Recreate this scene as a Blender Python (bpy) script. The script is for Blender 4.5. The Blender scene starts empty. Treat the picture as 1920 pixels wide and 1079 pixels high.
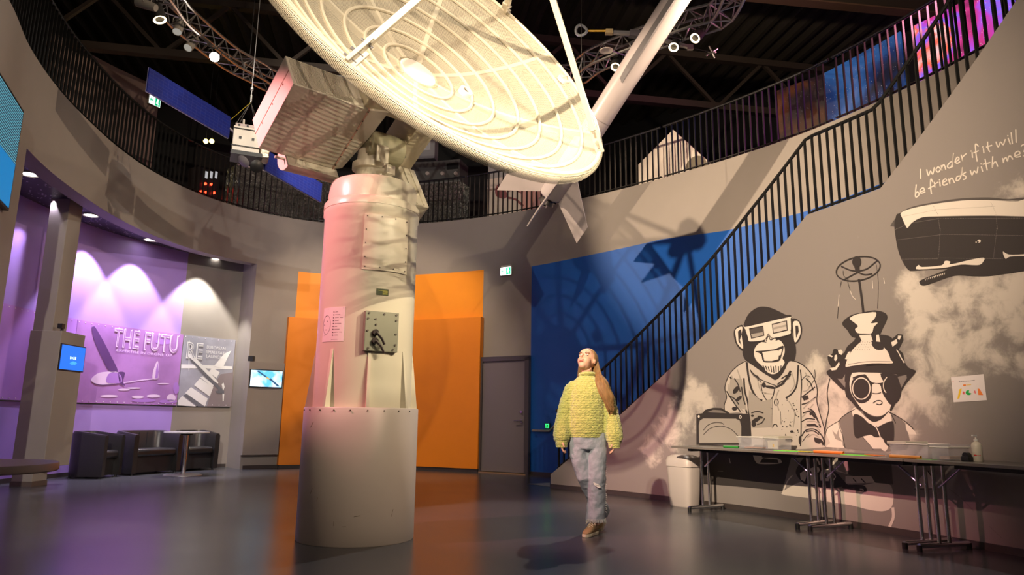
import bpy, bmesh, math, random
from mathutils import Vector, Matrix, Euler
from mathutils.geometry import tessellate_polygon
random.seed(7)
PI = math.pi
S = bpy.context.scene
COL = S.collection
V = Vector

# ------------------------------------------------------------------ camera
FPX, PITCH, ROLL, CH = 1311.25, 0.187985, 0.0137391, 1.0063
FW = V((0, math.cos(PITCH), math.sin(PITCH)))
UP0 = V((0, -math.sin(PITCH), math.cos(PITCH)))
RI0 = V((1, 0, 0))
RI = math.cos(ROLL)*RI0 + math.sin(ROLL)*UP0
UP = -math.sin(ROLL)*RI0 + math.cos(ROLL)*UP0
CAM = V((0, 0, CH))
cd = bpy.data.cameras.new('camera'); cd.sensor_width = 36; cd.lens = FPX/1920*36; cd.clip_start = .05; cd.clip_end = 100
co = bpy.data.objects.new('camera', cd); COL.objects.link(co)
m = Matrix((RI, UP, -FW)).transposed().to_4x4(); m.translation = CAM
co.matrix_world = m
S.camera = co
S.view_settings.view_transform = 'Standard'; S.view_settings.look = 'None'
S.view_settings.gamma = 1; S.view_settings.use_curve_mapping = False
S.view_settings.exposure = 0.15
S.cycles.max_bounces = 6; S.cycles.transparent_max_bounces = 12
S.cycles.sample_clamp_indirect = 4.0
w = bpy.data.worlds.new('world'); S.world = w; w.use_nodes = True
w.node_tree.nodes['Background'].inputs[0].default_value = (.012, .012, .016, 1)
w.node_tree.nodes['Background'].inputs[1].default_value = 1.0

def look(loc, tgt):
    d = (V(tgt)-V(loc)).normalized()
    return d.to_track_quat('-Z', 'Y').to_euler()
def spot(name, loc, tgt, power, color, size_deg, blend=.3, radius=.05):
    l = bpy.data.lights.new(name, 'SPOT'); l.energy = power; l.color = color
    l.spot_size = math.radians(size_deg); l.spot_blend = blend; l.shadow_soft_size = radius
    o = bpy.data.objects.new(name, l); COL.objects.link(o); o.location = loc; o.rotation_euler = look(loc, tgt)
    return o
def point(name, loc, power, color, radius=.2):
    l = bpy.data.lights.new(name, 'POINT'); l.energy = power; l.color = color; l.shadow_soft_size = radius
    o = bpy.data.objects.new(name, l); COL.objects.link(o); o.location = loc; return o
WARM = (1, .76, .52); WHITE = (1, .9, .78); PINK = (1, .42, .5); LAV = (.86, .74, 1)
spot('lamp_person_back', (2.3, 11.0, 6.7), (.2, 6.0, .5), 1100, WHITE, 52, .4, .05)
spot('lamp_mural', (-3.0, -2.2, 5.9), (2.6, 8.1, 3.1), 9500, WARM, 38, 1.0, .05)
spot('fill_person_front', (-2.8, -2.3, 5.8), (.75, 6.6, .95), 1900, (1, .84, .66), 15, .5, .04)  # extra spot added to brighten the woman
spot('lamp_blue_wall', (-4.6, 7.2, 6.3), (3.3, 11.0, 4.7), 2600, WARM, 36, .5, .04)
spot('lamp_key', (2.7, 1.6, 6.8), (-.7, 5.6, 4.2), 420, (1, .84, .6), 46, .4, .05)
spot('lamp_pink', (-4.4, 4.6, 4.6), (-1.5, 6.2, 2.5), 1100, (1, .33, .36), 40, .6, .06)
spot('lamp_back_left', (3.0, -1.8, 5.6), (-3.6, 14.5, 3.9), 1700, (1, .8, .58), 44, .6, .05)
spot('lamp_warm_right', (3.9, 1.5, 5.0), (-1.3, 6.3, 1.4), 600, (1, .76, .5), 24, .5, .035)
spot('lamp_stripes', (4.3, 3.0, 5.2), (-1.2, 6.2, 2.6), 1500, (1, .84, .56), 25, .4, .012)
spot('fill_foil', (-2.2, 5.6, 6.8), (-2.6, 16, 5.9), 700, WHITE, 50, .6, .04)  # added light that lifts the dark foil module
spot('fill_front_left', (-1.0, -2.5, 5.5), (-6.9, 10.4, 2.0), 2600, WHITE, 34, .7, .05)  # added light to brighten the left pillar, kiosk and floor
spot('lamp_left', (3.6, 7.6, 6.6), (-6.0, 9.4, 4.8), 950, WARM, 66, .5, .05)
spot('fill_satellite', (-.9, 4.1, 6.75), (-4.0, 10.0, 5.2), 700, WHITE, 26, .4, .04)  # added light that brightens the satellite body
spot('lamp_orange', (-2.9, 9.8, 6.8), (-2.9, 14.4, 1.6), 950, WARM, 62, .5, .06)
spot('fill_deck', (3.4, 8.6, 7.3), (5.5, 11.0, 9.6), 260, WARM, 130, .8, .1)  # added uplight so the deck ribs show
point('lamp_hall_fill', (.5, 1.5, 7.8), 170, (1, .85, .75), .5)
spot('lamp_galaxy_pink', (5.9, 7.6, 6.5), (3.2, 11.0, 5.6), 350, (1, .3, .45), 70, .6, .25)

# ------------------------------------------------------------------ pixel <-> world
def ray(x, y): return RI*((x-960)/FPX) + UP*((539.5-y)/FPX) + FW
def atz(x, y, z):
    d = ray(x, y); return CAM + d*((z-CH)/d.z)
def aty(x, y, Y):
    d = ray(x, y); return CAM + d*(Y/d.y)
def atpl(x, y, o, n):
    d = ray(x, y); return CAM + d*((V(o)-CAM).dot(n)/d.dot(n))

# ------------------------------------------------------------------ objects
def tag(o, label=None, cat=None, group=None, kind=None):
    if label: o['label'] = label
    if cat: o['category'] = cat
    if group: o['group'] = group
    if kind: o['kind'] = kind
    return o
def thing(name, label, cat, loc=(0, 0, 0), group=None, kind=None):
    o = bpy.data.objects.new(name, None); COL.objects.link(o); o.location = loc; o.empty_display_size = .1
    return tag(o, label, cat, group, kind)
def tree_copy(o, parent=None):
    c = o.copy(); COL.objects.link(c)
    if parent is not None: c.parent = parent
    for ch in list(o.children): tree_copy(ch, c)
    return c
class MB:
    """collects shapes in world space; build() links them as one mesh object"""
    def __init__(s): s.v = []; s.f = []; s.mi = []; s.uv = {}
    def add(s, vs, fs, mi=0):
        b = len(s.v); s.v += [V(x) for x in vs]
        for f in fs: s.f.append([b+i for i in f]); s.mi.append(mi)
        return s
    def box(s, c, d, rot=None, mi=0):
        M = rot if rot is not None else Matrix.Identity(3)
        c = V(c); h = [x/2 for x in d]
        vs = [c + M @ V((sx*h[0], sy*h[1], sz*h[2])) for sz in (-1, 1) for sy in (-1, 1) for sx in (-1, 1)]
        return s.add(vs, [(0, 2, 3, 1), (4, 5, 7, 6), (0, 1, 5, 4), (2, 6, 7, 3), (0, 4, 6, 2), (1, 3, 7, 5)], mi)
    def bar(s, a, b, w, h=None, up=(0, 0, 1), mi=0):
        a = V(a); b = V(b); d = (b-a); L = d.length
        if L < 1e-6: return s
        z = d/L; up = V(up)
        if abs(z.dot(up)) > .98: up = V((1, 0, 0))
        x = up.cross(z).normalized(); y = z.cross(x)
        return s.box((a+b)/2, (w, h or w, L), Matrix((x, y, z)).transposed(), mi)
    def cyl(s, a, b, r, r2=None, n=16, cap=True, mi=0):
        a = V(a); b = V(b); z = (b-a).normalized(); r2 = r if r2 is None else r2
        up = V((0, 0, 1)) if abs(z.z) < .98 else V((1, 0, 0))
        x = up.cross(z).normalized(); y = z.cross(x)
        vs = [p + (x*math.cos(2*PI*i/n) + y*math.sin(2*PI*i/n))*q for p, q in ((a, r), (b, r2)) for i in range(n)]
        fs = [(i, (i+1) % n, n+(i+1) % n, n+i) for i in range(n)]
        if cap: fs += [tuple(reversed(range(n))), tuple(range(n, 2*n))]
        return s.add(vs, fs, mi)
    def tube(s, pts, r, n=8, closed=False, mi=0, cap=True, flat=1.0, up0=None):
        pts = [V(p) for p in pts]; N = len(pts)
        rs = r if isinstance(r, (list, tuple)) else [r]*N
        vs = []; prev = up0
        for i, p in enumerate(pts):
            a = pts[(i-1) % N] if (closed or i > 0) else p
            b = pts[(i+1) % N] if (closed or i < N-1) else p
            t = (b-a); t = t.normalized() if t.length > 1e-9 else V((0, 0, 1))
            if prev is None: prev = V((0, 0, 1)) if abs(t.z) < .9 else V((1, 0, 0))
            x = (prev - t*prev.dot(t)); x = x.normalized() if x.length > 1e-6 else t.orthogonal().normalized()
            if up0 is None: prev = x
            y = t.cross(x)
            vs += [p + (x*math.cos(2*PI*k/n) + y*math.sin(2*PI*k/n)*flat)*rs[i] for k in range(n)]
        fs = []
        for i in range(N if closed else N-1):
            j = (i+1) % N
            fs += [(i*n+k, i*n+(k+1) % n, j*n+(k+1) % n, j*n+k) for k in range(n)]
        if not closed and cap: fs += [tuple(reversed(range(n))), tuple((N-1)*n+k for k in range(n))]
        return s.add(vs, fs, mi)
    def lathe(s, prof, o=(0, 0, 0), axis=(0, 0, 1), n=32, mi=0, a0=0, a1=2*PI):
        z = V(axis).normalized(); up = V((0, 0, 1)) if abs(z.z) < .98 else V((1, 0, 0))
        x = up.cross(z).normalized(); y = z.cross(x); o = V(o); full = abs(a1-a0-2*PI) < 1e-6
        m_ = n if full else n+1
        vs = [o + z*h + (x*math.cos(a0+(a1-a0)*i/n) + y*math.sin(a0+(a1-a0)*i/n))*r for r, h in prof for i in range(m_)]
        fs = []
        for j in range(len(prof)-1):
            for i in range(n):
                k = (i+1) % m_
                fs.append((j*m_+i, j*m_+k, (j+1)*m_+k, (j+1)*m_+i))
        return s.add(vs, fs, mi)
    def prism(s, poly, ext, mi=0):
        """poly: 3-D points of one planar face; ext: extrusion vector"""
        poly = [V(p) for p in poly]; n = len(poly); ext = V(ext)
        tr = tessellate_polygon([poly])
        vs = poly + [p+ext for p in poly]
        fs = [tuple(t) for t in tr] + [tuple(n+i for i in reversed(t)) for t in tr]
        fs += [(i, (i+1) % n, n+(i+1) % n, n+i) for i in range(n)]
        return s.add(vs, fs, mi)
    def sphere(s, c, r, n=12, m_=8, sc=(1, 1, 1), rot=None, mi=0):
        c = V(c); M = rot if rot is not None else Matrix.Identity(3); vs = []
        for j in range(m_+1):
            th = PI*j/m_
            for i in range(n):
                ph = 2*PI*i/n
                vs.append(c + M @ V((r*sc[0]*math.sin(th)*math.cos(ph), r*sc[1]*math.sin(th)*math.sin(ph), r*sc[2]*math.cos(th))))
        fs = [(j*n+i, (j+1)*n+i, (j+1)*n+(i+1) % n, j*n+(i+1) % n) for j in range(m_) for i in range(n)]
        return s.add(vs, fs, mi)
    def build(s, name, mats, parent=None, smooth=False, bevel=0, subsurf=0, fix=True, angle=40, uvf=None):
        me = bpy.data.meshes.new(name)
        o0 = V((0, 0, 0))
        if parent is not None:
            q = parent
            while q is not None: o0 = o0 + V(q.location); q = q.parent
        me.from_pydata([p-o0 for p in s.v], [], s.f)
        if not isinstance(mats, (list, tuple)): mats = [mats]
        for m_ in mats: me.materials.append(m_)
        me.polygons.foreach_set('material_index', s.mi)
        if uvf:
            uv = me.uv_layers.new(name='UVMap')
            for l in me.loops: uv.data[l.index].uv = uvf(s.v[l.vertex_index], l.vertex_index)
        if fix:
            bm = bmesh.new(); bm.from_mesh(me)
            if not uvf: bmesh.ops.remove_doubles(bm, verts=bm.verts, dist=1e-5)
            bmesh.ops.recalc_face_normals(bm, faces=bm.faces); bm.to_mesh(me); bm.free()
        me.update()
        o = bpy.data.objects.new(name, me); COL.objects.link(o)
        if parent is not None: o.parent = parent
        if bevel:
            b = o.modifiers.new('bevel', 'BEVEL'); b.width = bevel; b.segments = 2; b.limit_method = 'ANGLE'; b.angle_limit = math.radians(40)
        if subsurf:
            b = o.modifiers.new('sub', 'SUBSURF'); b.levels = b.render_levels = subsurf
        if smooth:
            me.polygons.foreach_set('use_smooth', [True]*len(me.polygons))
            try: me.set_sharp_from_angle(angle=math.radians(angle))
            except Exception: pass
        return o
def frame(x, y, z): return Matrix((V(x), V(y), V(z))).transposed()

# ------------------------------------------------------------------ materials
def mat(name, col, rough=.55, metal=0, emit=None, es=1, noise=0, nscale=6, bump=0, bscale=60, spec=.5, trans=0, alpha=1, sheen=0, coat=0):
    m_ = bpy.data.materials.new(name); m_.use_nodes = True; nt = m_.node_tree; b = nt.nodes['Principled BSDF']
    b.inputs['Base Color'].default_value = (*col, 1); b.inputs['Roughness'].default_value = rough
    b.inputs['Metallic'].default_value = metal; b.inputs['Specular IOR Level'].default_value = spec
    if coat: b.inputs['Coat Weight'].default_value = coat; b.inputs['Coat Roughness'].default_value = .12
    if trans: b.inputs['Transmission Weight'].default_value = trans
    if alpha < 1: b.inputs['Alpha'].default_value = alpha
    if sheen: b.inputs['Sheen Weight'].default_value = sheen
    if emit: b.inputs['Emission Color'].default_value = (*emit, 1); b.inputs['Emission Strength'].default_value = es
    tc = None
    if noise or bump:
        tc = nt.nodes.new('ShaderNodeTexCoord')
    if noise:
        n = nt.nodes.new('ShaderNodeTexNoise'); n.inputs['Scale'].default_value = nscale; n.inputs['Detail'].default_value = 6
        nt.links.new(tc.outputs['Object'], n.inputs['Vector'])
        mx = nt.nodes.new('ShaderNodeMix'); mx.data_type = 'RGBA'
        mx.inputs['A'].default_value = (*[c*(1-noise) for c in col], 1); mx.inputs['B'].default_value = (*[min(1, c*(1+noise)) for c in col], 1)
        nt.links.new(n.outputs['Fac'], mx.inputs['Factor']); nt.links.new(mx.outputs['Result'], b.inputs['Base Color'])
    if bump:
        n = nt.nodes.new('ShaderNodeTexNoise'); n.inputs['Scale'].default_value = bscale; n.inputs['Detail'].default_value = 3
        nt.links.new(tc.outputs['Object'], n.inputs['Vector'])
        bp = nt.nodes.new('ShaderNodeBump'); bp.inputs['Strength'].default_value = bump; bp.inputs['Distance'].default_value = .01
        nt.links.new(n.outputs['Fac'], bp.inputs['Height']); nt.links.new(bp.outputs['Normal'], b.inputs['Normal'])
    return m_
def emis(name, col, st):
    return mat(name, (0.01, .01, .01), .5, emit=col, es=st)
M = dict(
 wall=mat('grey_wall_paint', (.27, .24, .215), .6, noise=.06, nscale=3, bump=.05, bscale=200),
 orange=mat('orange_paint', (.9, .3, .008), .5, noise=.05, nscale=3),
 orange2=mat('orange_panel_paint', (.8, .24, .006), .5, noise=.05, nscale=3),
 blue=mat('blue_paint', (.004, .095, .44), .5, noise=.05, nscale=3),
 purple=mat('purple_paint', (.4, .26, .72), .55, noise=.05, nscale=3),
 black=mat('black_paint', (.012, .012, .013), .45),
 blackmetal=mat('black_metal', (.012, .012, .012), .28, spec=.6),
 base=mat('dark_baseboard', (.05, .04, .038), .4),
 dark=mat('dark_plaster', (.03, .028, .028), .8),
 white=mat('white_metal_paint', (.78, .74, .64), .35, noise=.03, nscale=4),
 cream=mat('cream_metal_paint', (.7, .65, .53), .32, noise=.04, nscale=5),
 steel=mat('brushed_steel', (.6, .6, .62), .25, metal=1),
 chrome=mat('chrome', (.75, .75, .76), .12, metal=1),
 alu=mat('aluminium', (.62, .61, .6), .38, metal=1),
 greydoor=mat('grey_door_paint', (.16, .14, .15), .45),
)
# ------------------------------------------------------------------ plan curves
class Curve:
    def __init__(s, ctl, closed=True, step=.1, smooth=True):
        P_ = []
        n = len(ctl); c = [V((x, y)) for x, y in ctl]
        for i in range(n if closed else n-1):
            if smooth:
                a, b, d, e = (c[(i-1) % n] if closed or i else c[0]), c[i], c[(i+1) % n], (c[(i+2) % n] if closed or i < n-2 else c[-1])
                for k in range(12):
                    t = k/12
                    P_.append(.5*((2*b) + (d-a)*t + (2*a-5*b+4*d-e)*t*t + (3*b-a-3*d+e)*t**3))
            else: P_.append(c[i])
        if not closed or not smooth: P_.append(c[-1] if not closed else c[0])
        if closed and smooth: P_.append(P_[0])
        L = [0]
        for a, b in zip(P_, P_[1:]): L.append(L[-1]+(b-a).length)
        s.L = L[-1]; n2 = max(2, int(round(s.L/step))); s.n = n2; s.closed = closed; s.step = s.L/n2
        s.p = []; j = 0
        for k in range(n2+1):
            t = s.L*k/n2
            while j < len(L)-2 and L[j+1] < t: j += 1
            u = (t-L[j])/max(1e-9, L[j+1]-L[j]); s.p.append(P_[j].lerp(P_[j+1], u))
    def at(s, t, off=0, z=0):
        if s.closed: t = t % s.L
        k = min(max(t/s.step, 0), s.n-1e-6); i = int(k); p = s.p[i].lerp(s.p[i+1], k-i)
        a = s.p[i-1] if i > 0 else (s.p[s.n-1] if s.closed else s.p[0])
        d0 = (s.p[i+1]-s.p[i]).normalized()
        nrm = V((-d0.y, d0.x))
        return V((p.x+nrm.x*off, p.y+nrm.y*off, z))
    def dir(s, t):
        a = s.at(t-.05); b = s.at(t+.05); return (b-a).normalized()
    def nrm(s, t):
        d = s.dir(t); return V((-d.y, d.x, 0))
    def hit(s, x, y, off=0, origin=None):
        o = CAM if origin is None else V(origin); d = ray(x, y); best = None
        pp = s.p
        if off: pp = [s.at(s.step*i, off).to_2d() for i in range(s.n+1)]
        for i in range(s.n):
            a, b = pp[i], pp[i+1]; e = b-a
            den = d.x*e.y - d.y*e.x
            if abs(den) < 1e-9: continue
            t = ((a.x-o.x)*e.y - (a.y-o.y)*e.x)/den
            u = ((a.x-o.x)*d.y - (a.y-o.y)*d.x)/den
            if t > .5 and -1e-6 <= u <= 1+1e-6 and (best is None or t < best[0]): best = (t, (i+u)*s.step)
        t, q = best
        return q, (o+d*t).z, o+d*t
OUT = Curve([(-4.85, 5.3), (-5.21, 6.5), (-5.65, 7.5), (-5.97, 8.51), (-6.17, 9.5), (-6.31, 10.69), (-6.27, 11.87), (-5.92, 13.1), (-5.2, 14.1), (-4.15, 14.75),
             (-3.08, 14.93), (-1.95, 14.7), (-.69, 14.19), (.41, 13.54), (1.4, 12.75), (2.27, 11.97), (3.02, 11.18), (3.68, 10.4), (4.22, 9.65), (4.65, 8.85),
             (5.0, 8.05), (5.25, 7.3), (5.5, 6.3), (5.7, 5.0), (5.85, 3.5), (5.9, 1.5), (5.5, -1), (4, -3), (0, -3.8), (-3.2, -2.8), (-4.0, -.5), (-4.2, 1.5), (-4.5, 3.6)])
REC = Curve([(-6.95, 7.6), (-7.3, 9.4), (-7.38, 10.45), (-7.33, 11.34), (-7.2, 12.1), (-6.75, 13.2), (-6.05, 14.25), (-5.72, 14.56)], closed=False)
# the curve runs left -> back -> right, so its left normal points into the void outside: outward = +normal
def strip(mb, cv, s0, s1, z0, z1, o0, o1, step=.1, mi=0):
    """solid wall strip along cv between offsets o0 (room side) and o1; z0/z1 numbers or functions of s"""
    n = max(1, int(math.ceil((s1-s0)/step))); f = lambda z, s_: z(s_) if callable(z) else z
    vs = []
    for i in range(n+1):
        q = s0+(s1-s0)*i/n
        a, b = f(z0, q), f(z1, q)
        vs += [cv.at(q, o0, a), cv.at(q, o0, b), cv.at(q, o1, b), cv.at(q, o1, a)]
    fs = []
    for i in range(n):
        for k in range(4): fs.append((4*i+k, 4*i+(k+1) % 4, 4*i+4+(k+1) % 4, 4*i+4+k))
    fs += [(0, 1, 2, 3), (4*n+3, 4*n+2, 4*n+1, 4*n)]
    return mb.add(vs, fs, mi)
def struct(o, label=None): pass
ZT = 5.2; ZS = 4.1; ZC = 9.6
sA = OUT.hit(50, 280)[0]; sB = OUT.hit(481, 501)[0]
sEnd = OUT.L - .01
def setting(o, label=None):
    o['kind'] = 'structure'
    if label: o['label'] = label
    return o
# floor
def vinyl():
    m_ = mat('grey_vinyl_floor', (.066, .07, .08), .3, spec=.5); nt = m_.node_tree; b = nt.nodes['Principled BSDF']
    tc = nt.nodes.new('ShaderNodeTexCoord'); n1 = nt.nodes.new('ShaderNodeTexNoise'); n1.inputs['Scale'].default_value = 1.2; n1.inputs['Detail'].default_value = 8
    n2 = nt.nodes.new('ShaderNodeTexNoise'); n2.inputs['Scale'].default_value = 160
    nt.links.new(tc.outputs['Object'], n1.inputs['Vector']); nt.links.new(tc.outputs['Object'], n2.inputs['Vector'])
    r = nt.nodes.new('ShaderNodeMapRange'); r.inputs['To Min'].default_value = .22; r.inputs['To Max'].default_value = .28
    nt.links.new(n1.outputs['Fac'], r.inputs['Value']); nt.links.new(r.outputs['Result'], b.inputs['Roughness'])
    mx = nt.nodes.new('ShaderNodeMix'); mx.data_type = 'RGBA'; mx.inputs['A'].default_value = (.055, .057, .064, 1); mx.inputs['B'].default_value = (.075, .077, .088, 1)
    nt.links.new(n2.outputs['Fac'], mx.inputs['Factor']); nt.links.new(mx.outputs['Result'], b.inputs['Base Color'])
    bp = nt.nodes.new('ShaderNodeBump'); bp.inputs['Strength'].default_value = .06; bp.inputs['Distance'].default_value = .002
    nt.links.new(n2.outputs['Fac'], bp.inputs['Height']); nt.links.new(bp.outputs['Normal'], b.inputs['Normal'])
    return m_
setting(MB().box((0, 6, -.05), (20, 24, .1)).build('floor', vinyl()))
wl = setting(strip(MB(), OUT, OUT.L-5.5, OUT.L+sA, 0, ZT, 0, .25).build('wall_left', M['wall'], smooth=True))
wb = setting(strip(MB(), OUT, sB, OUT.L-5.5, 0, ZT, 0, .25).build('wall_back', M['wall'], smooth=True))
fas = MB(); strip(fas, OUT, sA, sB, ZS, ZT, 0, .25)
setting(fas.build('trim_1', M['wall'], smooth=True), 'grey curved balcony edge above the purple seating alcove')
# recess: wall, side walls, ceiling
sPG = REC.hit(345, 560)[0]
setting(strip(MB(), REC, 0, sPG, 0, 4.3, 0, .2).build('wall_alcove', M['purple'], smooth=True), 'purple curved back wall of the seating alcove')
setting(strip(MB(), REC, sPG, REC.L, 0, 4.3, 0, .2).build('wall_alcove_end', M['wall'], smooth=True), 'grey end of the alcove wall beside the broad pillar')
a = OUT.at(sA, .24); b = REC.at(0, 0)
mb = MB(); mb.prism([V((a.x, a.y, 0)), V((b.x, b.y, 0)), V((b.x, b.y-.2, 0)), V((a.x, a.y-.2, 0))], (0, 0, 4.3)); setting(mb.build('wall_alcove_near', M['wall']))
a = OUT.at(sB, .0); b = REC.at(REC.L)
mb = MB(); mb.prism([V((a.x, a.y, 0)), V((b.x, b.y, 0)), V((b.x+.25, b.y+.25, 0)), V((a.x+.3, a.y+.25, 0))], (0, 0, 4.3)); setting(mb.build('wall_alcove_far', M['wall']))
def speckle():
    m_ = mat('dark_ceiling_painted_glints', (.03, .027, .035), .4); nt = m_.node_tree; b = nt.nodes['Principled BSDF']
    tc = nt.nodes.new('ShaderNodeTexCoord'); v = nt.nodes.new('ShaderNodeTexVoronoi'); v.inputs['Scale'].default_value = 14
    nt.links.new(tc.outputs['Object'], v.inputs['Vector'])
    c = nt.nodes.new('ShaderNodeMath'); c.operation = 'LESS_THAN'; c.inputs[1].default_value = .2; nt.links.new(v.outputs['Distance'], c.inputs[0])
    mx = nt.nodes.new('ShaderNodeMix'); mx.data_type = 'RGBA'; mx.inputs['A'].default_value = (.03, .026, .035, 1); mx.inputs['B'].default_value = (.8, .75, .8, 1)  # pale specks paint glitter reflections into the dark ceiling colour
    nt.links.new(c.outputs[0], mx.inputs['Factor']); nt.links.new(mx.outputs['Result'], b.inputs['Base Color']); return m_
vs = []; fs = []; N = 60
for i in range(N+1):
    p = OUT.at(sA-.2+(sB-sA+.3)*i/N, .2); q = REC.at(REC.L*i/N, .1)
    vs += [(p.x, p.y, 4.22), (q.x, q.y, 4.22), (q.x, q.y, 4.32), (p.x, p.y, 4.32)]
    if i: fs += [(4*i-4+k, 4*i-4+(k+1) % 4, 4*i+(k+1) % 4, 4*i+k) for k in range(4)]
setting(MB().add(vs, fs).build('ceiling_alcove', speckle()))
# upper floor slab, upper walls, ceiling
mb = MB(); strip(mb, OUT, 0, OUT.L, 4.98, ZT-.005, .1, 6.5, step=.3)
setting(mb.build('floor_upper', M['dark']))
UPW = Curve([(OUT.at(s_*OUT.L/60, 3.2).x, OUT.at(s_*OUT.L/60, 3.2).y) for s_ in range(60)], step=.3)
WUP = Curve([(OUT.at(s_*OUT.L/60, 6.4).x, OUT.at(s_*OUT.L/60, 6.4).y) for s_ in range(60)], step=.3)
setting(strip(MB(), WUP, 0, WUP.L, ZT-.3, ZC+.2, 0, .2, step=.3).build('wall_upper', mat('dark_upper_wall', (.018, .018, .02), .7)))
def deck():
    m_ = mat('black_corrugated_deck', (.09, .08, .066), .4, metal=.3); return m_
mb = MB(); dx = (atz(1490, 20, ZC)-atz(1400, 110, ZC)).normalized(); dy = V((-dx.y, dx.x, 0)); cen = V((0, 6, ZC))
prof = []
k = -18
while k < 18:
    prof += [(k, 0), (k+.1, .0), (k+.16, .12), (k+.3, .12)]; k += .36
vs = []
for u_, h in prof: vs += [cen+dy*u_-dx*18+V((0, 0, h)), cen+dy*u_+dx*18+V((0, 0, h))]
fs = [(2*i, 2*i+1, 2*i+3, 2*i+2) for i in range(len(prof)-1)]
setting(mb.add(vs, fs).build('ceiling', deck(), fix=False))
mb = MB(); mb.box((0, 6, ZC+.6), (40, 40, .1)); setting(mb.build('ceiling_roof', M['dark']))
# baseboards
mb = MB(); strip(mb, OUT, sB+.05, OUT.L*.72, 0, .07, -.015, .01); setting(mb.build('baseboard_back', M['base']))
mb = MB(); strip(mb, REC, .2, REC.L-.02, 0, .07, -.015, .01); setting(mb.build('baseboard_alcove', M['base']))

# painted / panelled areas of the back wall, 3 mm proud of the plaster
def on_out(x, y, off=0):
    s_, z_, p = OUT.hit(x, y, off); return s_, z_
s0, _ = on_out(559.5, 512); s1, zo = on_out(907, 510)
pf = setting(strip(MB(), OUT, s0, s1, 0, lambda s_: 4.06, -.004, .0).build('painted_panel', M['orange'], wb, smooth=True), 'tall orange painted field on the back wall')
s0b, zlow = on_out(541, 605, -.14); s1b, _ = on_out(899, 700, -.14)
pl = thing('orange_wall_panel', 'deep orange curved partition standing before the orange painted wall, left of the grey door', 'wall panel', OUT.at((s0b+s1b)/2, -.07, 0))
strip(MB(), OUT, s0b, s1b, .07, 3.06, -.14, -.01).build('panel_board', M['orange2'], pl, smooth=True)
strip(MB(), OUT, s0b+.02, s1b-.02, 0, .07, -.12, -.01).build('plinth', M['base'], pl)
# blue field: from the door's right edge to the right, upper edge follows the painted slope
sb0, zb0 = on_out(997, 500); sb1, zb1 = on_out(1240, 449); sb2, zb2 = on_out(1360, 433); sb3, zb3 = on_out(1500, 400)
def ztop(s_):
    xs = [(sb0, zb0), (sb1, zb1), (sb2, zb2), (sb3, zb3), (sb3+6, zb3+.3)]
    for (a, za), (b, zb) in zip(xs, xs[1:]):
        if s_ <= b: return za+(zb-za)*(s_-a)/(b-a)
    return xs[-1][1]
setting(strip(MB(), OUT, sb0, sb3+3, .07, ztop, -.004, .0).build('painted_panel', M['blue'], wb, smooth=True), 'blue painted field rising behind the stair')
# service door between the orange and the blue
sd0, _ = on_out(900, 780); sd1, _ = on_out(995, 780)
def cpt(s_, off, z): return OUT.at(s_, off, z)
d0 = cpt(sd0, 0, 0); d1 = cpt(sd1, 0, 0); dd = (d1-d0).normalized(); dn = V((dd.y, -dd.x, 0)); W_ = (d1-d0).length
door = MB(); RM = frame(dd, -dn, (0, 0, 1))
door.box((d0+d1)/2+V((0, 0, 1.1))-dn*-.03, (W_-.18, .05, 2.13), RM)
door = setting(door.build('door_1', M['greydoor']), 'grey service door between orange panel and blue wall')
fm = MB()
for u_, w_ in ((.045, .09), (W_-.045, .09)): fm.box(d0+dd*u_+dn*.03+V((0, 0, 1.11)), (w_, .12, 2.22), RM)
fm.box((d0+d1)/2+dn*.03+V((0, 0, 2.2)), (W_, .12, .09), RM); fm.build('door_frame', mat('dark_door_frame', (.07, .06, .065), .4), door)
fm = MB(); fm.box((d0+d1)/2+dn*.03+V((0, 0, .012)), (W_-.1, .14, .022), RM); fm.build('threshold', mat('brass_threshold', (.6, .42, .2), .4, metal=.8), door)
hd = MB(); hp = d0+dd*(W_-.16)+dn*.08+V((0, 0, 1.0)); hd.cyl(hp, hp+dn*.05, .012); hd.cyl(hp+dn*.05, hp+dn*.05-dd*.13, .011); hd.cyl(hp-dn*.01, hp+dn*.01, .028)
hd.build('door_handle', M['chrome'], door, smooth=True)
hd = MB(); hp = hp+V((0, 0, .17)); hd.cyl(hp-dn*.01, hp+dn*.015, .026, n=20); hd.build('door_lock', M['chrome'], door, smooth=True)

# ------------------------------------------------------------------ stair wall (part of a cylinder)
SC = V((-8.27, 1.483)); SR = 13.09
def scyl(th, r, z=0): return V((SC.x+r*math.cos(th), SC.y+r*math.sin(th), z))
def shit(x, y, r=SR):
    d = ray(x, y); o = V((-SC.x, -SC.y)); a = d.x**2+d.y**2; b = 2*(o.x*d.x+o.y*d.y); c = o.x**2+o.y**2-r*r
    t = (-b+math.sqrt(b*b-4*a*c))/(2*a); p = CAM+d*t
    return math.atan2(p.y-SC.y, p.x-SC.x), p.z
prof = [shit(*q) for q in [(1032.6, 890), (1072, 856.7), (1160, 781), (1260, 688), (1329, 620), (1402, 535.7), (1513, 403), (1651, 353), (1692, 300), (1753, 218.4), (1843, 92.7), (1906, 0)]]
th0 = prof[0][0]; zl = prof[0][1]
sl = (prof[-1][1]-prof[7][1])/(prof[-1][0]-prof[7][0])
tE = prof[-1][0]+(5.2-prof[-1][1])/sl
prof += [(tE, 5.2), (math.radians(-6), 5.2)]
def stz(th):
    for (a, za), (b, zb) in zip(prof, prof[1:]):
        if th >= b: return za+(zb-za)*(th-a)/(b-a)
    return 5.2
GR = .25/SR
ths = sorted(set([round(p[0], 5) for p in prof] + [k_*GR for k_ in range(int(prof[-1][0]/GR)+1, int(th0/GR)+1)]), reverse=True)
vs = []; TH = .14
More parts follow.
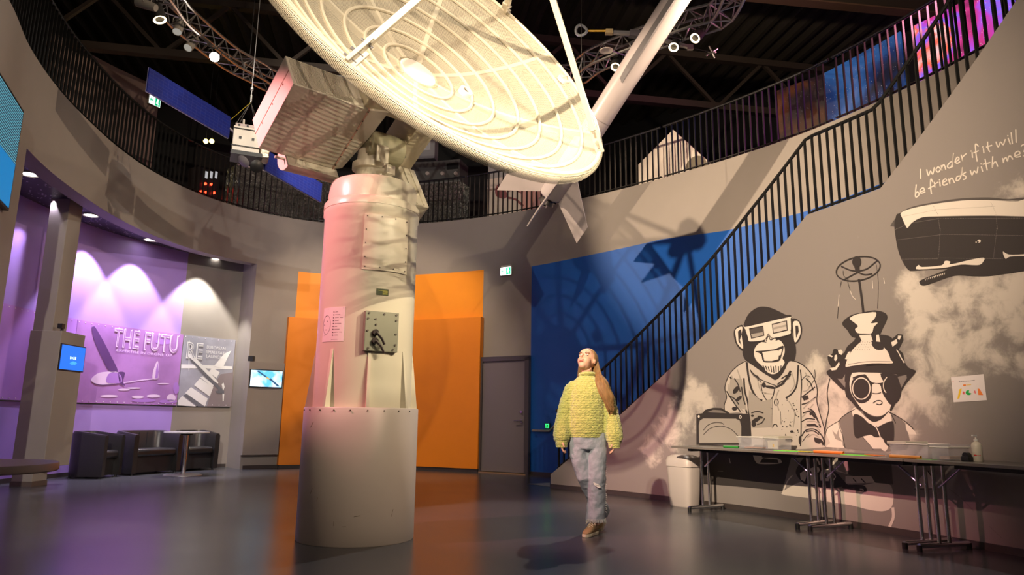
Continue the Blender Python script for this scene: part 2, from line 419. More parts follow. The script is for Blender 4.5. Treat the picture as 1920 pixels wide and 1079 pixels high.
for t in ths: vs += [scyl(t, SR, 0), scyl(t, SR, stz(t)), scyl(t, SR+TH, stz(t)), scyl(t, SR+TH, 0)]
fs = [(4*i+k, 4*i+(k+1) % 4, 4*i+4+(k+1) % 4, 4*i+4+k) for i in range(len(ths)-1) for k in range(4)]
n = len(ths)-1; fs += [(0, 1, 2, 3), (4*n+3, 4*n+2, 4*n+1, 4*n)]
uvs = {}
def muralwall():
    m_ = mat('grey_wall_with_white_cloud_paint', (.25, .225, .215), .6); nt = m_.node_tree; b = nt.nodes['Principled BSDF']; L = nt.links; N_ = nt.nodes.new
    uv = N_('ShaderNodeUVMap'); 
    blobs = [(1225, 838, .22), (1262, 812, .22), (1268, 780, .15), (1300, 770, .3), (1292, 745, .16), (1318, 750, .2), (1298, 722, .1), (1535, 700, .2), (1545, 740, .22), (1575, 800, .3), (1560, 770, .25),
             (1700, 540, .14), (1728, 560, .18), (1765, 580, .2), (1810, 560, .2), (1850, 555, .25), (1905, 545, .3), (1725, 610, .2), (1770, 620, .25), (1770, 660, .25), (1750, 690, .25), (1730, 740, .25), (1690, 770, .25), (1830, 645, .2), (1880, 665, .15), (1915, 680, .12), (1912, 365, .12), (1905, 620, .15), (1690, 810, .22), (1820, 600, .15)]
    tot = None
    nz = N_('ShaderNodeTexNoise'); nz.inputs['Scale'].default_value = 3.4; nz.inputs['Detail'].default_value = 11; nz.inputs['Roughness'].default_value = .66; nz.inputs['Distortion'].default_value = .35
    L.new(uv.outputs[0], nz.inputs['Vector'])
    for x, y, r in blobs:
        t_, z_ = shit(x, y)
        sb = N_('ShaderNodeVectorMath'); sb.operation = 'DISTANCE'; sb.inputs[1].default_value = (-t_*SR, z_, 0); L.new(uv.outputs[0], sb.inputs[0])
        mr = N_('ShaderNodeMapRange'); mr.inputs['From Min'].default_value = r*2.3; mr.inputs['From Max'].default_value = 0.0; mr.interpolation_type = 'SMOOTHSTEP'; L.new(sb.outputs['Value'], mr.inputs['Value'])
        if tot is None: tot = mr.outputs[0]
        else:
            mx = N_('ShaderNodeMath'); mx.operation = 'MAXIMUM'; L.new(tot, mx.inputs[0]); L.new(mr.outputs[0], mx.inputs[1]); tot = mx.outputs[0]
    ad = N_('ShaderNodeMath'); ad.operation = 'MULTIPLY_ADD'; ad.inputs[1].default_value = .42; L.new(tot, ad.inputs[0]); L.new(nz.outputs['Fac'], ad.inputs[2])
    mr = N_('ShaderNodeMapRange'); mr.inputs['From Min'].default_value = .68; mr.inputs['From Max'].default_value = .95; mr.inputs['To Max'].default_value = .8; mr.interpolation_type = 'SMOOTHSTEP'; L.new(ad.outputs[0], mr.inputs['Value'])
    mx = N_('ShaderNodeMix'); mx.data_type = 'RGBA'; mx.inputs['A'].default_value = (.25, .225, .215, 1); mx.inputs['B'].default_value = (.68, .62, .56, 1)
    L.new(mr.outputs[0], mx.inputs['Factor']); L.new(mx.outputs['Result'], b.inputs['Base Color']); return m_
SWM = muralwall()
allv = list(vs)
mbw = MB().add(vs, fs)
def sw_uv(p, i):
    t = math.atan2(p.y-SC.y, p.x-SC.x); return (-t*SR, p.z)
sw = setting(mbw.build('wall_right', SWM, uvf=sw_uv), 'grey stair wall with monochrome mural')
mb = MB(); 
tt = [t for t in ths if t > math.radians(-5)]
vs = []
for t in tt: vs += [scyl(t, SR-.012, 0), scyl(t, SR-.012, .06), scyl(t, SR+.0, .06), scyl(t, SR, 0)]
fs = [(4*i+k, 4*i+(k+1) % 4, 4*i+4+(k+1) % 4, 4*i+4+k) for i in range(len(tt)-1) for k in range(4)]
setting(mb.add(vs, fs).build('baseboard_right', M['base']))
# steps between the stair wall and the outer wall
def outdist(t):
    # distance from SC along angle t to OUT
    d = V((math.cos(t), math.sin(t))); best = None
    for i in range(OUT.n):
        a, b = OUT.p[i], OUT.p[i+1]; e = b-a; den = d.x*e.y-d.y*e.x
        if abs(den) < 1e-9: continue
        q = ((a.x-SC.x)*e.y-(a.y-SC.y)*e.x)/den; u_ = ((a.x-SC.x)*d.y-(a.y-SC.y)*d.x)/den
        if q > SR-2 and 0 <= u_ <= 1 and (best is None or q < best): best = q
    return best or SR+1.4
mb = MB()
tL0, tL1 = prof[6][0], prof[7][0]
ns = 19; seq = []
for i in range(ns): seq.append((th0+(tL0-th0)*i/ns, th0+(tL0-th0)*(i+1)/ns, (i+1)*(3.22)/ns))
seq.append((tL0, tL1, 3.22)); ns2 = 12
for i in range(ns2): seq.append((tL1+(tE-tL1)*i/ns2, tL1+(tE-tL1)*(i+1)/ns2, 3.22+(i+1)*(5.18-3.22)/ns2))
for a, b, z in seq:
    zb = max(0.0, z-.45); r0 = SR+TH
    q = []
    for t in (a, b):
        ro = min(outdist(t), SR+2.2)-.01
        q += [scyl(t, r0, 0), scyl(t, ro, 0)]
    mb.prism([V((q[0].x, q[0].y, zb)), V((q[1].x, q[1].y, zb)), V((q[3].x, q[3].y, zb)), V((q[2].x, q[2].y, zb))], (0, 0, z-zb))
setting(mb.build('floor_stair', mat('grey_stair_vinyl', (.1, .1, .105), .5)), 'grey steps climbing behind the mural wall')
# ------------------------------------------------------------------ railings
def bars(parent, pts, dirs, z0s, z1s, limit=100):
    """flat bars: first `limit` (sorted by size in view) as parts, the rest one stuff part"""
    items = []
    for p, d, a, b in zip(pts, dirs, z0s, z1s):
        dep = (V((p.x, p.y, a))-CAM).dot(FW); items.append((dep if dep > .3 else 99, p, d, a, b))
    items.sort(key=lambda q: q[0])
    rest = MB()
    for i, (_, p, d, a, b) in enumerate(items):
        R_ = frame(d, V((-d.y, d.x, 0)), (0, 0, 1)); c = V((p.x, p.y, (a+b)/2))
        if i < limit: MB().box(c, (.012, .036, b-a), R_).build('baluster', M['blackmetal'], parent)
        else: rest.box(c, (.012, .036, b-a), R_)
    if rest.v: tag(rest.build('balusters', M['blackmetal'], parent), kind='stuff')
def gap(lo, hi, step):
    n = int((hi-lo)/step); return [lo+step*(i+.5) for i in range(n)]
RH = .98
def balcony(s0, s1, label, step=.115):
    s0 += .03; s1 -= .03
    t = thing('balcony_railing', label, 'railing', OUT.at((s0+s1)/2, .06, ZT))
    mb = MB(); n = int((s1-s0)/.15)
    mb.tube([OUT.at(s0+(s1-s0)*i/n, .06, ZT+RH) for i in range(n+1)], .022, n=8); mb.build('top_rail', M['blackmetal'], t, smooth=True)
    mb = MB(); strip(mb, OUT, s0, s1, ZT+.05, ZT+.06, .035, .085, step=.15); mb.build('bottom_rail', M['blackmetal'], t)
    ss = gap(s0, s1, step)
    bars(t, [OUT.at(q, .06) for q in ss], [OUT.dir(q) for q in ss], [ZT+.0]*len(ss), [ZT+RH]*len(ss))
q1 = OUT.hit(360, 355)[0]; q2 = OUT.hit(870, 410)[0]; q3 = OUT.hit(1240, 335)[0]; q4 = OUT.hit(1560, 230)[0]; q5 = OUT.hit(1840, 90)[0]
balcony(OUT.L-3 if False else 0, q1, 'black slatted balcony railing over the purple alcove at far left')
balcony(q1, q2, 'black slatted balcony railing before the silver foil wall')
balcony(q2, q3, 'black slatted balcony railing behind the rocket tail')
balcony(q3, q4, 'black slatted balcony railing with pink sheen above the stair')
balcony(q4, q5+1.5, 'black slatted balcony railing before the nebula pictures')
# stair railing
rp = [shit(*q, r=SR+.07) for q in [(1043, 826), (1128.6, 687), (1215, 600), (1240, 575.7), (1324.5, 482), (1415.7, 380), (1480, 296), (1516.7, 251)]]
rail = [(rp[0][0], stz(rp[0][0])+.62)]
def railz(t): 
    if t > tL0: return stz(t)+.92
    if t > tL1: return 3.34+.92+.0*(t)
    return stz(t)+.92
t = thing('stair_railing', 'black slatted railing climbing the top of the mural wall', 'railing', scyl((th0+tE)/2, SR+.07, 3.2))
tt = [th0-.004-(th0-.004-tE)*i/80 for i in range(81)]
MB().tube([scyl(q, SR+.07, railz(q)) for q in tt], .02, n=8).build('top_rail', M['blackmetal'], t, smooth=True)
MB().tube([scyl(q, SR+.10, stz(q)+.06) for q in tt], .014, n=6).build('bottom_rail', M['blackmetal'], t, smooth=True)
tb = []; q = th0-.008
while q > tE: tb.append(q); q -= .1/SR
bars(t, [scyl(q, SR+.07) for q in tb], [V((-math.sin(q), math.cos(q), 0)) for q in tb], [stz(q)-.12 for q in tb], [railz(q) for q in tb])
# wall handrail on the outer wall and its brackets
hr = [] 
for q in tt:
    ro = min(outdist(q), SR+2.1)-.08; hr.append(scyl(q, ro, (stz(q) if not tL1 < q < tL0 else 3.34)+.72))
t = thing('handrail', 'brown grey handrail fixed to the blue wall along the stair', 'handrail', hr[40])
MB().tube(hr, .021, n=8).build('rail', mat('brown_grey_rail', (.1, .075, .07), .35), t, smooth=True)
for i in range(3, 81, 8):
    p = hr[i]; d = V((p.x-SC.x, p.y-SC.y, 0)).normalized()
    MB().tube([p-V((0, 0, .02)), p-V((0, 0, .07)), p+d*.08-V((0, 0, .07))], .009, n=6).build('bracket', M['blackmetal'], t, smooth=True)
# ------------------------------------------------------------------ radar antenna on its pedestal
AX = V((-1.317, 6.302, 0))
DN = V((.57, -.629, .529)).normalized(); DE = V((DN.y*-1, DN.x, 0)).normalized(); DU = DE.cross(DN)
if DU.z < 0: DU = -DU
DC = V((-.611, 5.523, 4.307)); DR = 1.73; DS = .47
def D(e, u, n): return DC + DE*e + DU*u + DN*n
def dsurf(r, a, off=0): return D(r*math.cos(a), r*math.sin(a), -DS+DS*r*r/DR**2+off)
def dhit(x, y):
    d = ray(x, y); o = CAM-DC; k = DS/DR**2
    on, oe, ou, dn, de, du = o.dot(DN), o.dot(DE), o.dot(DU), d.dot(DN), d.dot(DE), d.dot(DU)
    A = k*(de*de+du*du); B = 2*k*(oe*de+ou*du)-dn; C_ = k*(oe*oe+ou*ou)-DS-on
    t = (-B+math.sqrt(max(0, B*B-4*A*C_)))/(2*A); X = o+d*t
    return math.hypot(X.dot(DE), X.dot(DU)), math.atan2(X.dot(DU), X.dot(DE))
def perforated():
    m_ = mat('perforated_cream_sheet', (.74, .68, .54), .42, noise=.05, nscale=3); nt = m_.node_tree; b = nt.nodes['Principled BSDF']; L = nt.links; N_ = nt.nodes.new
    uv = N_('ShaderNodeUVMap'); sp = N_('ShaderNodeSeparateXYZ'); L.new(uv.outputs[0], sp.inputs[0])
    outs = []
    for k in ('X', 'Y'):
        a = N_('ShaderNodeMath'); a.operation = 'MULTIPLY'; a.inputs[1].default_value = 1/.0115; L.new(sp.outputs[k], a.inputs[0])
        s_ = N_('ShaderNodeMath'); s_.operation = 'FRACT'; L.new(a.outputs[0], s_.inputs[0]); c_ = N_('ShaderNodeMath'); c_.operation = 'SUBTRACT'; c_.inputs[1].default_value = .5; L.new(s_.outputs[0], c_.inputs[0])
        q_ = N_('ShaderNodeMath'); q_.operation = 'MULTIPLY'; L.new(c_.outputs[0], q_.inputs[0]); L.new(c_.outputs[0], q_.inputs[1]); outs.append(q_)
    ml = N_('ShaderNodeMath'); ml.operation = 'ADD'; L.new(outs[0].outputs[0], ml.inputs[0]); L.new(outs[1].outputs[0], ml.inputs[1])
    lt = N_('ShaderNodeMath'); lt.operation = 'GREATER_THAN'; lt.inputs[1].default_value = .345**2; L.new(ml.outputs[0], lt.inputs[0])
    L.new(lt.outputs[0], b.inputs['Alpha']); return m_
PERF = perforated()
ANT = thing('radar_antenna', 'cream white parabolic radar antenna on a tall round pedestal in the hall', 'radar antenna', AX)
PW = mat('white_plinth_paint', (.7, .62, .57), .4, noise=.04, nscale=5)
MB().lathe([(.0, 0), (.492, 0), (.496, .006), (.496, 1.088), (.49, 1.096), (0, 1.096)], AX, n=96).build('plinth', PW, ANT, smooth=True)
mb = MB()
for k in range(9):
    a = -PI/2-1.1+k*.28; p = AX+V((math.cos(a)*.497, math.sin(a)*.497, 1.07)); mb.cyl(p, p+V((math.cos(a), math.sin(a), 0))*.006, .006, n=8)
mb.build('plinth_screws', mat('dark_screw', (.1, .08, .06), .4), ANT)
# scuff marks
mb = MB()
for a, z, l, t_ in ((-2.2, .42, .05, 1.2), (-2.05, .36, .03, 1.3), (-1.72, .18, .035, 1.6), (-1.55, .16, .03, .1), (-2.3, .95, .06, .9), (-1.35, .24, .05, .2), (-.75, .25, .06, 1.3)):
    p = AX+V((math.cos(a), math.sin(a), 0))*.4965+V((0, 0, z)); tdir = V((-math.sin(a), math.cos(a), 0))*math.cos(t_)+V((0, 0, math.sin(t_)))
    mb.bar(p-tdir*l/2, p+tdir*l/2, .003, .002)
mb.build('scuff_marks', mat('scuff_brown', (.3, .2, .14), .6), ANT)
CP = M['cream']
MB().lathe([(.425, 1.09), (.425, 2.80), (.437, 2.82), (.437, 2.925), (.425, 2.94), (.405, 2.945)], AX, n=96).build('column', CP, ANT, smooth=True)
MB().lathe([(.405, 2.94), (.402, 3.10), (.385, 3.14), (.33, 3.165), (0, 3.17)], AX, n=96).build('column_cap', CP, ANT, smooth=True)
mb = MB(); mb.lathe([(.426, 2.862), (.441, 2.866), (.441, 2.874), (.426, 2.878)], AX, n=96); mb.build('flange_ring', CP, ANT, smooth=True)
for k in range(8):
    a = math.radians(-118)+k*PI/4; r_ = V((math.cos(a), math.sin(a), 0)); t_ = V((-r_.y, r_.x, 0))*.012
    MB().prism([AX+r_*.42+V((0, 0, 1.09))-t_, AX+r_*.488+V((0, 0, 1.09))-t_, AX+r_*.43+V((0, 0, 1.58))-t_, AX+r_*.42+V((0, 0, 1.58))-t_], t_*2).build('gusset', CP, ANT)
def chit(x, y, r):
    d = ray(x, y); o = V((-AX.x, -AX.y)); a = d.x**2+d.y**2; b = 2*(o.x*d.x+o.y*d.y); c = o.x**2+o.y**2-r*r
    t = (-b-math.sqrt(max(0, b*b-4*a*c)))/(2*a); p = CAM+d*t; return math.atan2(p.y-AX.y, p.x-AX.x), p.z
def patch(a0, a1, z0, z1, r, th, n=12):
    mb = MB(); vs = []
    for i in range(n+1):
        a = a0+(a1-a0)*i/n; c = V((math.cos(a), math.sin(a), 0))
        vs += [AX+c*r+V((0, 0, z0)), AX+c*r+V((0, 0, z1)), AX+c*(r+th)+V((0, 0, z1)), AX+c*(r+th)+V((0, 0, z0))]
    fs = [(4*i+k, 4*i+(k+1) % 4, 4*i+4+(k+1) % 4, 4*i+4+k) for i in range(n) for k in range(4)]+[(0, 1, 2, 3), (4*n+3, 4*n+2, 4*n+1, 4*n)]
    return mb.add(vs, fs)
a0, z1 = chit(684, 405, .425); a1, z0 = chit(760, 518, .425)
hatch = patch(a0, a1, z0+.01, z1+.02, .424, .012).build('access_cover', CP, ANT, smooth=True)
mb = MB()
for i in range(4):
    for zz in (z0+.035, z1-.0): 
        a = a0+.06+(a1-a0-.12)*i/3; c = V((math.cos(a), math.sin(a), 0)); mb.cyl(AX+c*.435+V((0, 0, zz)), AX+c*.441+V((0, 0, zz)), .006, n=8)
for i in range(1, 4):
    for a in (a0+.05, a1-.05):
        zz = z0+(z1-z0)*i/4; c = V((math.cos(a), math.sin(a), 0)); mb.cyl(AX+c*.435+V((0, 0, zz)), AX+c*.441+V((0, 0, zz)), .006, n=8)
mb.build('screws', mat('dark_screw', (.1, .08, .06), .4), hatch)
a0, z1 = chit(706, 541, .43); a1, z0 = chit(728, 555, .43)
npl = patch(a0, a1, z0, z1, .424, .008, 4).build('nameplate', mat('dark_green_plate', (.035, .05, .02), .3, metal=.4), ANT)
mb = MB(); L_ = mat('plate_yellow', (.5, .5, .1), .4)
for i in range(5):
    zz = z0+(z1-z0)*(.15+.14*i); am = a0+(a1-a0)*(.5 if i < 4 else .15); c0_ = V((math.cos(am), math.sin(am), 0)); c1_ = V((math.cos(a1-.02), math.sin(a1-.02), 0))
    mb.bar(AX+c0_*.4335+V((0, 0, zz)), AX+c1_*.4335+V((0, 0, zz)), .0025, .004)
mb.build('lettering', L_, npl)
# control panel: flat olive plate on a shallow box
a0, z1 = chit(684, 583, .45); a1, z0 = chit(743, 662, .45); am = (a0+a1)/2; c = V((math.cos(am), math.sin(am), 0)); t_ = V((-c.y, c.x, 0))
wP = .45*2*math.sin((a1-a0)/2); hP = z1-z0; pc = AX+c*.43+V((0, 0, (z0+z1)/2)); RP = frame(t_, c, (0, 0, 1))
cpn = MB().box(pc, (wP, .05, hP), RP).build('control_panel', mat('olive_grey_plate', (.22, .22, .17), .45, metal=.3), ANT, bevel=.004)
mb = MB()
for u_, v_ in ((-.4, .44), (.05, .44), (.42, .44), (-.42, .3), (.42, .3), (-.42, 0), (.42, -.05), (.42, -.32), (-.38, -.44), (.36, -.44), (-.2, .3), (-.18, .16)):
    p = pc+t_*u_*wP+c*.025+V((0, 0, v_*hP)); mb.cyl(p, p+c*.008, .009, n=10)
mb.build('screws', mat('dark_screw', (.08, .06, .05), .4), cpn)
for v_ in (-.04, -.25):
    p = pc+t_*(-.2*wP)+c*.025+V((0, 0, v_*hP)); kn = MB().cyl(p, p+c*.03, .026, n=20).build('knob', mat('black_bakelite', (.03, .02, .02), .3), cpn, smooth=True)
    q = p+c*.04; MB().tube([q, q+t_*.05+V((0, 0, -.05)), q+t_*.075+V((0, 0, -.1))], .011, n=8).build('knob_lever', mat('dark_steel', (.12, .1, .1), .3, metal=.8), kn, smooth=True)
# information sticker
a0, z1 = chit(608, 579, .427); a1, z0 = chit(644, 640, .427)
st = patch(a0, a1, z0, z1, .4245, .003, 10).build('information_sticker', mat('white_paper', (.75, .7, .7), .5), ANT)
def cpos(u_, v_, r=.428):
    a = a0+(a1-a0)*u_; return AX+V((math.cos(a), math.sin(a), 0))*r+V((0, 0, z0+(z1-z0)*v_))
mb = MB()
for i in range(9):
    v_ = .86-.085*i; mb.cyl(cpos(.55, v_, .427), cpos(.55, v_, .4285), .006, n=8); mb.bar(cpos(.62, v_), cpos(.62+.1+.05*((i*7) % 5), v_), .002, .003)
mb.bar(cpos(.25, .96), cpos(.95, .96), .0015, .003); mb.bar(cpos(.5, .06), cpos(.75, .06), .0015, .003)
ring = [cpos(.22+.2*math.cos(q*PI/10), .5+.28*math.sin(q*PI/10)) for q in range(20)]; mb.tube(ring, .0012, n=4, closed=True)
for q in ((.2, .75), (.25, .6), (.1, .5), (.2, .35), (.15, .2)): mb.cyl(cpos(q[0], q[1], .427), cpos(q[0], q[1], .4285), .005, n=6)
mb.build('printing', mat('print_ink', (.08, .05, .06), .5), st)
# neck and yoke
MB().lathe([(.15, 3.16), (.15, 3.2), (.135, 3.22), (.135, 3.3), (.17, 3.31), (.17, 3.37), (.13, 3.38), (.12, 3.5), (.1, 3.52)], AX+V((-.04, 0, 0)), n=40).build('neck', CP, ANT, smooth=True)
yk = MB(); PV = D(0, -.09, -1.29)
yk.cyl(PV-DE*.12, PV+DE*.25, .15, n=32); yk.box(AX+V((0, 0, 3.5)), (.26, .22, .12), frame(DE, DE.cross(V((0, 0, 1))), (0, 0, 1)))
yk.build('yoke', mat('greenish_cast_metal', (.42, .4, .27), .45, noise=.08, nscale=8), ANT, bevel=.01, smooth=True)
mb = MB()
for e_, s_ in ((.02, 1), (.12, 1), (.2, 1)):
    for k in range(6):
        a = k*PI/3; p = PV+DE*.25+(DN*math.cos(a)+DU*math.sin(a))*.11; mb.cyl(p, p+DE*.02, .012, n=6)
mb.build('yoke_bolts', M['steel'], ANT)
fl = MB(); p = AX+V((.1, -.16, 3.42)); fl.box(p, (.13, .02, .17), frame(DE, DE.cross(V((0, 0, 1))), (0, 0, 1))); fl.build('cover_flap', CP, ANT, bevel=.02)
fl = MB(); p = AX+V((.17, -.2, 3.24)); fl.box(p, (.09, .09, .09), frame(DE, DE.cross(V((0, 0, 1))), (0, 0, 1))); fl.build('junction_box', CP, ANT, bevel=.006)
fl = MB(); p = AX+V((.06, -.2, 3.24)); fl.cyl(p, p+V((.09, -.01, 0)), .025, n=14); fl.build('cable_gland', CP, ANT, smooth=True)
# left equipment housing
RD = frame(DE, DN, DU)
def dbox(mb, e0, e1, n0, n1, u0, u1): return mb.box(D((e0+e1)/2, (u0+u1)/2, (n0+n1)/2), (abs(e1-e0), abs(n1-n0), abs(u1-u0)), RD)
HP = mat('housing_paint', (.74, .68, .58), .38, noise=.04, nscale=4)
hb = dbox(MB(), -1.0, -.28, -1.655, -.92, -.11, .29).build('equipment_housing', HP, ANT, bevel=.006)
mb = MB(); dbox(mb, -.287, -.272, -1.66, -.915, -.115, .295); mb.build('seam_strip', mat('pinkish_sealant', (.7, .42, .34), .5), hb)
mb = MB(); 
poly = [D(-.27, -.11, -.92), D(-.10, -.11, -.88), D(-.13, -.11, -1.2), D(-.2, -.11, -1.62), D(-.27, -.11, -1.655)]
mb.prism(poly, DU*.4); mb.build('housing_neck', HP, hb)
mb = MB()
for k in range(44): dbox(mb, -.975+k*.0125, -.970+k*.0125, -.922, -.913, -.09, .27)
mb.build('louvres', HP, hb)
mb = MB(); dbox(mb, -1.003, -.999, -1.655, -.92, .085, .092)
for k in range(3): p = D(-1.0, .06, -1.5+k*.22); mb.cyl(p, p-DE*.006, .008, n=8)
mb.build('lid_seam', mat('seam_brown', (.35, .2, .14), .5), hb)
mb = MB()
for k in range(7): p = D(-.28, -.11, -1.6+k*.11); mb.cyl(p, p-DU*.008, .008, n=8)
mb.build('seam_screws', mat('dark_screw', (.1, .08, .06), .4), hb)
mh = MB(); vs = []; n = 18
for e_ in (-.74, -.24):
    for i in range(n+1):
        a = PI/2+PI*i/n; vs.append(D(e_, -.05+.17*math.sin(a), -1.656+.17*math.cos(a)))
fs = [(i, i+1, n+2+i, n+1+i) for i in range(n)]+[tuple(range(n+1)), tuple(range(2*n+1, n, -1))]+[(n, 0, n+1, 2*n+1)]
mh.add(vs, fs); mh.build('motor_housing', HP, ANT, smooth=True)
mb = MB(); p = D(-.74, -.1, -1.7); mb.cyl(p, p-DE*.09, .012, n=10); mb.build('drain_pipe', HP, ANT, smooth=True)
# right housing and its tail plate
dbox(MB(), .25, .46, -1.66, -.93, -.11, .29).build('right_housing', mat('housing_paint_warm', (.76, .68, .5), .4, noise=.04), ANT, bevel=.006)
mb = MB(); dbox(mb, .30, .5, -1.62, -1.40, -.65, -.115); t2 = mb.build('tail_housing', CP, ANT, bevel=.01)
mb = MB(); dbox(mb, .35, .365, -1.4, -1.39, -.64, -.13); dbox(mb, .43, .445, -1.4, -1.39, -.64, -.13); mb.build('rib', CP, t2)
# cross beam to the hub, bolts, hub drum
cb = MB(); dbox(cb, -.32, .36, -.94, -.66, -.08, .22); cb.build('cross_beam', mat('cast_cream', (.74, .66, .48), .45, noise=.06), ANT, bevel=.01)
mb = MB()
for k in range(9): p = D(-.26+.06*k, -.08, -.78+.05*(k % 2)); mb.cyl(p, p-DU*.02, .012, n=6)
for k in range(4): p = D(-.3, .0+.05*k, -.66); mb.cyl(p, p+DN*.02, .012, n=6)
mb.build('beam_bolts', M['steel'], ANT)
MB().lathe([(0, -.70), (.27, -.70), (.29, -.68), (.29, -.55), (.2, -.5), (.2, -.45)], DC, DN, n=40).build('hub', CP, ANT, smooth=True)
mb = MB()
for k in range(28):
    a = 2*PI*k/28; p = DC+DN*-.70+(DE*math.cos(a)+DU*math.sin(a))*.24; mb.cyl(p, p-DN*.012, .008, n=6); q = DC+DN*-.62+(DE*math.cos(a)+DU*math.sin(a))*.291; mb.bar(q-DN*.05, q+DN*.05, .004)
mb.build('hub_bolts', mat('brown_bolt', (.25, .12, .08), .4), ANT)
# reflector sheet
NR, NA = 20, 96; vs = []; fs = []
for i in range(NR+1):
    r = .06+(DR-.06)*i/NR
    for k in range(NA): vs.append(dsurf(r, 2*PI*k/NA))
for i in range(NR):
    for k in range(NA): fs.append((i*NA+k, i*NA+(k+1) % NA, (i+1)*NA+(k+1) % NA, (i+1)*NA+k))
def duv(p, i): q = p-DC; return (q.dot(DE), q.dot(DU))
refl = MB().add(vs, fs).build('reflector', PERF, ANT, smooth=True, uvf=duv)
edge = [(DR-.004, .012), (DR+.012, .016), (DR+.035, .0), (DR+.045, -.03), (DR+.035, -.07), (DR+.01, -.085)]
vs = []; 
for r, h in edge: vs += [DC+DN*h+(DE*math.cos(2*PI*k/NA)+DU*math.sin(2*PI*k/NA))*r for k in range(NA)]
fs = [(i*NA+k, i*NA+(k+1) % NA, (i+1)*NA+(k+1) % NA, (i+1)*NA+k) for i in range(len(edge)-1) for k in range(NA)]
def euv(p, i):
    q = p-DC; return (math.atan2(q.dot(DU), q.dot(DE))*DR, q.dot(DN)*1.3)
mb = MB().add(vs, fs); mb.build('rolled_edge', PERF, refl, smooth=True, uvf=euv)
mb = MB(); mb.tube([DC+DN*.006+(DE*math.cos(2*PI*k/NA)+DU*math.sin(2*PI*k/NA))*(DR-.006) for k in range(NA)], .02, n=8, closed=True, up0=DN)
mb.build('rim', CP, refl, smooth=True)
rr = [dhit(*q)[0] for q in [(841, 156), (869, 154), (895, 146), (926.5, 138), (955, 131), (982, 122), (1006, 111)]]
for r in rr:
    MB().tube([dsurf(r, 2*PI*k/72, .012) for k in range(72)], .016, n=6, closed=True, up0=DN).build('ring_rib', CP, refl, smooth=True)
for k in range(8):
    a = math.radians(21.7+45*k)
    mb = MB(); n_ = 14; vs = []; tn = (-DE*math.sin(a)+DU*math.cos(a))
    for i in range(n_+1):
        r = .18+(DR-.2)*i/n_; p = dsurf(r, a); q = [p-tn*.022+DN*.004, p+tn*.022+DN*.004, p+tn*.022-DN*.05, p-tn*.022-DN*.05]; vs += q
    fs = [(4*i+j, 4*i+(j+1) % 4, 4*i+4+(j+1) % 4, 4*i+4+j) for i in range(n_) for j in range(4)]+[(0, 1, 2, 3), (4*n_+3, 4*n_+2, 4*n_+1, 4*n_)]
    mb.add(vs, fs); mb.build('radial_rib', CP, refl)
MB().lathe([(0, -DS+.03), (.17, -DS+.03), (.18, -DS+.02), (.18, -DS-.03)], DC, DN, n=48).build('centre_plate', mat('bright_white_disc', (.95, .92, .86), .3), refl, smooth=True)
r, a = dhit(871, 175); p = dsurf(r, a, .02)
MB().lathe([(.035, .0), (.035, .02), (.066, .02), (.068, 0), (.066, -.03)], p, DN, n=28).build('socket_ring', mat('white_plastic', (.85, .83, .78), .3), refl, smooth=True)
mb = MB().lathe([(0, .004), (.036, .004), (.036, -.02)], p, DN, n=20); mb.build('socket', mat('dark_socket', (.06, .05, .04), .3), refl)
r, a = dhit(1055, 151); p = dsurf(r, a, .02)
pd = MB().lathe([(0, .008), (.062, .008), (.064, 0), (.062, -.03)], p, DN, n=28).build('adjuster_disc', mat('white_plastic', (.85, .83, .78), .3), refl, smooth=True)
MB().tube([p+DN*.01-DE*.03, p+DN*.035, p+DN*.03+DE*.03+DU*.02], .008, n=8).build('hook', CP, pd, smooth=True)
# feed struts
FP = D(0, 0, 1.17)
for k, ang in enumerate((-136, -37.2, 43.5, 135)):
    a = math.radians(ang); base = DC+(DE*math.cos(a)+DU*math.sin(a))*(DR-.03)+DN*.03; d = (FP-base).normalized()
    s_ = MB().bar(base+d*.18, FP-d*.12, .05, .05, up=DN).build('feed_strut', CP, ANT, bevel=.006)
    mb = MB(); tn = (-DE*math.sin(a)+DU*math.cos(a)); mb.bar(base-d*.04, base+d*.22, .075, .03, up=tn); mb.bar(base+tn*.03-d*.05, base+tn*.03+d*.12, .02, .07, up=tn)
    mb.build('strut_bracket', CP, s_, bevel=.004)
    for q in (.0, .07, .17): MB().cyl(base+d*q-tn*.05, base+d*q+tn*.05, .012, n=8).build('bolt', M['steel'], s_)
MB().lathe([(0, .12), (.16, .1), (.17, .05), (.12, -.02), (.07, -.16), (.05, -.2), (0, -.2)], FP, DN, n=32).build('feed_horn', CP, ANT, smooth=True)
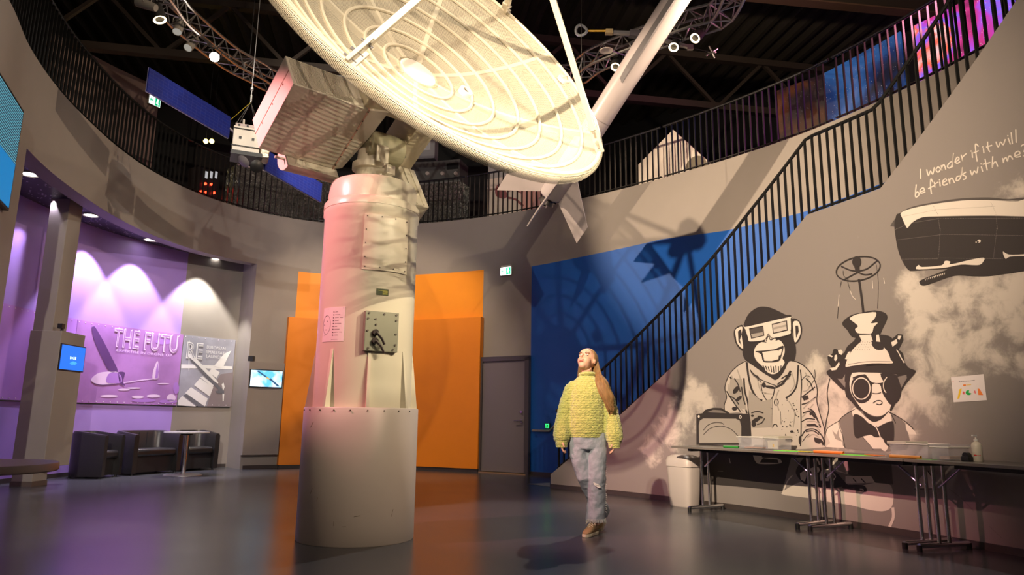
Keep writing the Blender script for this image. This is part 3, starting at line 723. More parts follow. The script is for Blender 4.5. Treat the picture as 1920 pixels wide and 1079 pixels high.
# ------------------------------------------------------------------ painting on curved walls
class Surf:
    def __init__(s, hit, mp, grid): s.hit = hit; s.map = mp; s.grid = grid
SW = Surf(lambda x, y: (lambda t: (-t[0]*SR, t[1]))(shit(x, y)), lambda u, z, o: scyl(-u/SR, SR-o, z), .25)
RC = Surf(lambda x, y: REC.hit(x, y)[:2], lambda u, z, o: REC.at(u, -o-.0125, z), REC.step)
OC = Surf(lambda x, y: OUT.hit(x, y)[:2], lambda u, z, o: OUT.at(u, -o, z), OUT.step)
def flatmesh(surf, name, items, material, off, parent):
    """items: list of (verts2d, faces) in (u,z); cut along the wall's own grid and wrapped on it"""
    bm = bmesh.new()
    for vs, fs in items:
        bv = [bm.verts.new((a, b, 0)) for a, b in vs]
        for f in fs:
            try: bm.faces.new([bv[i] for i in f])
            except Exception: pass
    if not bm.verts: return None
    lo = min(v.co.x for v in bm.verts); hi = max(v.co.x for v in bm.verts); g = surf.grid
    k = math.floor(lo/g)+1
    while k*g < hi:
        bmesh.ops.bisect_plane(bm, geom=bm.verts[:]+bm.edges[:]+bm.faces[:], plane_co=(k*g, 0, 0), plane_no=(1, 0, 0)); k += 1
    base = V((0, 0, 0)); q = parent
    while q is not None: base = base+V(q.location); q = q.parent
    for v in bm.verts: v.co = surf.map(v.co.x, v.co.y, off)-base
    bmesh.ops.recalc_face_normals(bm, faces=bm.faces)
    me = bpy.data.meshes.new(name); bm.to_mesh(me); bm.free(); me.materials.append(material)
    o = bpy.data.objects.new(name, me); COL.objects.link(o); o.parent = parent; return o
def poly2(pts):
    n = len(pts); tr = tessellate_polygon([[V((a, b, 0)) for a, b in pts]]); return (pts, [tuple(t) for t in tr])
def stroke2(pts, w, closed=False):
    """ribbon in 2-D; w number or list"""
    n = len(pts); ws = w if isinstance(w, list) else [w]*n; L = []; R_ = []
    for i in range(n):
        a = V(pts[(i-1) % n]) if (closed or i) else V(pts[0]); b = V(pts[(i+1) % n]) if (closed or i < n-1) else V(pts[-1])
        d = b-a; d = d.normalized() if d.length > 1e-9 else V((1, 0)); p = V(pts[i]); nn = V((-d.y, d.x))*ws[i]/2
        if not closed and i == 0: p = p-d*ws[i]*.3
        if not closed and i == n-1: p = p+d*ws[i]*.3
        L.append(tuple(p+nn)); R_.append(tuple(p-nn))
    vs = L+R_; m_ = n if closed else n-1
    return (vs, [(i, (i+1) % n, n+(i+1) % n, n+i) for i in range(m_)])
def pxmap(surf, item):
    return ([surf.hit(x, y) for x, y in item[0]], item[1])
class Art:
    """drawing in photo coordinates projected once onto the real wall"""
    def __init__(s, surf, sc, ox, oy): s.surf = surf; s.sc = sc; s.ox = ox; s.oy = oy; s.L = {}
    def c(s, pts): return [(s.ox+x/s.sc, s.oy+y/s.sc) for x, y in pts]
    def frame(s, sc, ox, oy): s.sc = sc; s.ox = ox; s.oy = oy; return s
    def poly(s, lay, m_, pts, raw=False):
        if len(pts) >= 7 and not raw and len(pts) < 40: pts = smooth2(pts, True, 3)
        s.L.setdefault((lay, m_), []).append(pxmap(s.surf, poly2(s.c(pts)))); return s
    def line(s, lay, m_, pts, w, closed=False):
        pts = s.c(smooth2(pts, closed)); s.L.setdefault((lay, m_), []).append(pxmap(s.surf, stroke2(pts, w/s.sc, closed))); return s
    def blob(s, lay, m_, x, y, rx, ry=None, n=16, rot=0):
        ry = ry or rx; return s.poly(lay, m_, [(x+rx*math.cos(2*PI*i/n)*math.cos(rot)-ry*math.sin(2*PI*i/n)*math.sin(rot), y+rx*math.cos(2*PI*i/n)*math.sin(rot)+ry*math.sin(2*PI*i/n)*math.cos(rot)) for i in range(n)])
    def build(s, parent, names=None, step=.0015):
        for (lay, m_), items in sorted(s.L.items(), key=lambda q: q[0][0]):
            flatmesh(s.surf, (names or {}).get(m_, m_.replace('_ink', '')+'_paint'), items, INK[m_], .0015+step*lay, parent)
def smooth2(pts, closed=False, k=4):
    if len(pts) < 3: return pts
    out = []; n = len(pts); c = [V(p) for p in pts]
    for i in range(n if closed else n-1):
        a = c[(i-1) % n] if closed or i else c[0]; b = c[i]; d = c[(i+1) % n]; e = c[(i+2) % n] if closed or i < n-2 else c[-1]
        for j in range(k):
            t = j/k; q = .5*((2*b)+(d-a)*t+(2*a-5*b+4*d-e)*t*t+(3*b-a-3*d+e)*t**3); out.append((q.x, q.y))
    if not closed: out.append(tuple(pts[-1]))
    return out
def text2(body, size, x, z, offset=0, shear=0, align='LEFT'):
    cu = bpy.data.curves.new('txt', 'FONT'); cu.body = body; cu.size = size; cu.offset = offset; cu.align_x = align; cu.resolution_u = 3; cu.space_character = 1.06
    ob = bpy.data.objects.new('txt', cu); COL.objects.link(ob); dg = bpy.context.evaluated_depsgraph_get(); me = ob.evaluated_get(dg).to_mesh()
    vs = [(x+v.co.x, z+v.co.y) for v in me.vertices]; fs = [tuple(p.vertices) for p in me.polygons]
    ob.evaluated_get(dg).to_mesh_clear(); bpy.data.objects.remove(ob); bpy.data.curves.remove(cu)
    return (vs, fs)
def text3(name, body, size, o, ux, uz, material, parent, align='CENTER', off=0):
    """flat lettering on a plane: origin o, right ux, up uz"""
    vs, fs = text2(body, size, 0, 0, off, align=align); ux = V(ux); uz = V(uz); o = V(o)
    return MB().add([o+ux*a+uz*b for a, b in vs], fs).build(name, material, parent, fix=False)
INK = dict(
 black_ink=mat('black_mural_paint', (.035, .03, .03), .6), grey_ink=mat('grey_mural_paint', (.2, .18, .17), .6), mid_ink=mat('mid_grey_mural_paint', (.36, .33, .3), .6),
 white_ink=mat('white_mural_paint', (.72, .66, .6), .6), pale_ink=mat('pale_mural_paint', (.55, .5, .46), .6), dark_ink=mat('dark_grey_mural_paint', (.09, .08, .078), .6),
 lilac_ink=mat('lilac_print', (.4, .19, .52), .45, noise=.35, nscale=2.5), plum_ink=mat('plum_print', (.12, .05, .2), .45), violet_ink=mat('violet_print', (.42, .2, .66), .45), pinkw_ink=mat('pink_white_print', (.8, .6, .88), .45),
 greyp_ink=mat('cool_grey_print', (.33, .33, .4), .45, noise=.35, nscale=3), silver_ink=mat('silver_print', (.75, .74, .76), .4), slate_ink=mat('slate_print', (.14, .14, .17), .45), taupe_ink=mat('taupe_print', (.24, .2, .22), .45))

# ------------------------------------------------------------------ alcove: pillar, kiosks, screens
pb = MB(); pb.box((-6.855, 10.34, 2.11), (.29, .32, 4.22))
pil = setting(pb.build('trim_2', M['wall'], bevel=.004), 'square grey pillar at the alcove edge')
MB().box((-6.855, 10.34, .035), (.31, .34, .07)).build('skirting', mat('brown_skirting', (.1, .075, .065), .45), pil)
k0 = aty(81, 877, 10.16); k1 = aty(117, 621, 10.16); kx = k0.x
kx2 = kx; zt_, zb_ = k1.z, k0.z
kio = thing('kiosk_housing', 'tall grey kiosk box around the pillar with blue portrait screen', 'kiosk', (kx-.25, 10.45, 0))
dep = atpl(128, 872, (kx, 0, 0), (1, 0, 0)).y
MB().box(((-7.0+kx)/2-.0, (10.15+dep)/2, (zb_+zt_)/2), (kx+7.0+.02, dep-10.15, zt_-zb_)).build('cabinet', M['wall'], kio, bevel=.005)
def wallquad(c0, c1, plane_o, plane_n):
    a = atpl(*c0, plane_o, plane_n); b = atpl(*c1, plane_o, plane_n); return a, b
a, b = wallquad((115, 646), (153, 697), (kx+.012, 0, 0), (1, 0, 0))
scr = MB().box((kx+.012, (a.y+b.y)/2, (a.z+b.z)/2), (.03, abs(a.y-b.y)+.03, abs(a.z-b.z)+.03)).build('screen_frame', M['black'], kio)
MB().box((kx+.029, (a.y+b.y)/2, (a.z+b.z)/2), (.004, abs(a.y-b.y), abs(a.z-b.z))).build('display', emis('blue_display', (.01, .16, .8), 1.2), scr)
W1 = emis('display_white', (.6, .8, 1), 1.5)
yc, zc = (a.y+b.y)/2, (a.z+b.z)/2
mb = MB()
for i_, (w_, h_) in enumerate(((.02, .04), (.03, .03), (.015, .045), (.03, .045))): mb.box((kx+.032, yc-.06+i_*.04, zc), (.002, w_, h_))
mb.build('display_logo', W1, scr)
mb = MB()
for i in range(7): mb.tube([(kx+.0335, yc+.03+.11*math.cos(q)*(1-.1*i), zc-.12+.07*math.sin(q)*(1-.1*i)) for q in [PI*j/12 for j in range(3, 11)]], .0018, n=4)
mb.build('display_graphics', emis('display_cyan', (.1, .5, 1), 1.4), scr)
sp_ = MB(); sp_.cyl((kx-.02, 10.2, zt_), (kx-.02, 10.2, zt_+.04), .02); sp_.box((kx-.02, 10.17, zt_+.07), (.07, .07, .07)); sp_.build('spotlight', M['black'], kio)

# kiosk on the wide pillar
s0, zb_, _ = OUT.hit(454, 854, -.16); s1, _, _ = OUT.hit(521, 856, -.16); _, zt_, _ = OUT.hit(469, 678, -.16)
kio = thing('kiosk_housing', 'flat grey kiosk box with landscape screen beside the orange panel', 'kiosk', OUT.at((s0+s1)/2, -.08, 0))
strip(MB(), OUT, s0, s1, zb_, zt_, -.16, -.0).build('cabinet', M['wall'], kio)
ka, zka, _ = OUT.hit(471, 694, -.17); kb, zkb, _ = OUT.hit(527, 727, -.17)
scr = strip(MB(), OUT, ka-.02, kb+.02, zkb-.02, zka+.02, -.175, -.155, step=2).build('screen_frame', M['black'], kio)
def skyscreen():
    m_ = emis('sky_display', (.5, .8, 1), 1.6); nt = m_.node_tree; tc = nt.nodes.new('ShaderNodeTexCoord'); n = nt.nodes.new('ShaderNodeTexNoise'); n.inputs['Scale'].default_value = 4
    nt.links.new(tc.outputs['Object'], n.inputs['Vector']); mx = nt.nodes.new('ShaderNodeMix'); mx.data_type = 'RGBA'; mx.inputs['A'].default_value = (.1, .45, .8, 1); mx.inputs['B'].default_value = (.85, .95, 1, 1)
    r = nt.nodes.new('ShaderNodeMapRange'); r.inputs['From Min'].default_value = .4; r.inputs['From Max'].default_value = .62; nt.links.new(n.outputs['Fac'], r.inputs['Value']); nt.links.new(r.outputs[0], mx.inputs['Factor'])
    nt.links.new(mx.outputs['Result'], nt.nodes['Principled BSDF'].inputs['Emission Color']); return m_
strip(MB(), OUT, ka, kb, zkb, zka, -.179, -.175, step=2).build('display', skyscreen(), scr)
A0 = OUT.at(ka, -.18); B0 = OUT.at(kb, -.18)
def kp(u_, v_, o=0): q = A0.lerp(B0, u_); return V((q.x, q.y-o, zkb+(zka-zkb)*v_))
mb = MB(); mb.bar(kp(.2, .95, .004), kp(.62, .45, .004), .03, .002, up=(0, 1, 0)); mb.bar(kp(.6, .5, .004), kp(.9, .05, .004), .045, .002, up=(0, 1, 0)); mb.build('display_rocket', emis('display_slate', (.05, .15, .28), .8), scr)
mb = MB(); mb.bar(kp(.5, .57, .007), kp(.6, .48, .007), .03, .002, up=(0, 1, 0)); mb.build('display_stage', emis('display_amber', (.9, .6, .2), .9), scr)
sp_ = MB(); q = OUT.at(s0+.06, -.1, zt_+.06); sp_.box(q, (.1, .1, .1)); sp_.build('spotlight', M['black'], kio)
# big screen on the left wall
s1, zt_, _ = OUT.hit(43, 209, -.05); _, zb_, _ = OUT.hit(9.6, 391, -.05); s0 = s1-1.3
BS = thing('wall_screen', 'large blue information screen on the grey wall at the far left', 'screen', OUT.at((s0+s1)/2, -.03, (zt_+zb_)/2))
A0 = OUT.at(s0, -.03); B0 = OUT.at(s1, -.03); ux = (B0-A0).normalized(); un = V((ux.y, -ux.x, 0)); RS = frame(ux, un, (0, 0, 1)); cc = (A0+B0)/2; WS = (B0-A0).length
MB().box(cc+V((0, 0, (zt_+zb_)/2)), (WS, .06, zt_-zb_), RS).build('screen_frame', M['black'], BS)
def infoscreen():
    m_ = emis('information_display', (.02, .2, .4), .6); nt = m_.node_tree; N_ = nt.nodes.new; L = nt.links
    uv = N_('ShaderNodeUVMap'); sp = N_('ShaderNodeSeparateXYZ'); L.new(uv.outputs[0], sp.inputs[0])
    w_ = N_('ShaderNodeMath'); w_.operation = 'MULTIPLY'; w_.inputs[1].default_value = 2*PI/.024; L.new(sp.outputs['Y'], w_.inputs[0])
    s_ = N_('ShaderNodeMath'); s_.operation = 'SINE'; L.new(w_.outputs[0], s_.inputs[0])
    n = N_('ShaderNodeTexNoise'); n.inputs['Scale'].default_value = 1; mp = N_('ShaderNodeMapping'); mp.inputs['Scale'].default_value = (110, 60, 1); L.new(uv.outputs[0], mp.inputs[0]); L.new(mp.outputs[0], n.inputs['Vector'])
    a = N_('ShaderNodeMath'); a.operation = 'MULTIPLY_ADD'; a.inputs[1].default_value = .25; L.new(s_.outputs[0], a.inputs[0]); L.new(n.outputs['Fac'], a.inputs[2])
    g = N_('ShaderNodeMath'); g.operation = 'GREATER_THAN'; g.inputs[1].default_value = .56; L.new(a.outputs[0], g.inputs[0])
    hi = N_('ShaderNodeMath'); hi.operation = 'GREATER_THAN'; hi.inputs[1].default_value = .45; L.new(sp.outputs['Y'], hi.inputs[0])
    lt = N_('ShaderNodeMath'); lt.operation = 'MULTIPLY'; L.new(g.outputs[0], lt.inputs[0]); L.new(hi.outputs[0], lt.inputs[1])
    base = N_('ShaderNodeMix'); base.data_type = 'RGBA'; base.inputs['A'].default_value = (.0, .3, .75, 1); base.inputs['B'].default_value = (.03, .06, .1, 1); L.new(hi.outputs[0], base.inputs['Factor'])
    mx = N_('ShaderNodeMix'); mx.data_type = 'RGBA'; mx.inputs['B'].default_value = (.15, .6, .75, 1); L.new(base.outputs['Result'], mx.inputs['A']); L.new(lt.outputs[0], mx.inputs['Factor'])
    L.new(mx.outputs['Result'], nt.nodes['Principled BSDF'].inputs['Emission Color']); return m_
hS = zt_-zb_
def suv(p, i): q = p-A0; return (q.dot(ux)/hS, (p.z-zb_)/hS)
MB().box(cc+un*.032+V((0, 0, (zt_+zb_)/2)), (WS-.06, .004, hS-.06), RS).build('display', infoscreen(), BS, uvf=suv)

# ------------------------------------------------------------------ alcove picture boards
z_t = lambda s_: 0
bt = [REC.hit(*q)[:2] for q in [(1, 563), (66, 575), (139, 597), (250, 618), (342, 633), (440, 642)]]
bb = [REC.hit(*q)[:2] for q in [(1, 745), (140, 756), (328, 762), (430, 765)]]
ZTB = sum(q[1] for q in bt)/len(bt); ZBB = sum(q[1] for q in bb)/len(bb)
sj1 = REC.hit(139, 640)[0]; sj2 = REC.hit(336, 700)[0]; sj3 = REC.hit(436, 700)[0]
def board(s0, s1, m_, label):
    o = strip(MB(), REC, s0, s1, ZBB, ZTB, -.012, .0).build('picture_board', INK[m_], smooth=True); tag(o, label, 'picture board')
    e = strip(MB(), REC, s0, s1, ZBB-.02, ZBB, -.014, .0).build('lower_edge', M['black'], o); 
    q = s0+.03; PNM = mat('pale_pin', (.8, .7, .85), .4)
    while q < s1:
        for z in (ZBB+.03, ZTB-.03): p = REC.at(q, -.012, z); p2 = REC.at(q, -.016, z); MB().cyl(p, p2, .009, n=6).build('pin', PNM, o)
        q += .14
    return o
B1 = board(.3, sj1, 'violet_ink', 'plain violet picture board on the purple wall left of the drone picture')
B2 = board(sj1+.01, sj2, 'lilac_ink', 'lilac picture board of a white drone over clouds on the purple wall')
B3 = board(sj2+.02, sj3, 'greyp_ink', 'grey picture board of a satellite with solar panels on the grey wall')
art = Art(RC, 5.394, 120, 580)
art.poly(1, 'pinkw_ink', [(430, 980), (520, 850), (650, 830), (760, 860), (900, 855), (1080, 900), (1120, 950), (900, 930), (650, 920)]) if False else None
art.poly(2, 'plum_ink', [(272, 190), (288, 178), (310, 186), (400, 340), (470, 480), (540, 632), (455, 632), (370, 480), (320, 370), (290, 290)])
art.poly(2, 'pinkw_ink', [(265, 715), (310, 665), (370, 640), (470, 632), (540, 640), (580, 680), (585, 735), (540, 752), (380, 765), (300, 750)])
art.poly(3, 'violet_ink', [(420, 740), (440, 660), (500, 640), (560, 660), (580, 710), (570, 745), (500, 752)])
art.poly(3, 'plum_ink', [(540, 640), (605, 640), (600, 690), (585, 735), (612, 775), (560, 752), (545, 700)])
art.line(2, 'pinkw_ink', [(600, 745), (750, 722), (900, 705)], 9)
art.poly(2, 'pinkw_ink', [(890, 705), (893, 640), (915, 570), (940, 525), (952, 570), (950, 640), (945, 705)])
art.poly(3, 'violet_ink', [(915, 700), (925, 610), (944, 540), (950, 640), (942, 702)])
art.line(2, 'plum_ink', [(300, 752), (380, 768), (540, 756)], 7)
for x, y, rx, ry in ((600, 815, 60, 10), (700, 800, 70, 8), (1000, 755, 60, 6), (740, 890, 60, 14), (1080, 900, 45, 40), (900, 880, 70, 16), (450, 880, 90, 12)): art.blob(1, 'pinkw_ink', x, y, rx, ry)
for x, y, rx, ry in ((800, 925, 120, 18), (1050, 935, 90, 20), (1130, 800, 30, 60), (1000, 330, 80, 30)): art.blob(1, 'violet_ink', x, y, rx, ry)
art.build(B2)
art = Art(RC, 5.394, 120, 580)
for q in ([(1145, 930), (1190, 878), (1330, 985), (1150, 975)], [(1220, 850), (1280, 790), (1450, 905), (1420, 985)], [(1310, 770), (1370, 700), (1505, 790), (1470, 885)], [(1400, 670), (1360, 690), (1500, 600), (1580, 660)] if False else [(1370, 690), (1400, 680), (1510, 770), (1500, 790)],
          [(1460, 640), (1495, 590), (1570, 640), (1540, 700)], [(1510, 580), (1620, 450), (1690, 420), (1600, 600)]): art.poly(2, 'silver_ink', q)
art.poly(2, 'slate_ink', [(1205, 870), (1240, 860), (1420, 985), (1350, 985)])
art.poly(1, 'taupe_ink', [(1500, 790), (1580, 660), (1710, 640), (1690, 985), (1440, 985)])
art.poly(3, 'slate_ink', [(1275, 520), (1300, 500), (1620, 830), (1600, 850), (1540, 800)])
art.poly(4, 'silver_ink', [(1250, 460), (1290, 455), (1340, 510), (1540, 720), (1520, 735), (1310, 530), (1260, 490)])
art.poly(4, 'silver_ink', [(1590, 760), (1610, 745), (1622, 790), (1605, 830)]); art.poly(4, 'silver_ink', [(1597, 850), (1618, 860), (1612, 930), (1602, 935)]); art.poly(4, 'slate_ink', [(1525, 830), (1560, 820), (1620, 835), (1610, 860), (1540, 850)])
art.line(3, 'silver_ink', [(1262, 320), (1258, 620)], 7)
art.poly(1, 'silver_ink', [(1180, 560), (1400, 565), (1700, 580), (1700, 610), (1400, 600), (1180, 600)])
art.build(B3)
def rtext(body, px0, px1, m_, parent, off, grow=0, nm='lettering'):
    (s0, z0), (s1, z1) = RC.hit(*px0), RC.hit(*px1)
    h = z1-z0; it = text2(body, h/.72, 0, z0, grow); w_ = max(v[0] for v in it[0]); k_ = (s1-s0)/w_
    flatmesh(RC, nm, [([(s0+a*k_, b) for a, b in it[0]], it[1])], INK[m_], off, parent)
for (body, a, b, par, c1, c2) in (('THE FUTU', (210, 649), (335, 630), B2, 'pinkw_ink', 'lilac_ink'), ('RE', (346, 671), (381, 644), B3, 'silver_ink', 'greyp_ink')):
    rtext(body, a, b, c1, par, .009, .012, 'outlined_lettering'); rtext(body, a, b, c2, par, .0105, -.008, 'lettering_fill')
rtext('EXPERTISE IN DRONE OP', (215, 657), (300, 655), 'pinkw_ink', B2, .0165) if False else None
def rt2(body, x0, y0, x1, hpx, m_, par):
    s0, z0 = RC.hit(x0, y0); s1, _ = RC.hit(x1, y0); _, z1 = RC.hit(x0, y0-hpx); h = abs(z1-z0)
    it = text2(body, h/.72, 0, z0, 0); w_ = max(v[0] for v in it[0]); k_ = (s1-s0)/w_
    flatmesh(RC, 'lettering', [([(s0+a*k_, b) for a, b in it[0]], it[1])], INK[m_], .009, par)
rt2('EXPERTISE IN DRONE OP', 216, 659, 322, 5, 'pinkw_ink', B2)
rt2('EUROPEAN', 386, 654, 422, 6, 'silver_ink', B3); rt2('SMALLSAT', 385.5, 663, 421, 6, 'silver_ink', B3); rt2('LAUNCH', 385, 671, 416, 6, 'silver_ink', B3)

# ------------------------------------------------------------------ alcove downlights
for i, (x, y) in enumerate([(55, 328), (170, 405), (282, 451), (402, 487)]):
    p = atz(x, y, 4.2)
    t = thing('downlight', ['round recessed downlight at the near end of the alcove ceiling', 'round recessed downlight right of the pillar top', 'round recessed downlight over the middle of the purple wall', 'round recessed downlight over the grey end of the alcove'][i], 'downlight', (p.x, p.y, 4.2), group=None)
    MB().lathe([(.085, .02), (.1, .0), (.115, -.006), (.115, .02)], (p.x, p.y, 4.205), n=28).build('trim_ring', M['white'], t, smooth=True)
    MB().lathe([(0, .004), (.086, .004)], (p.x, p.y, 4.203), n=28).build('lens', emis('downlight_glow', (1, .93, .85), 14), t)
    # the lamp's own light, wall-washing the curved alcove wall
    if True:
        s_ = REC.hit([28, 152, 247, 372][i], 520)[0]; w_ = REC.at(s_); o_ = REC.at(s_, -.42)
        spot('downlight_beam', (o_.x, o_.y, 4.19), (w_.x*.6+o_.x*.4, w_.y*.6+o_.y*.4, 2.0), 380, [LAV, LAV, LAV, (1, .95, .85)][i], 74, .35, .03)

# ------------------------------------------------------------------ lounge furniture
LEA = mat('black_leather', (.02, .019, .02), .32, spec=.6, bump=.15, bscale=90); LEB = mat('black_leatherette_side', (.015, .015, .018), .45)
def tub(name, label, cat, front_a, front_b, depth, h=.74):
    """armchair or sofa; front_a/front_b: ends of the front edge on the floor (left/right seen from the front); it extends backwards"""
    a = V((*front_a, 0)); b = V((*front_b, 0)); x = (b-a).normalized(); w_ = (b-a).length; y = V((x.y, -x.x, 0))  # y points forward (to the room)
    if (CAM-a).dot(y) < 0: y = -y
    back = -y; o = a
    t = thing(name, label, cat, (a+b)/2+back*depth/2)
    th = .085; path = [(0, 0)]; r = min(.24, w_*.35)
    path += [(0, depth-r)]+[(r-r*math.cos(q), depth-r+r*math.sin(q)) for q in [PI/2*k/7 for k in range(1, 8)]]+[(w_-r+r*math.sin(q), depth-r+r*math.cos(q)) for q in [PI/2*k/7 for k in range(0, 8)]]+[(w_, 0)]
    N_ = len(path); P3 = [V(p) for p in path]; vs = []; arm = h-.06
    for i, p in enumerate(P3):
        d = (P3[min(i+1, N_-1)]-P3[max(i-1, 0)]).normalized(); nrm = V((d.y, -d.x))  # inward
        f = max(0, min(1, p.y/depth)); top = arm+(h-arm)*min(1, f*1.3)
        for off, z in ((.0, .03), (-.01, top-.04), (.012, top), (th-.02, top+.002), (th, top-.04), (th, .03)):
            q = p+nrm*off; vs.append(o+x*q.x+back*q.y+V((0, 0, z)))
    fs = [(6*i+k, 6*i+(k+1) % 6, 6*i+6+(k+1) % 6, 6*i+6+k) for i in range(N_-1) for k in range(6)]+[tuple(range(6)), tuple(6*N_-1-k for k in range(6))]
    sh_ = MB().add(vs, fs).build('shell', LEA, t, smooth=True, angle=50)
    RF = frame(x, back, (0, 0, 1)); c = o+x*w_/2+back*(depth/2)
    MB().box(c+V((0, 0, .37))-back*.03, (w_-2*th, depth-th-.02, .13), RF).build('seat_cushion', LEA, t, bevel=.04, smooth=True)
    MB().box(c+V((0, 0, .17))+back*.02, (w_-2*th, depth-th-.08, .27), RF).build('base', LEB, t)
    mb = MB()
    k_ = int(w_/.2)
    for i in range(1, k_+1):
        q = w_*i/(k_+1); mb.bar(o+x*q+back*(depth-th-.003)+V((0, 0, .45)), o+x*q+back*(depth-th-.003)+V((0, 0, h-.03)), .006, .006)
    mb.build('back_seams', LEB, sh_)
    for fx in (.06, w_-.06):
        for fy in (.06, depth-.08): MB().cyl(o+x*fx+back*fy, o+x*fx+back*fy+V((0, 0, .035)), .02, n=10).build('leg', M['black'], t)
    return t
tub('tub_chair', 'black leather tub chair nearest the pillar, turned side on', 'armchair', (-6.50, 11.52), (-6.50, 12.1), .62)
tub('tub_sofa', 'black leather two-seat tub sofa between the two tub chairs', 'sofa', (-6.38, 12.2), (-6.02, 13.18), .58)
tub('tub_chair', 'black leather tub chair at the grey wall, facing the round table', 'armchair', (-6.02, 13.3), (-5.62, 13.86), .55)
ct = aty(343, 890, 12.5); ct = V((ct.x, 12.5, 0))
def pedtable(loc, r, h, label, top_m, th=.025):
    t = thing('round_table', label, 'table', loc)
    MB().lathe([(0, h-th), (r-.006, h-th), (r, h-th+.006), (r, h-.005), (r-.004, h), (0, h)], loc, n=48).build('tabletop', top_m, t, smooth=True)
    MB().cyl(V(loc)+V((0, 0, .02)), V(loc)+V((0, 0, h-th)), .034, n=20).build('column', M['chrome'], t, smooth=True)
    MB().lathe([(0, 0), (r*.85, 0), (r*.85, .008), (.06, .03), (0, .03)], loc, n=40).build('foot', M['alu'], t, smooth=True)
    MB().lathe([(0, h-th-.03), (.1, h-th-.03), (.1, h-th)], loc, n=20).build('top_plate', M['black'], t)
    return t
pedtable(ct, .37, .735, 'round pedestal table with pale top before the sofa', mat('pale_grey_laminate', (.4, .39, .37), .3))
zt0 = .72; e = atz(57, 881, zt0); pedtable(V((e.x-.42, e.y+.12, 0)), .42, zt0+.02, 'round table with brown edge cut by the left side of the photo', mat('brown_edge_laminate', (.26, .2, .19), .4), th=.045)
# ------------------------------------------------------------------ roof steelwork
STL = mat('dark_brown_steel', (.06, .045, .036), .5)
def beam(label, a, b, depth, sect=.16, pan=8):
    t = thing('roof_truss', label, 'roof beam', (a+b)/2)
    for nm, dz in (('bottom_chord', 0), ('top_chord', depth)):
        MB().bar(a+V((0, 0, dz)), b+V((0, 0, dz)), sect, sect*.9).build(nm, STL, t)
    for i in range(pan):
        p = a.lerp(b, (i+.0)/pan); q = a.lerp(b, (i+.5)/pan); r = a.lerp(b, (i+1.0)/pan)
        MB().bar(p+V((0, 0, depth)), q, .07).build('web', STL, t); MB().bar(q, r+V((0, 0, depth)), .07).build('web', STL, t)
    MB().bar(a+V((0, 0, depth)), a+V((0, 0, ZC-.005)), .1).build('hanger', STL, t); MB().bar(b+V((0, 0, depth)), b+V((0, 0, ZC-.005)), .1).build('hanger', STL, t)
zb = 7.75
a = atz(300, 100, zb); b = atz(1300, 197, zb); d = (b-a).normalized()
def clipw(o, d, sgn):
    t_ = 0
    for k in range(400):
        t_ += .05; p = o+d*sgn*t_; 
        if min((V((p.x, p.y))-q).length for q in WUP.p) < .3: break
    return o+d*sgn*(t_-.25)
mid = (a+b)/2
beam('black roof truss spanning behind the antenna above the upper floor', clipw(mid, d, -1), clipw(mid, d, 1), 1.15, pan=9)
b2a = atz(1330, -12, 8.9); b2b = atz(1640, 18, 8.9)
t = thing('roof_beam', 'brown steel beam crossing under the deck at the top right', 'roof beam', (b2a+b2b)/2)
dd = (b2b-b2a).normalized(); b2b = clipw(b2b-dd*1, dd, 1); b2a = b2a-dd*6
MB().bar(b2a, b2b, .22, .03).build('bottom_flange', mat('brown_steel', (.16, .09, .06), .5), t); MB().bar(b2a+V((0, 0, .25)), b2b+V((0, 0, .25)), .03, .5, up=(0, 0, 1)).build('beam_web', STL, t); MB().bar(b2a+V((0, 0, .5)), b2b+V((0, 0, .5)), .22, .03).build('top_flange', STL, t)
MB().bar(b2a+V((0, 0, .5)), V((b2a.x, b2a.y, ZC-.005)), .1).build('hanger', STL, t); MB().bar(b2b-dd*.3+V((0, 0, .5)), V((b2b.x-dd.x*.3, b2b.y-dd.y*.3, ZC-.005)), .1).build('hanger', STL, t)
# ------------------------------------------------------------------ ring truss
TZ = 7.0
tp = [atz(x, y, TZ) for x, y in [(308, -10), (335, 28), (365, 55), (400, 85), (440, 115), (480, 135), (528, 158)]]+[atz(x, y, TZ) for x, y in [(1070, 143), (1110, 116), (1180, 86), (1290, 45), (1360, 12)]]
c2 = V((-1.2, 8.2)); 
TC = Curve([(p.x, p.y) for p in tp[:7]]+[(-2.9, 12.0), (-1.2, 12.1), (.0, 11.6)]+[(p.x, p.y) for p in tp[7:]]+[(2.75, 7.0), (1.8, 5.0), (.1, 4.1), (-1.8, 4.0), (-3.6, 4.7), (-4.9, 6.2)], step=.15)
ring = thing('ring_truss', 'round silver lighting truss hanging under the roof', 'lighting truss', (-1.2, 8.0, TZ))
nseg = 12; W2 = .145
for g in range(nseg):
    mb = MB(); s0 = TC.L*g/nseg; s1 = TC.L*(g+1)/nseg; n = 12
    ch = [(-W2, W2), (W2, W2), (-W2, -W2), (W2, -W2)]
    pt = lambda s_, c: TC.at(s_, c[0], TZ+c[1])
    for c in ch: mb.tube([pt(s0+(s1-s0)*i/n, c) for i in range(n+1)], .024, n=6)
    for i in range(n):
        a_ = s0+(s1-s0)*i/n; b_ = s0+(s1-s0)*(i+1)/n
        for c, e in ((0, 1), (2, 3), (0, 2), (1, 3)):
            if i % 2: c, e = e, c
            mb.cyl(pt(a_, ch[c]), pt(b_, ch[e]), .01, n=5, cap=False)
    for c, e in ((0, 1), (2, 3), (0, 2), (1, 3)): mb.cyl(pt(s0, ch[c]), pt(s0, ch[e]), .014, n=6)
    mb.build('truss_segment', M['alu'], ring, smooth=True)
for k in range(6):
    p = TC.at(TC.L*(k+.5)/6, 0, TZ+W2); MB().cyl(p, V((p.x, p.y, ZC-.005)), .008, n=6).build('hanging_cable', M['steel'], ring)
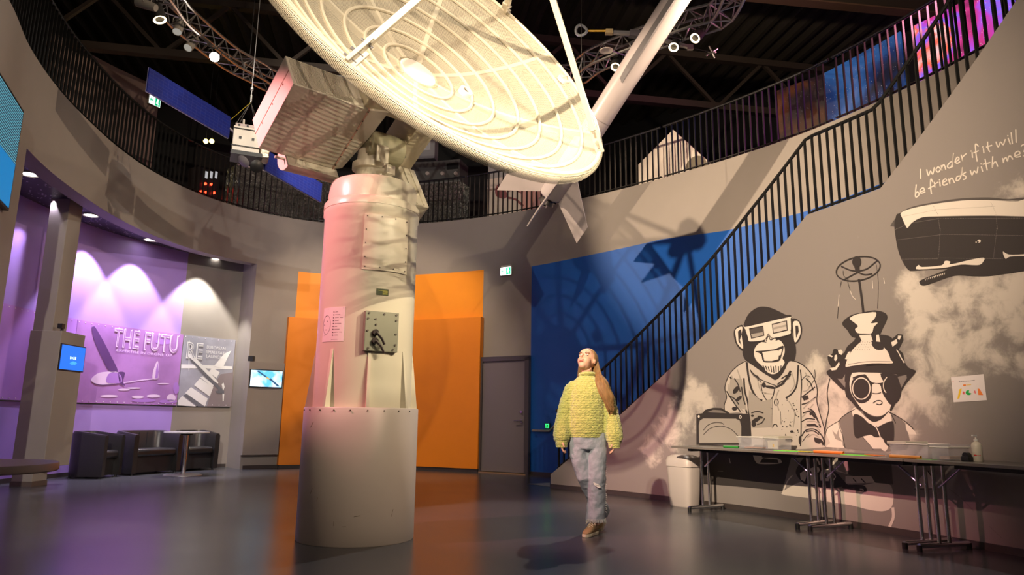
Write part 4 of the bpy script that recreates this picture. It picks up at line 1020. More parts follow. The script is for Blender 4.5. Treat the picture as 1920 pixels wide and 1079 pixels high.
# spotlights on the truss
HOU = mat('matt_black_housing', (.03, .03, .03), .45); HOW = mat('grey_housing', (.3, .28, .25), .4)
def fixture(pos, aim, label, glow=6, hm=None, ringlit=True, r=.075, L_=.26, hang=None, group=None):
    pos = V(pos); d = (V(aim)-pos).normalized()
    t = thing('spotlight', label, 'spotlight', pos, group=group)
    hm = hm or HOU
    MB().lathe([(0, -L_), (r*.7, -L_), (r*.85, -L_*.8), (r, -L_*.3), (r, 0), (r*.92, 0), (r*.9, -.05), (0, -.055)], pos, d, n=24).build('housing', hm, t, smooth=True)
    MB().lathe([(r*.62 if ringlit else 0, -.012), (r*.9, -.004)], pos, d, n=24).build('lens', emis('lamp_glow_%d' % int(glow), (1, .75, .42) if ringlit else (1, .93, .8), glow), t)
    top = V((pos.x, pos.y, pos.z))-d*L_*.5; hz = hang if hang else V((top.x, top.y, TZ-W2))
    sd = V((d.y, -d.x, 0)).normalized()*(r+.02)
    MB().tube([top+sd, top+sd+V((0, 0, .12)), top+V((0, 0, .16)), top-sd+V((0, 0, .12)), top-sd], .009, n=6).build('yoke', hm, t, smooth=True)
    MB().cyl(top+V((0, 0, .15)), hz, .012, n=8).build('clamp', hm, t, smooth=True)
    return t
def atr(x, y, z): return atz(x, y, z)
F_ = [((300, 38), 6.6, (-2.5, 9, 0), 'round lamp with glowing rim at the far left of the truss', 8, True, .1),
      ((402, 107), 6.6, tuple(CAM+V((0, 0, .3))), 'brightest spotlight on the left of the truss, shining at the camera', 60, False, .08),
      ((1303, 72), 6.7, (-1, 7, 2), 'round lamp with glowing rim highest right of the rocket', 8, True, .085),
      ((1263, 89), 6.7, (0, 6, 0), 'round lamp with glowing rim just right of the rocket', 8, True, .085),
      ((1154, 126), 6.7, (0, 7, 0), 'lamp with glowing rim half hidden by the rocket', 8, True, .085)]
for (x, y), z, aim, lab, gl, rl, r in F_:
    p = atz(x, y, z); s_ = min(range(200), key=lambda k: (TC.at(TC.L*k/200).to_2d()-p.to_2d()).length); q = TC.at(TC.L*s_/200, 0, TZ-W2)
    fixture(p, aim, lab, gl, None, rl, r, hang=q)
for (x, y), aim, lab in (((332, 60), (-5, 9, 5), 'grey unlit spotlight under the truss left of the bright one'), ((352, 90), (-5.5, 9, 5), 'dim spotlight hanging beside the brightest lamp'), ((258, 3), (-6, 9, 7), 'grey unlit floodlight at the top edge left of the truss')):
    p = atz(x, y, 6.75); s_ = min(range(200), key=lambda k: (TC.at(TC.L*k/200).to_2d()-p.to_2d()).length); q = TC.at(TC.L*s_/200, 0, TZ-W2)
    fixture(p, aim, lab, .3, HOW, False, .07, .3, hang=q)
p = atz(1137, 95, 6.75)
q = TC.at(TC.L*min(range(200), key=lambda k: (TC.at(TC.L*k/200).to_2d()-p.to_2d()).length)/200, 0, TZ-W2)
t = thing('reflector_lamp', 'white saucer-shaped lamp under the truss left of the rocket', 'lamp', p)
MB().lathe([(0, .03), (.05, .03), (.11, 0), (.1, -.006), (0, .01)], p, (0, 0, 1), n=24).build('saucer', mat('warm_white_saucer', (.85, .78, .66), .4), t, smooth=True)
MB().cyl(p+V((0, 0, .03)), q, .01, n=6).build('stem', M['alu'], t)

# ------------------------------------------------------------------ sounding rocket
RM_ = mat('pale_pink_grey_rocket_paint', (.42, .37, .375), .35, noise=.03)
ra = aty(1030, 370, 10.1); rb = aty(1266, 2, 8.5); ax_ = (rb-ra).normalized(); rl = 4.6; rr_ = .172
rocket = thing('sounding_rocket', 'long pale sounding rocket hanging diagonally behind the dish', 'rocket', ra)
MB().lathe([(.0, .0), (.15, .0), (rr_, .03), (rr_, 1.35)], ra, ax_, n=40).build('tail_section', RM_, rocket, smooth=True)
MB().lathe([(rr_-.003, 1.352), (rr_-.003, 1.362), (rr_, 1.364), (rr_, 3.4)], ra, ax_, n=40).build('body_tube', RM_, rocket, smooth=True)
MB().lathe([(rr_, 3.41), (rr_, 3.5), (rr_*.93, 3.8), (rr_*.6, 4.3), (rr_*.2, 4.7), (0, 4.8)], ra, ax_, n=40).build('nose_cone', RM_, rocket, smooth=True)
sx = ax_.cross(V((0, 0, 1))).normalized(); sy = ax_.cross(sx).normalized()
for k in range(4):
    a = math.radians(40+90*k); d = sx*math.cos(a)+sy*math.sin(a); tn = ax_.cross(d)*.009
    poly = [d*(rr_-.01)+ax_*.5, d*(rr_+.56)-ax_*.06, d*(rr_+.56)-ax_*.36, d*(rr_-.01)+ax_*.0]
    MB().prism([ra+p-tn for p in poly], tn*2).build('fin', RM_, rocket, bevel=.002)
fc = ra-ax_*.0
MB().lathe([(.12, .0), (.1, -.04), (.13, -.1)], ra, ax_, n=24).build('nozzle', mat('dark_nozzle', (.08, .07, .07), .4, metal=.7), rocket, smooth=True)
pw = aty(1200, 50, 9.0)
rv = (pw-ra); al = rv.dot(ax_); rad_ = (CAM+V((-3, 0, 3))-(ra+ax_*2.6)); rad_ = (rad_-ax_*rad_.dot(ax_)).normalized()
MB().prism([ra+ax_*1.95+rad_*.165, ra+ax_*2.15+rad_*.21, ra+ax_*3.3+rad_*.21, ra+ax_*3.3+rad_*.165], ax_.cross(rad_)*.07).build('cable_duct', mat('dark_grey_duct', (.12, .11, .12), .4), rocket)
ux_ = ax_; rp_ = ra+ax_*1.12; out_ = (CAM-rp_); out_ = (out_-ax_*out_.dot(ax_)).normalized(); sd_ = ax_.cross(out_).normalized()
oo = rp_+out_*rr_*.80-sd_*(rr_*.62) ; 
tx = text2('1043', .1, 0, 0)
vsn = []
for a_, b_ in tx[0]:
    ang = -.62+(b_-.03)/rr_; vsn.append(rp_+ax_*a_+(out_*math.cos(ang)-sd_*math.sin(-ang)*-1)*(rr_+.002) if False else rp_+ax_*a_+(out_*math.cos(ang)+sd_*math.sin(ang))*(rr_+.002))
MB().add(vsn, tx[1]).build('marking', mat('dark_marking', (.1, .09, .1), .5), rocket, fix=False)
for al in (.9, 3.0):
    p = ra+ax_*al+V((0, 0, rr_)); MB().cyl(p-V((0, 0, .05)), V((p.x, p.y, ZC-.005)), .003, n=5).build('suspension_cable', M['steel'], rocket)

# ------------------------------------------------------------------ model satellite with blue wings
B0_ = aty(461, 268, 10.0); Pl = aty(277, 149, 8.4); Pr = aty(602, 362, 11.4)
sat = thing('satellite_model', 'white foil satellite model with two long blue solar wings', 'satellite model', B0_)
dirw = (Pr-Pl).normalized(); nb = dirw.cross(V((0, 0, 1))).normalized()
def cells():
    m_ = mat('blue_solar_cells', (.02, .04, .35), .25, spec=.6); nt = m_.node_tree; tc = nt.nodes.new('ShaderNodeTexCoord'); br = nt.nodes.new('ShaderNodeTexBrick')
    br.inputs['Scale'].default_value = 1; br.inputs['Brick Width'].default_value = .08; br.inputs['Row Height'].default_value = .045; br.inputs['Mortar Size'].default_value = .0018; br.offset = 0
    br.inputs['Color1'].default_value = (.01, .02, .18, 1); br.inputs['Color2'].default_value = (.012, .018, .15, 1); br.inputs['Mortar'].default_value = (.03, .04, .2, 1)
    uv = nt.nodes.new('ShaderNodeUVMap'); nt.links.new(uv.outputs[0], br.inputs['Vector']); nt.links.new(br.outputs['Color'], nt.nodes['Principled BSDF'].inputs['Base Color']); return m_
CE = cells()
def wing(a, b, za, zb):
    # a,b: mid points; za/zb half heights
    up = V((0, 0, 1)); tn = (b-a).normalized().cross(up).normalized()*.012
    q = [a-up*za, b-up*zb, b+up*zb, a+up*za]
    def uvw(p, i): r = p-a; return (V((r.x, r.y, 0)).length, p.z-a.z-(b.z-a.z)*min(1, V((r.x, r.y, 0)).length/max(.01, V(((b-a).x, (b-a).y, 0)).length)))
    w_ = MB().prism([x-tn for x in q], tn*2).build('solar_wing', CE, sat, uvf=uvw)
    mb = MB()
    for k in range(1, 4): p = a.lerp(b, k/4); mb.bar(p-up*za-tn*1.2, p+up*za-tn*1.2, .01, .006)
    mb.tube([x-tn for x in q], .008, n=5, closed=True); mb.build('wing_frame', mat('violet_grey_frame', (.3, .28, .5), .4), w_)
ul = aty(430, 240, 9.72); ur = aty(497, 300, 10.35)
wing(Pl, ul, .165, .165); wing(ur, Pr, .165, .165)
MB().cyl(ul, B0_, .018, n=8).build('wing_arm', M['alu'], sat); MB().cyl(ur, B0_, .018, n=8).build('wing_arm', M['alu'], sat)
WF = mat('white_foil_panel', (.85, .78, .66), .35, bump=.2, bscale=20); GF = mat('crumpled_gold_grey_foil', (.4, .34, .27), .3, metal=.9, bump=.9, bscale=30)
rz = Matrix.Rotation(math.radians(24), 3, 'Z')
def sb(c, d): return (B0_+rz @ V(c), d)
MB().box(B0_+rz @ V((0, 0, -.02)), (.38, .36, .4), rz).build('bus_body', WF, sat, bevel=.006)
MB().box(B0_+rz @ V((.27, .03, -.06)), (.14, .3, .36), rz).build('foil_side', GF, sat, bevel=.02)
MB().box(B0_+rz @ V((.02, 0, -.235)), (.44, .4, .06), rz).build('base_ring', M['black'], sat)
MB().box(B0_+rz @ V((0, 0, .2)), (.34, .32, .06), rz).build('top_deck', mat('pink_grey_panel', (.6, .48, .46), .4), sat)
for x_ in (-.09, .09): MB().box(B0_+rz @ V((x_, -.183, .0)), (.035, .01, .04), rz).build('port', M['black'], sat)
for x_ in (-.12, 0, .12): MB().box(B0_+rz @ V((x_, -.165, .2)), (.03, .01, .03), rz).build('port', M['black'], sat)
mb = MB(); mb.tube([B0_+rz @ V(q) for q in [(-.19, -.19, .14), (-.19, .19, .14), (.19, .19, .14), (.19, -.19, .14)]], .008, n=6, closed=True); mb.tube([B0_+rz @ V(q) for q in [(-.2, -.2, -.13), (-.2, .19, -.13), (.19, .19, -.13), (.19, -.2, -.13)]], .006, n=6, closed=True)
mb.build('harness_rail', M['black'], sat)
MB().cyl(B0_+V((-.02, -.1, .22)), B0_+V((-.02, -.1, .33)), .016, n=10).build('antenna_stub', WF, sat)
pd = B0_+rz @ V((-.02, -.16, -.36)); MB().lathe([(0, .02), (.06, .012), (.1, -.01), (.098, -.014), (0, .005)], pd, V((-.3, -.5, -.6)), n=24).build('dish_antenna', mat('grey_dish', (.35, .32, .31), .4), sat, smooth=True)
MB().cyl(pd, B0_+rz @ V((0, 0, -.24)), .01, n=6).build('dish_arm', M['black'], sat)
pd = B0_+rz @ V((.18, -.1, -.38)); MB().lathe([(0, .02), (.06, .012), (.1, -.01), (.098, -.014), (0, .005)], pd, V((.5, -.5, -.3)), n=24).build('dish_antenna', M['black'], sat, smooth=True)
hook = V((B0_.x+.02, B0_.y, aty(470, 192, 10).z))
mb = MB()
for q in ((-.17, -.17, .2), (.17, -.17, .2), (-.17, .17, .2), (.17, .17, .2)): mb.cyl(hook, B0_+rz @ V(q), .004, n=5)
mb.build('sling', M['alu'], sat)
MB().cyl(hook, ul+V((0, 0, .12)), .003, n=5).build('yellow_cord', mat('yellow_cord', (.7, .55, .05), .5), sat)
mb = MB(); mb.cyl(hook, V((hook.x, hook.y, ZC-.005)), .006, n=6); mb.cyl(hook, hook+V((0, 0, .12)), .016, n=10); mb.cyl(hook+V((0, 0, .2)), hook+V((0, 0, .24)), .024, n=10); mb.build('suspension_cable', M['alu'], sat)

# ------------------------------------------------------------------ boom satellite behind the rocket
Yb = 9.9
def ab(x, y): return aty(x, y, Yb)
t = thing('boom_satellite', 'silver boom instrument with glass ring and yellow rod behind the rocket', 'satellite model', ab(1200, 66))
c = ab(1090, 57); MB().tube([c+V((.085*math.cos(q), .02*math.sin(q*2), .085*math.sin(q))) for q in [2*PI*k/24 for k in range(24)]], .022, n=8, closed=True, up0=V((0, 1, 0))).build('glass_ring', mat('clear_glass_ring', (.7, .75, .8), .05, metal=.6), t, smooth=True)
MB().cyl(ab(1103, 58), ab(1142, 58), .016, n=10).build('yellow_rod', mat('yellow_rod', (.75, .45, .03), .4), t)
MB().box(ab(1142, 60), (.11, .08, .07)).build('joint', mat('tan_joint', (.5, .4, .2), .4), t)
MB().bar(ab(1150, 61), ab(1196, 63), .05, .05).build('boom', M['alu'], t); MB().bar(ab(1180, 63), ab(1206, 66), .1, .1).build('coupling', mat('dark_coupling', (.1, .1, .11), .4), t)
MB().bar(ab(1200, 64), ab(1298, 90), .05, .05).build('boom', M['alu'], t); MB().box(ab(1294, 89), (.09, .05, .08)).build('joint', M['alu'], t)
MB().cyl(ab(1298, 90), ab(1330, 97), .006, n=6).build('whip', M['black'], t)
cr = ab(1335, 98); mb = MB()
for v_ in (V((.09, 0, .06)), V((-.04, .0, .1)), V((.03, -.09, -.05))): mb.cyl(cr-v_, cr+v_, .013, n=6)
mb.build('sensor_cross', M['alu'], t); MB().cyl(ab(1250, 77), V((ab(1250, 77).x, Yb, ZC-.005)), .003, n=5).build('suspension_cable', M['steel'], t)

# ------------------------------------------------------------------ upper floor: displays behind the railing
def ustrip(x0, x1, y, off, z0, z1, nm, m_, parent, th=.04):
    s0 = OUT.hit(x0, y, off)[0]; s1 = OUT.hit(x1, y, off)[0]; return strip(MB(), OUT, s0, s1, z0, z1, off, off+th).build(nm, m_, parent, smooth=False)
def uloc(x, y, off): p = OUT.hit(x, y, off)[2]; return V((p.x, p.y, ZT))
def foil():
    m_ = mat('crumpled_silver_foil', (.55, .52, .48), .32, metal=.85); nt = m_.node_tree; b = nt.nodes['Principled BSDF']; tc = nt.nodes.new('ShaderNodeTexCoord')
    v = nt.nodes.new('ShaderNodeTexVoronoi'); v.inputs['Scale'].default_value = 5; n = nt.nodes.new('ShaderNodeTexNoise'); n.inputs['Scale'].default_value = 7; n.inputs['Detail'].default_value = 3
    nt.links.new(tc.outputs['Object'], n.inputs['Vector']); nt.links.new(n.outputs['Color'], v.inputs['Vector'])
    bp = nt.nodes.new('ShaderNodeBump'); bp.inputs['Strength'].default_value = 1; bp.inputs['Distance'].default_value = .12; nt.links.new(v.outputs['Distance'], bp.inputs['Height']); nt.links.new(bp.outputs['Normal'], b.inputs['Normal']); return m_
FO = foil()
t = thing('foil_clad_module', 'long silver crumpled-foil module standing behind the balcony railing', 'exhibit', uloc(650, 405, 1.2))
ustrip(437, 862, 395, 1.2, ZT, ZT+1.35, 'foil_wall', FO, t, th=.5); ustrip(437, 862, 395, 1.18, ZT+1.33, ZT+1.36, 'top_trim', M['alu'], t, th=.06)
ws0 = OUT.hit(437, 395, 1.17)[0]
t = thing('equipment_cabinet', 'dark grey cabinet with vent grille and three lamps above the foil module', 'cabinet', uloc(825, 330, 2.2))
ustrip(775, 862, 320, 2.2, ZT, OUT.hit(820, 302, 2.2)[1], 'cabinet_body', mat('dark_grey_cabinet', (.1, .1, .1), .5), t, th=.6)
s0 = OUT.hit(838, 315, 2.18)[0]; s1 = OUT.hit(858, 315, 2.18)[0]; z0 = OUT.hit(850, 317, 2.18)[1]; z1 = OUT.hit(850, 306, 2.18)[1]
strip(MB(), OUT, s0, s1, z0, z1, 2.17, 2.2).build('vent_grille', M['black'], t)
for x in (801, 829, 854):
    s_, z_, p = OUT.hit(x, 325, 2.15); nn = OUT.nrm(s_); MB().cyl(p, p+nn*.08, .05, n=16).build('lamp', mat('dim_lamp_face', (.5, .45, .42), .4), t)
t = thing('white_box_unit', 'small white wall unit high above the cabinet, left of the dish edge', 'unit', uloc(806, 275, 2.6)); 
z0 = OUT.hit(806, 297, 2.6)[1]; z1 = OUT.hit(806, 255, 2.6)[1]
ustrip(780, 816, 275, 2.6, z0, z1, 'unit_body', mat('grey_white_unit', (.35, .36, .38), .5), t, th=.3)
ustrip(795, 811, 275, 2.58, z0+(z1-z0)*.35, z0+(z1-z0)*.8, 'unit_panel', mat('pale_unit_panel', (.6, .62, .64), .5), t, th=.02)
# floral poster
t = thing('flower_poster', 'pale poster with red brown flower behind the railing, left of the rocket fins', 'poster', uloc(960, 400, .9))
ustrip(914, 1078, 390, .9, ZT, ZT+1.18, 'poster_board', mat('pale_pink_cream_print', (.75, .62, .52), .5, noise=.2, nscale=1.5), t, th=.03)
ustrip(914, 960, 390, 1.0, ZT+1.0, ZT+1.75, 'side_panel', mat('grey_side_panel', (.4, .38, .37), .5), t, th=.03)
U9 = Surf(lambda x, y: OUT.hit(x, y, .895)[:2], lambda u, z, o: OUT.at(u, .9-o, z), 99)
art = Art(U9, 5.393, 760, 230)
INK['flower_ink'] = mat('red_brown_flower_print', (.3, .1, .1), .5); INK['salmon_ink'] = mat('salmon_print', (.8, .42, .36), .5)
art.poly(2, 'flower_ink', [(910, 690), (940, 620), (990, 640), (1040, 640), (1020, 690), (1040, 740), (1000, 770), (950, 760), (920, 740)]); art.line(2, 'flower_ink', [(1040, 760), (1120, 780), (1190, 840)], 22)
art.line(2, 'flower_ink', [(1040, 700), (1100, 680), (1190, 720)], 12); art.poly(1, 'salmon_ink', [(1160, 660), (1390, 700), (1390, 900), (1190, 940)])
art.build(t)
# house-shaped white board
s0, zl_, _ = OUT.hit(1197, 309, .8); s1, za_, _ = OUT.hit(1263, 244, .8); s2, zr_, _ = OUT.hit(1338, 312, .8)
pa = OUT.at(s0, .8); pb_ = OUT.at(s1, .8); pc_ = OUT.at(s2, .8); hx = (pc_-pa).normalized(); hn = V((-hx.y, hx.x, 0))
wH = (pc_-pa).length
t = thing('gable_board', 'white house-shaped board behind the balcony railing above the blue wall', 'display board', (pa+pc_)/2+V((0, 0, ZT)))
def gp(u_, z): return pa+hx*(wH*u_)+V((0, 0, z))
ub = (pb_-pa).dot(hx)/wH
MB().prism([gp(0, ZT), gp(1, ZT), gp(1, max(ZT+.12, zr_)), gp(ub, za_), gp(0, zl_)], hn*.05).build('board', mat('white_board', (.72, .66, .58), .5), t)
dsc, zd, _ = OUT.hit(1306, 312, .8); ud = (OUT.at(dsc, .8)-pa).dot(hx)/wH
mb = MB(); mb.lathe([(0, 0), (.22, 0), (.22, .01), (0, .01)], gp(ud, zd-.03), -hn, n=28); mb.build('round_picture', mat('olive_dark_print', (.14, .12, .08), .5), t)
mb = MB(); mb.cyl(gp(ud-.12, zd-.12)-hn*.012, gp(ud-.12, zd-.12)-hn*.02, .09, n=12); mb.bar(gp(ud-.12, zd-.2)-hn*.015, gp(ud-.12, zd-.35)-hn*.015, .12, .006, up=hn); mb.build('figure_picture', mat('white_figure_print', (.6, .56, .5), .5), t)
# red-lit rack and two yellow lamps
t = thing('control_rack', 'rack of red glowing buttons behind the balcony railing', 'control rack', uloc(390, 350, .5))
ustrip(370, 412, 350, .5, ZT, OUT.hit(390, 318, .5)[1], 'rack_body', M['black'], t, th=.3)
for x in (387, 396, 405):
    s_, z_, p = OUT.hit(x, 328, .49); nn = OUT.nrm(s_); MB().box(p, (.06, .01, .14), frame(OUT.dir(s_).to_3d(), nn, (0, 0, 1))).build('label_card', emis('pale_card_glow', (.6, .58, .6), .7), t)
for x, y in ((384, 345), (396, 346), (376, 360), (386, 361), (400, 362)):
    s_, z_, p = OUT.hit(x, y, .49); nn = OUT.nrm(s_); MB().cyl(p, p-nn*.03, .026, n=14).build('red_button', emis('red_glow', (1, .03, .01), 9), t)
for i, x in enumerate((386, 397)):
    s_, z_, p = OUT.hit(x, 265, 2.2); t = thing('yellow_lamp', ['left one of two small yellow lamps above the railing', 'right one of two small yellow lamps above the railing'][i], 'lamp', p)
    MB().sphere(p, .055).build('bulb', emis('yellow_glow', (1, .72, .12), 12), t, smooth=True); MB().cyl(p, V((p.x, p.y, ZC)), .008, n=6).build('stem', M['black'], t)
# pale partition and exit sign over the left balcony
s0, zp0, _ = OUT.hit(160, 96, 2.0); s1, zp1, _ = OUT.hit(303, 165, 2.0)
t = thing('partition', 'pale pink grey partition wall above the left balcony', 'partition', OUT.at((s0+s1)/2, 2, ZT))
strip(MB(), OUT, s0-1.2, s1, ZT, lambda q: zp0+(zp1-zp0)*(q-s0)/(s1-s0), 2.0, 2.12).build('panel', mat('pinkish_plaster', (.42, .3, .26), .6), t)
def exitsign(p, ux, un, w_, h_, label, glow, bracket=True):
    t = thing('exit_sign', label, 'exit sign', p)
    R_ = frame(ux, un, (0, 0, 1)); MB().box(p, (w_, .04, h_), R_).build('sign_case', M['white'], t)
    f = MB().box(p-un*.022, (w_*.96, .004, h_*.94), R_).build('sign_face', emis('exit_face_%d' % int(glow*10), (.85, 1, .93), glow), t)
    mb = MB(); o = p-un*.0255
    mb.box(o+ux*w_*.24, (w_*.42, .002, h_*.9), R_); mb.build('green_field', emis('exit_green', (.0, .55, .2), max(.9, glow*.35)), t)
    mb = MB(); o2 = o-un*.003+ux*w_*.24  # running figure and arrow
    mb.cyl(o2+V((0, 0, h_*.25)), o2+V((0, 0, h_*.25))-un*.001, h_*.08, n=10)
    for a, b in (((0, .18), (-.03, -.05)), ((-.03, -.05), (.06, -.18)), ((.06, -.18), (.04, -.34)), ((-.03, -.05), (-.12, -.2)), ((0, .12), (.1, .02)), ((0, .12), (-.1, .05))): mb.bar(o2+ux*a[0]*w_+V((0, 0, a[1]*h_)), o2+ux*b[0]*w_+V((0, 0, b[1]*h_)), h_*.08, .001, up=un)
    mb.build('running_figure', emis('exit_white', (1, 1, 1), glow), t)
    mb = MB(); o3 = o-ux*w_*.24
    mb.bar(o3+ux*.1*w_, o3-ux*.12*w_, h_*.12, .001, up=un); mb.prism([o3-ux*.2*w_, o3-ux*.08*w_+V((0, 0, h_*.22)), o3-ux*.08*w_-V((0, 0, h_*.22))], -un*.001); mb.build('arrow', emis('exit_green', (.0, .55, .2), max(.9, glow*.35)), t)
    if bracket: MB().box(p+V((0, 0, h_*.62)), (w_*.9, .05, h_*.2), R_).build('bracket', M['white'], t)
    return t
s_, z_, p = OUT.hit(289, 190, 1.93); dv = OUT.dir(s_).to_3d(); exitsign(p, dv, OUT.nrm(s_), .28, .2, 'green and white exit sign on the partition above the left balcony', 1.6, False)
s_, z_, p = OUT.hit(949.5, 509, -.04); dv = OUT.dir(s_).to_3d(); exitsign(p, dv, OUT.nrm(s_), .25, .165, 'bright white exit sign on the grey wall above the door', 5.0)
# nebula picture boards on the upper wall
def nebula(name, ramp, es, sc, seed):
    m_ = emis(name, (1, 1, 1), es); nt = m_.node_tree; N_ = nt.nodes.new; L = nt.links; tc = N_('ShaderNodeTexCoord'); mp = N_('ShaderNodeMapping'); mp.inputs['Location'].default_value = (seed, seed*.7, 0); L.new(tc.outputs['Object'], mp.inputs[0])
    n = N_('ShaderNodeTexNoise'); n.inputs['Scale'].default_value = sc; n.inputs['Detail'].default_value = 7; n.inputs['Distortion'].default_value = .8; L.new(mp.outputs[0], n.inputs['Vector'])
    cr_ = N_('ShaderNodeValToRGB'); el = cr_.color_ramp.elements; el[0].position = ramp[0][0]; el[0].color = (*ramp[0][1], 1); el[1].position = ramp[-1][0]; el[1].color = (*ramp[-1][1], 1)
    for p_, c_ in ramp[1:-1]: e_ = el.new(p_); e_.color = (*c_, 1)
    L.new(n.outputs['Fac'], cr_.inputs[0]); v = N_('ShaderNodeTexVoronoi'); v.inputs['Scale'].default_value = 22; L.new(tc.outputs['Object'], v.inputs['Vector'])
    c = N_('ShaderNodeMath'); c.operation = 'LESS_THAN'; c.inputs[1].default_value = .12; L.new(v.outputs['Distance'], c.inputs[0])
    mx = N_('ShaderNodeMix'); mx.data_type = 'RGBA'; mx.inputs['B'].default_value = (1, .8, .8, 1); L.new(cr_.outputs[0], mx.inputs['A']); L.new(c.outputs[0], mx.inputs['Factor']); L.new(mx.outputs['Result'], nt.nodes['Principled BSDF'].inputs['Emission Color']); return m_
def uboard(x0, x1, y0, y1, zt0, zt1, nm, m_, label):
    s0 = UPW.hit(x0, y0, -.06)[0]; s1 = UPW.hit(x1, y1, -.06)[0]
    o = strip(MB(), UPW, s0, s1, ZT+.02, lambda q: zt0+(zt1-zt0)*(q-s0)/(s1-s0), -.06, -.01, step=.3).build(nm, m_, smooth=False); tag(o, label, 'picture board')
z1_ = UPW.hit(1560, 132, -.06)[1]; z2_ = UPW.hit(1680, 62, -.06)[1]
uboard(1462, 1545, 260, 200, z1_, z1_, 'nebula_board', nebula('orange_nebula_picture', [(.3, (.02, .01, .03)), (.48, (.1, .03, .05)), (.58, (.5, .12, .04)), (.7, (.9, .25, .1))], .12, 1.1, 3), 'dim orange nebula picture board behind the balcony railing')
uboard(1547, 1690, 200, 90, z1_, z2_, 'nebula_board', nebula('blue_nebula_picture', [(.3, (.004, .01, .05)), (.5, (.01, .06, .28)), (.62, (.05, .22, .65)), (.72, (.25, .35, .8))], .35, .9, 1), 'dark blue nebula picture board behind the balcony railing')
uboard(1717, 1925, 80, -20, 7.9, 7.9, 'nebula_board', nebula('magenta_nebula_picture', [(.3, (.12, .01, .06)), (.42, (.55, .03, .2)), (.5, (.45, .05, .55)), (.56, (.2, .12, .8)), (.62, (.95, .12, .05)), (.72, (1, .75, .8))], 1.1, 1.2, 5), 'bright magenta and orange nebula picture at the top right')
# ------------------------------------------------------------------ mural on the stair wall
def part_root(name, label): 
    o = bpy.data.objects.new(name, None); COL.objects.link(o); o.parent = sw; o['label'] = label; return o
# chimpanzee in a lab coat with paper 3-D glasses
CH_ = part_root('chimpanzee_painting', 'painted chimpanzee in a lab coat wearing paper glasses')
A = Art(SW, 3.723, 1340, 560)
A.poly(0, 'pale_ink', [(225, 430), (160, 470), (100, 530), (72, 620), (85, 690), (70, 740), (70, 800), (190, 800), (230, 880), (255, 1035), (770, 1040), (765, 920), (730, 780), (715, 640), (690, 560), (640, 490), (580, 450), (530, 440), (400, 520), (260, 440)])
A.poly(1, 'black_ink', [(205, 180), (230, 120), (270, 80), (320, 58), (380, 62), (440, 85), (500, 115), (535, 118), (545, 170), (540, 250), (565, 320), (570, 380), (555, 440), (520, 440), (480, 520), (430, 570), (390, 550), (340, 520), (270, 470), (215, 430), (195, 380), (205, 300), (190, 250)])
for pts in ([(205, 365), (160, 335), (138, 280), (135, 230), (155, 200), (200, 185), (210, 240)], [(540, 150), (575, 145), (605, 175), (612, 230), (595, 290), (560, 320), (545, 260)]): A.poly(1, 'black_ink', pts)
A.poly(2, 'white_ink', [(145, 225), (165, 205), (195, 200), (190, 260), (200, 350), (160, 315), (150, 270)]); A.poly(3, 'black_ink', [(165, 230), (185, 215), (192, 250), (178, 290), (190, 330), (168, 300)])
A.poly(2, 'white_ink', [(550, 165), (585, 160), (600, 200), (600, 250), (575, 300), (558, 300), (552, 230)]); A.poly(3, 'black_ink', [(565, 190), (585, 190), (590, 230), (572, 280), (568, 240)])
A.poly(2, 'white_ink', [(275, 380), (290, 335), (330, 305), (390, 315), (450, 290), (485, 330), (490, 380), (475, 420), (490, 450), (450, 510), (410, 530), (370, 515), (330, 470), (290, 430)])
A.poly(3, 'black_ink', [(285, 370), (340, 365), (420, 355), (480, 330), (480, 360), (470, 400), (450, 440), (380, 448), (340, 440), (325, 390)])
A.poly(4, 'white_ink', [(335, 375), (440, 362), (455, 370), (448, 425), (400, 438), (350, 436)]); A.poly(4, 'white_ink', [(450, 360), (475, 350), (465, 395), (452, 400)])
for i in range(8): A.line(3, 'black_ink', [(340+i*18, 470+((i*13) % 9)), (352+i*16, 520-abs(i-4)*6)], 7)
A.poly(3, 'white_ink', [(350, 300), (380, 240), (430, 285), (425, 305), (385, 320)]); A.line(4, 'black_ink', [(362, 300), (378, 262), (392, 290), (415, 282)], 6)
A.poly(4, 'white_ink', [(195, 182), (210, 195), (240, 195), (525, 130), (533, 140), (535, 225), (525, 250), (410, 275), (380, 240), (350, 290), (250, 302), (235, 270), (215, 215)])
A.poly(5, 'black_ink', [(243, 210), (342, 190), (350, 262), (258, 282)]); A.poly(6, 'mid_ink', [(250, 217), (337, 198), (343, 258), (264, 275)]); A.poly(7, 'dark_ink', [(250, 217), (337, 198), (340, 235), (256, 250)])
A.poly(5, 'black_ink', [(402, 178), (508, 153), (515, 225), (412, 248)]); A.poly(6, 'pale_ink', [(409, 185), (502, 161), (508, 219), (417, 240)]); A.poly(7, 'mid_ink', [(411, 205), (504, 182), (506, 196), (413, 218)])
A.line(5, 'black_ink', [(215, 215), (235, 290), (252, 303), (350, 292), (378, 250), (410, 280), (526, 254), (536, 222)], 5)
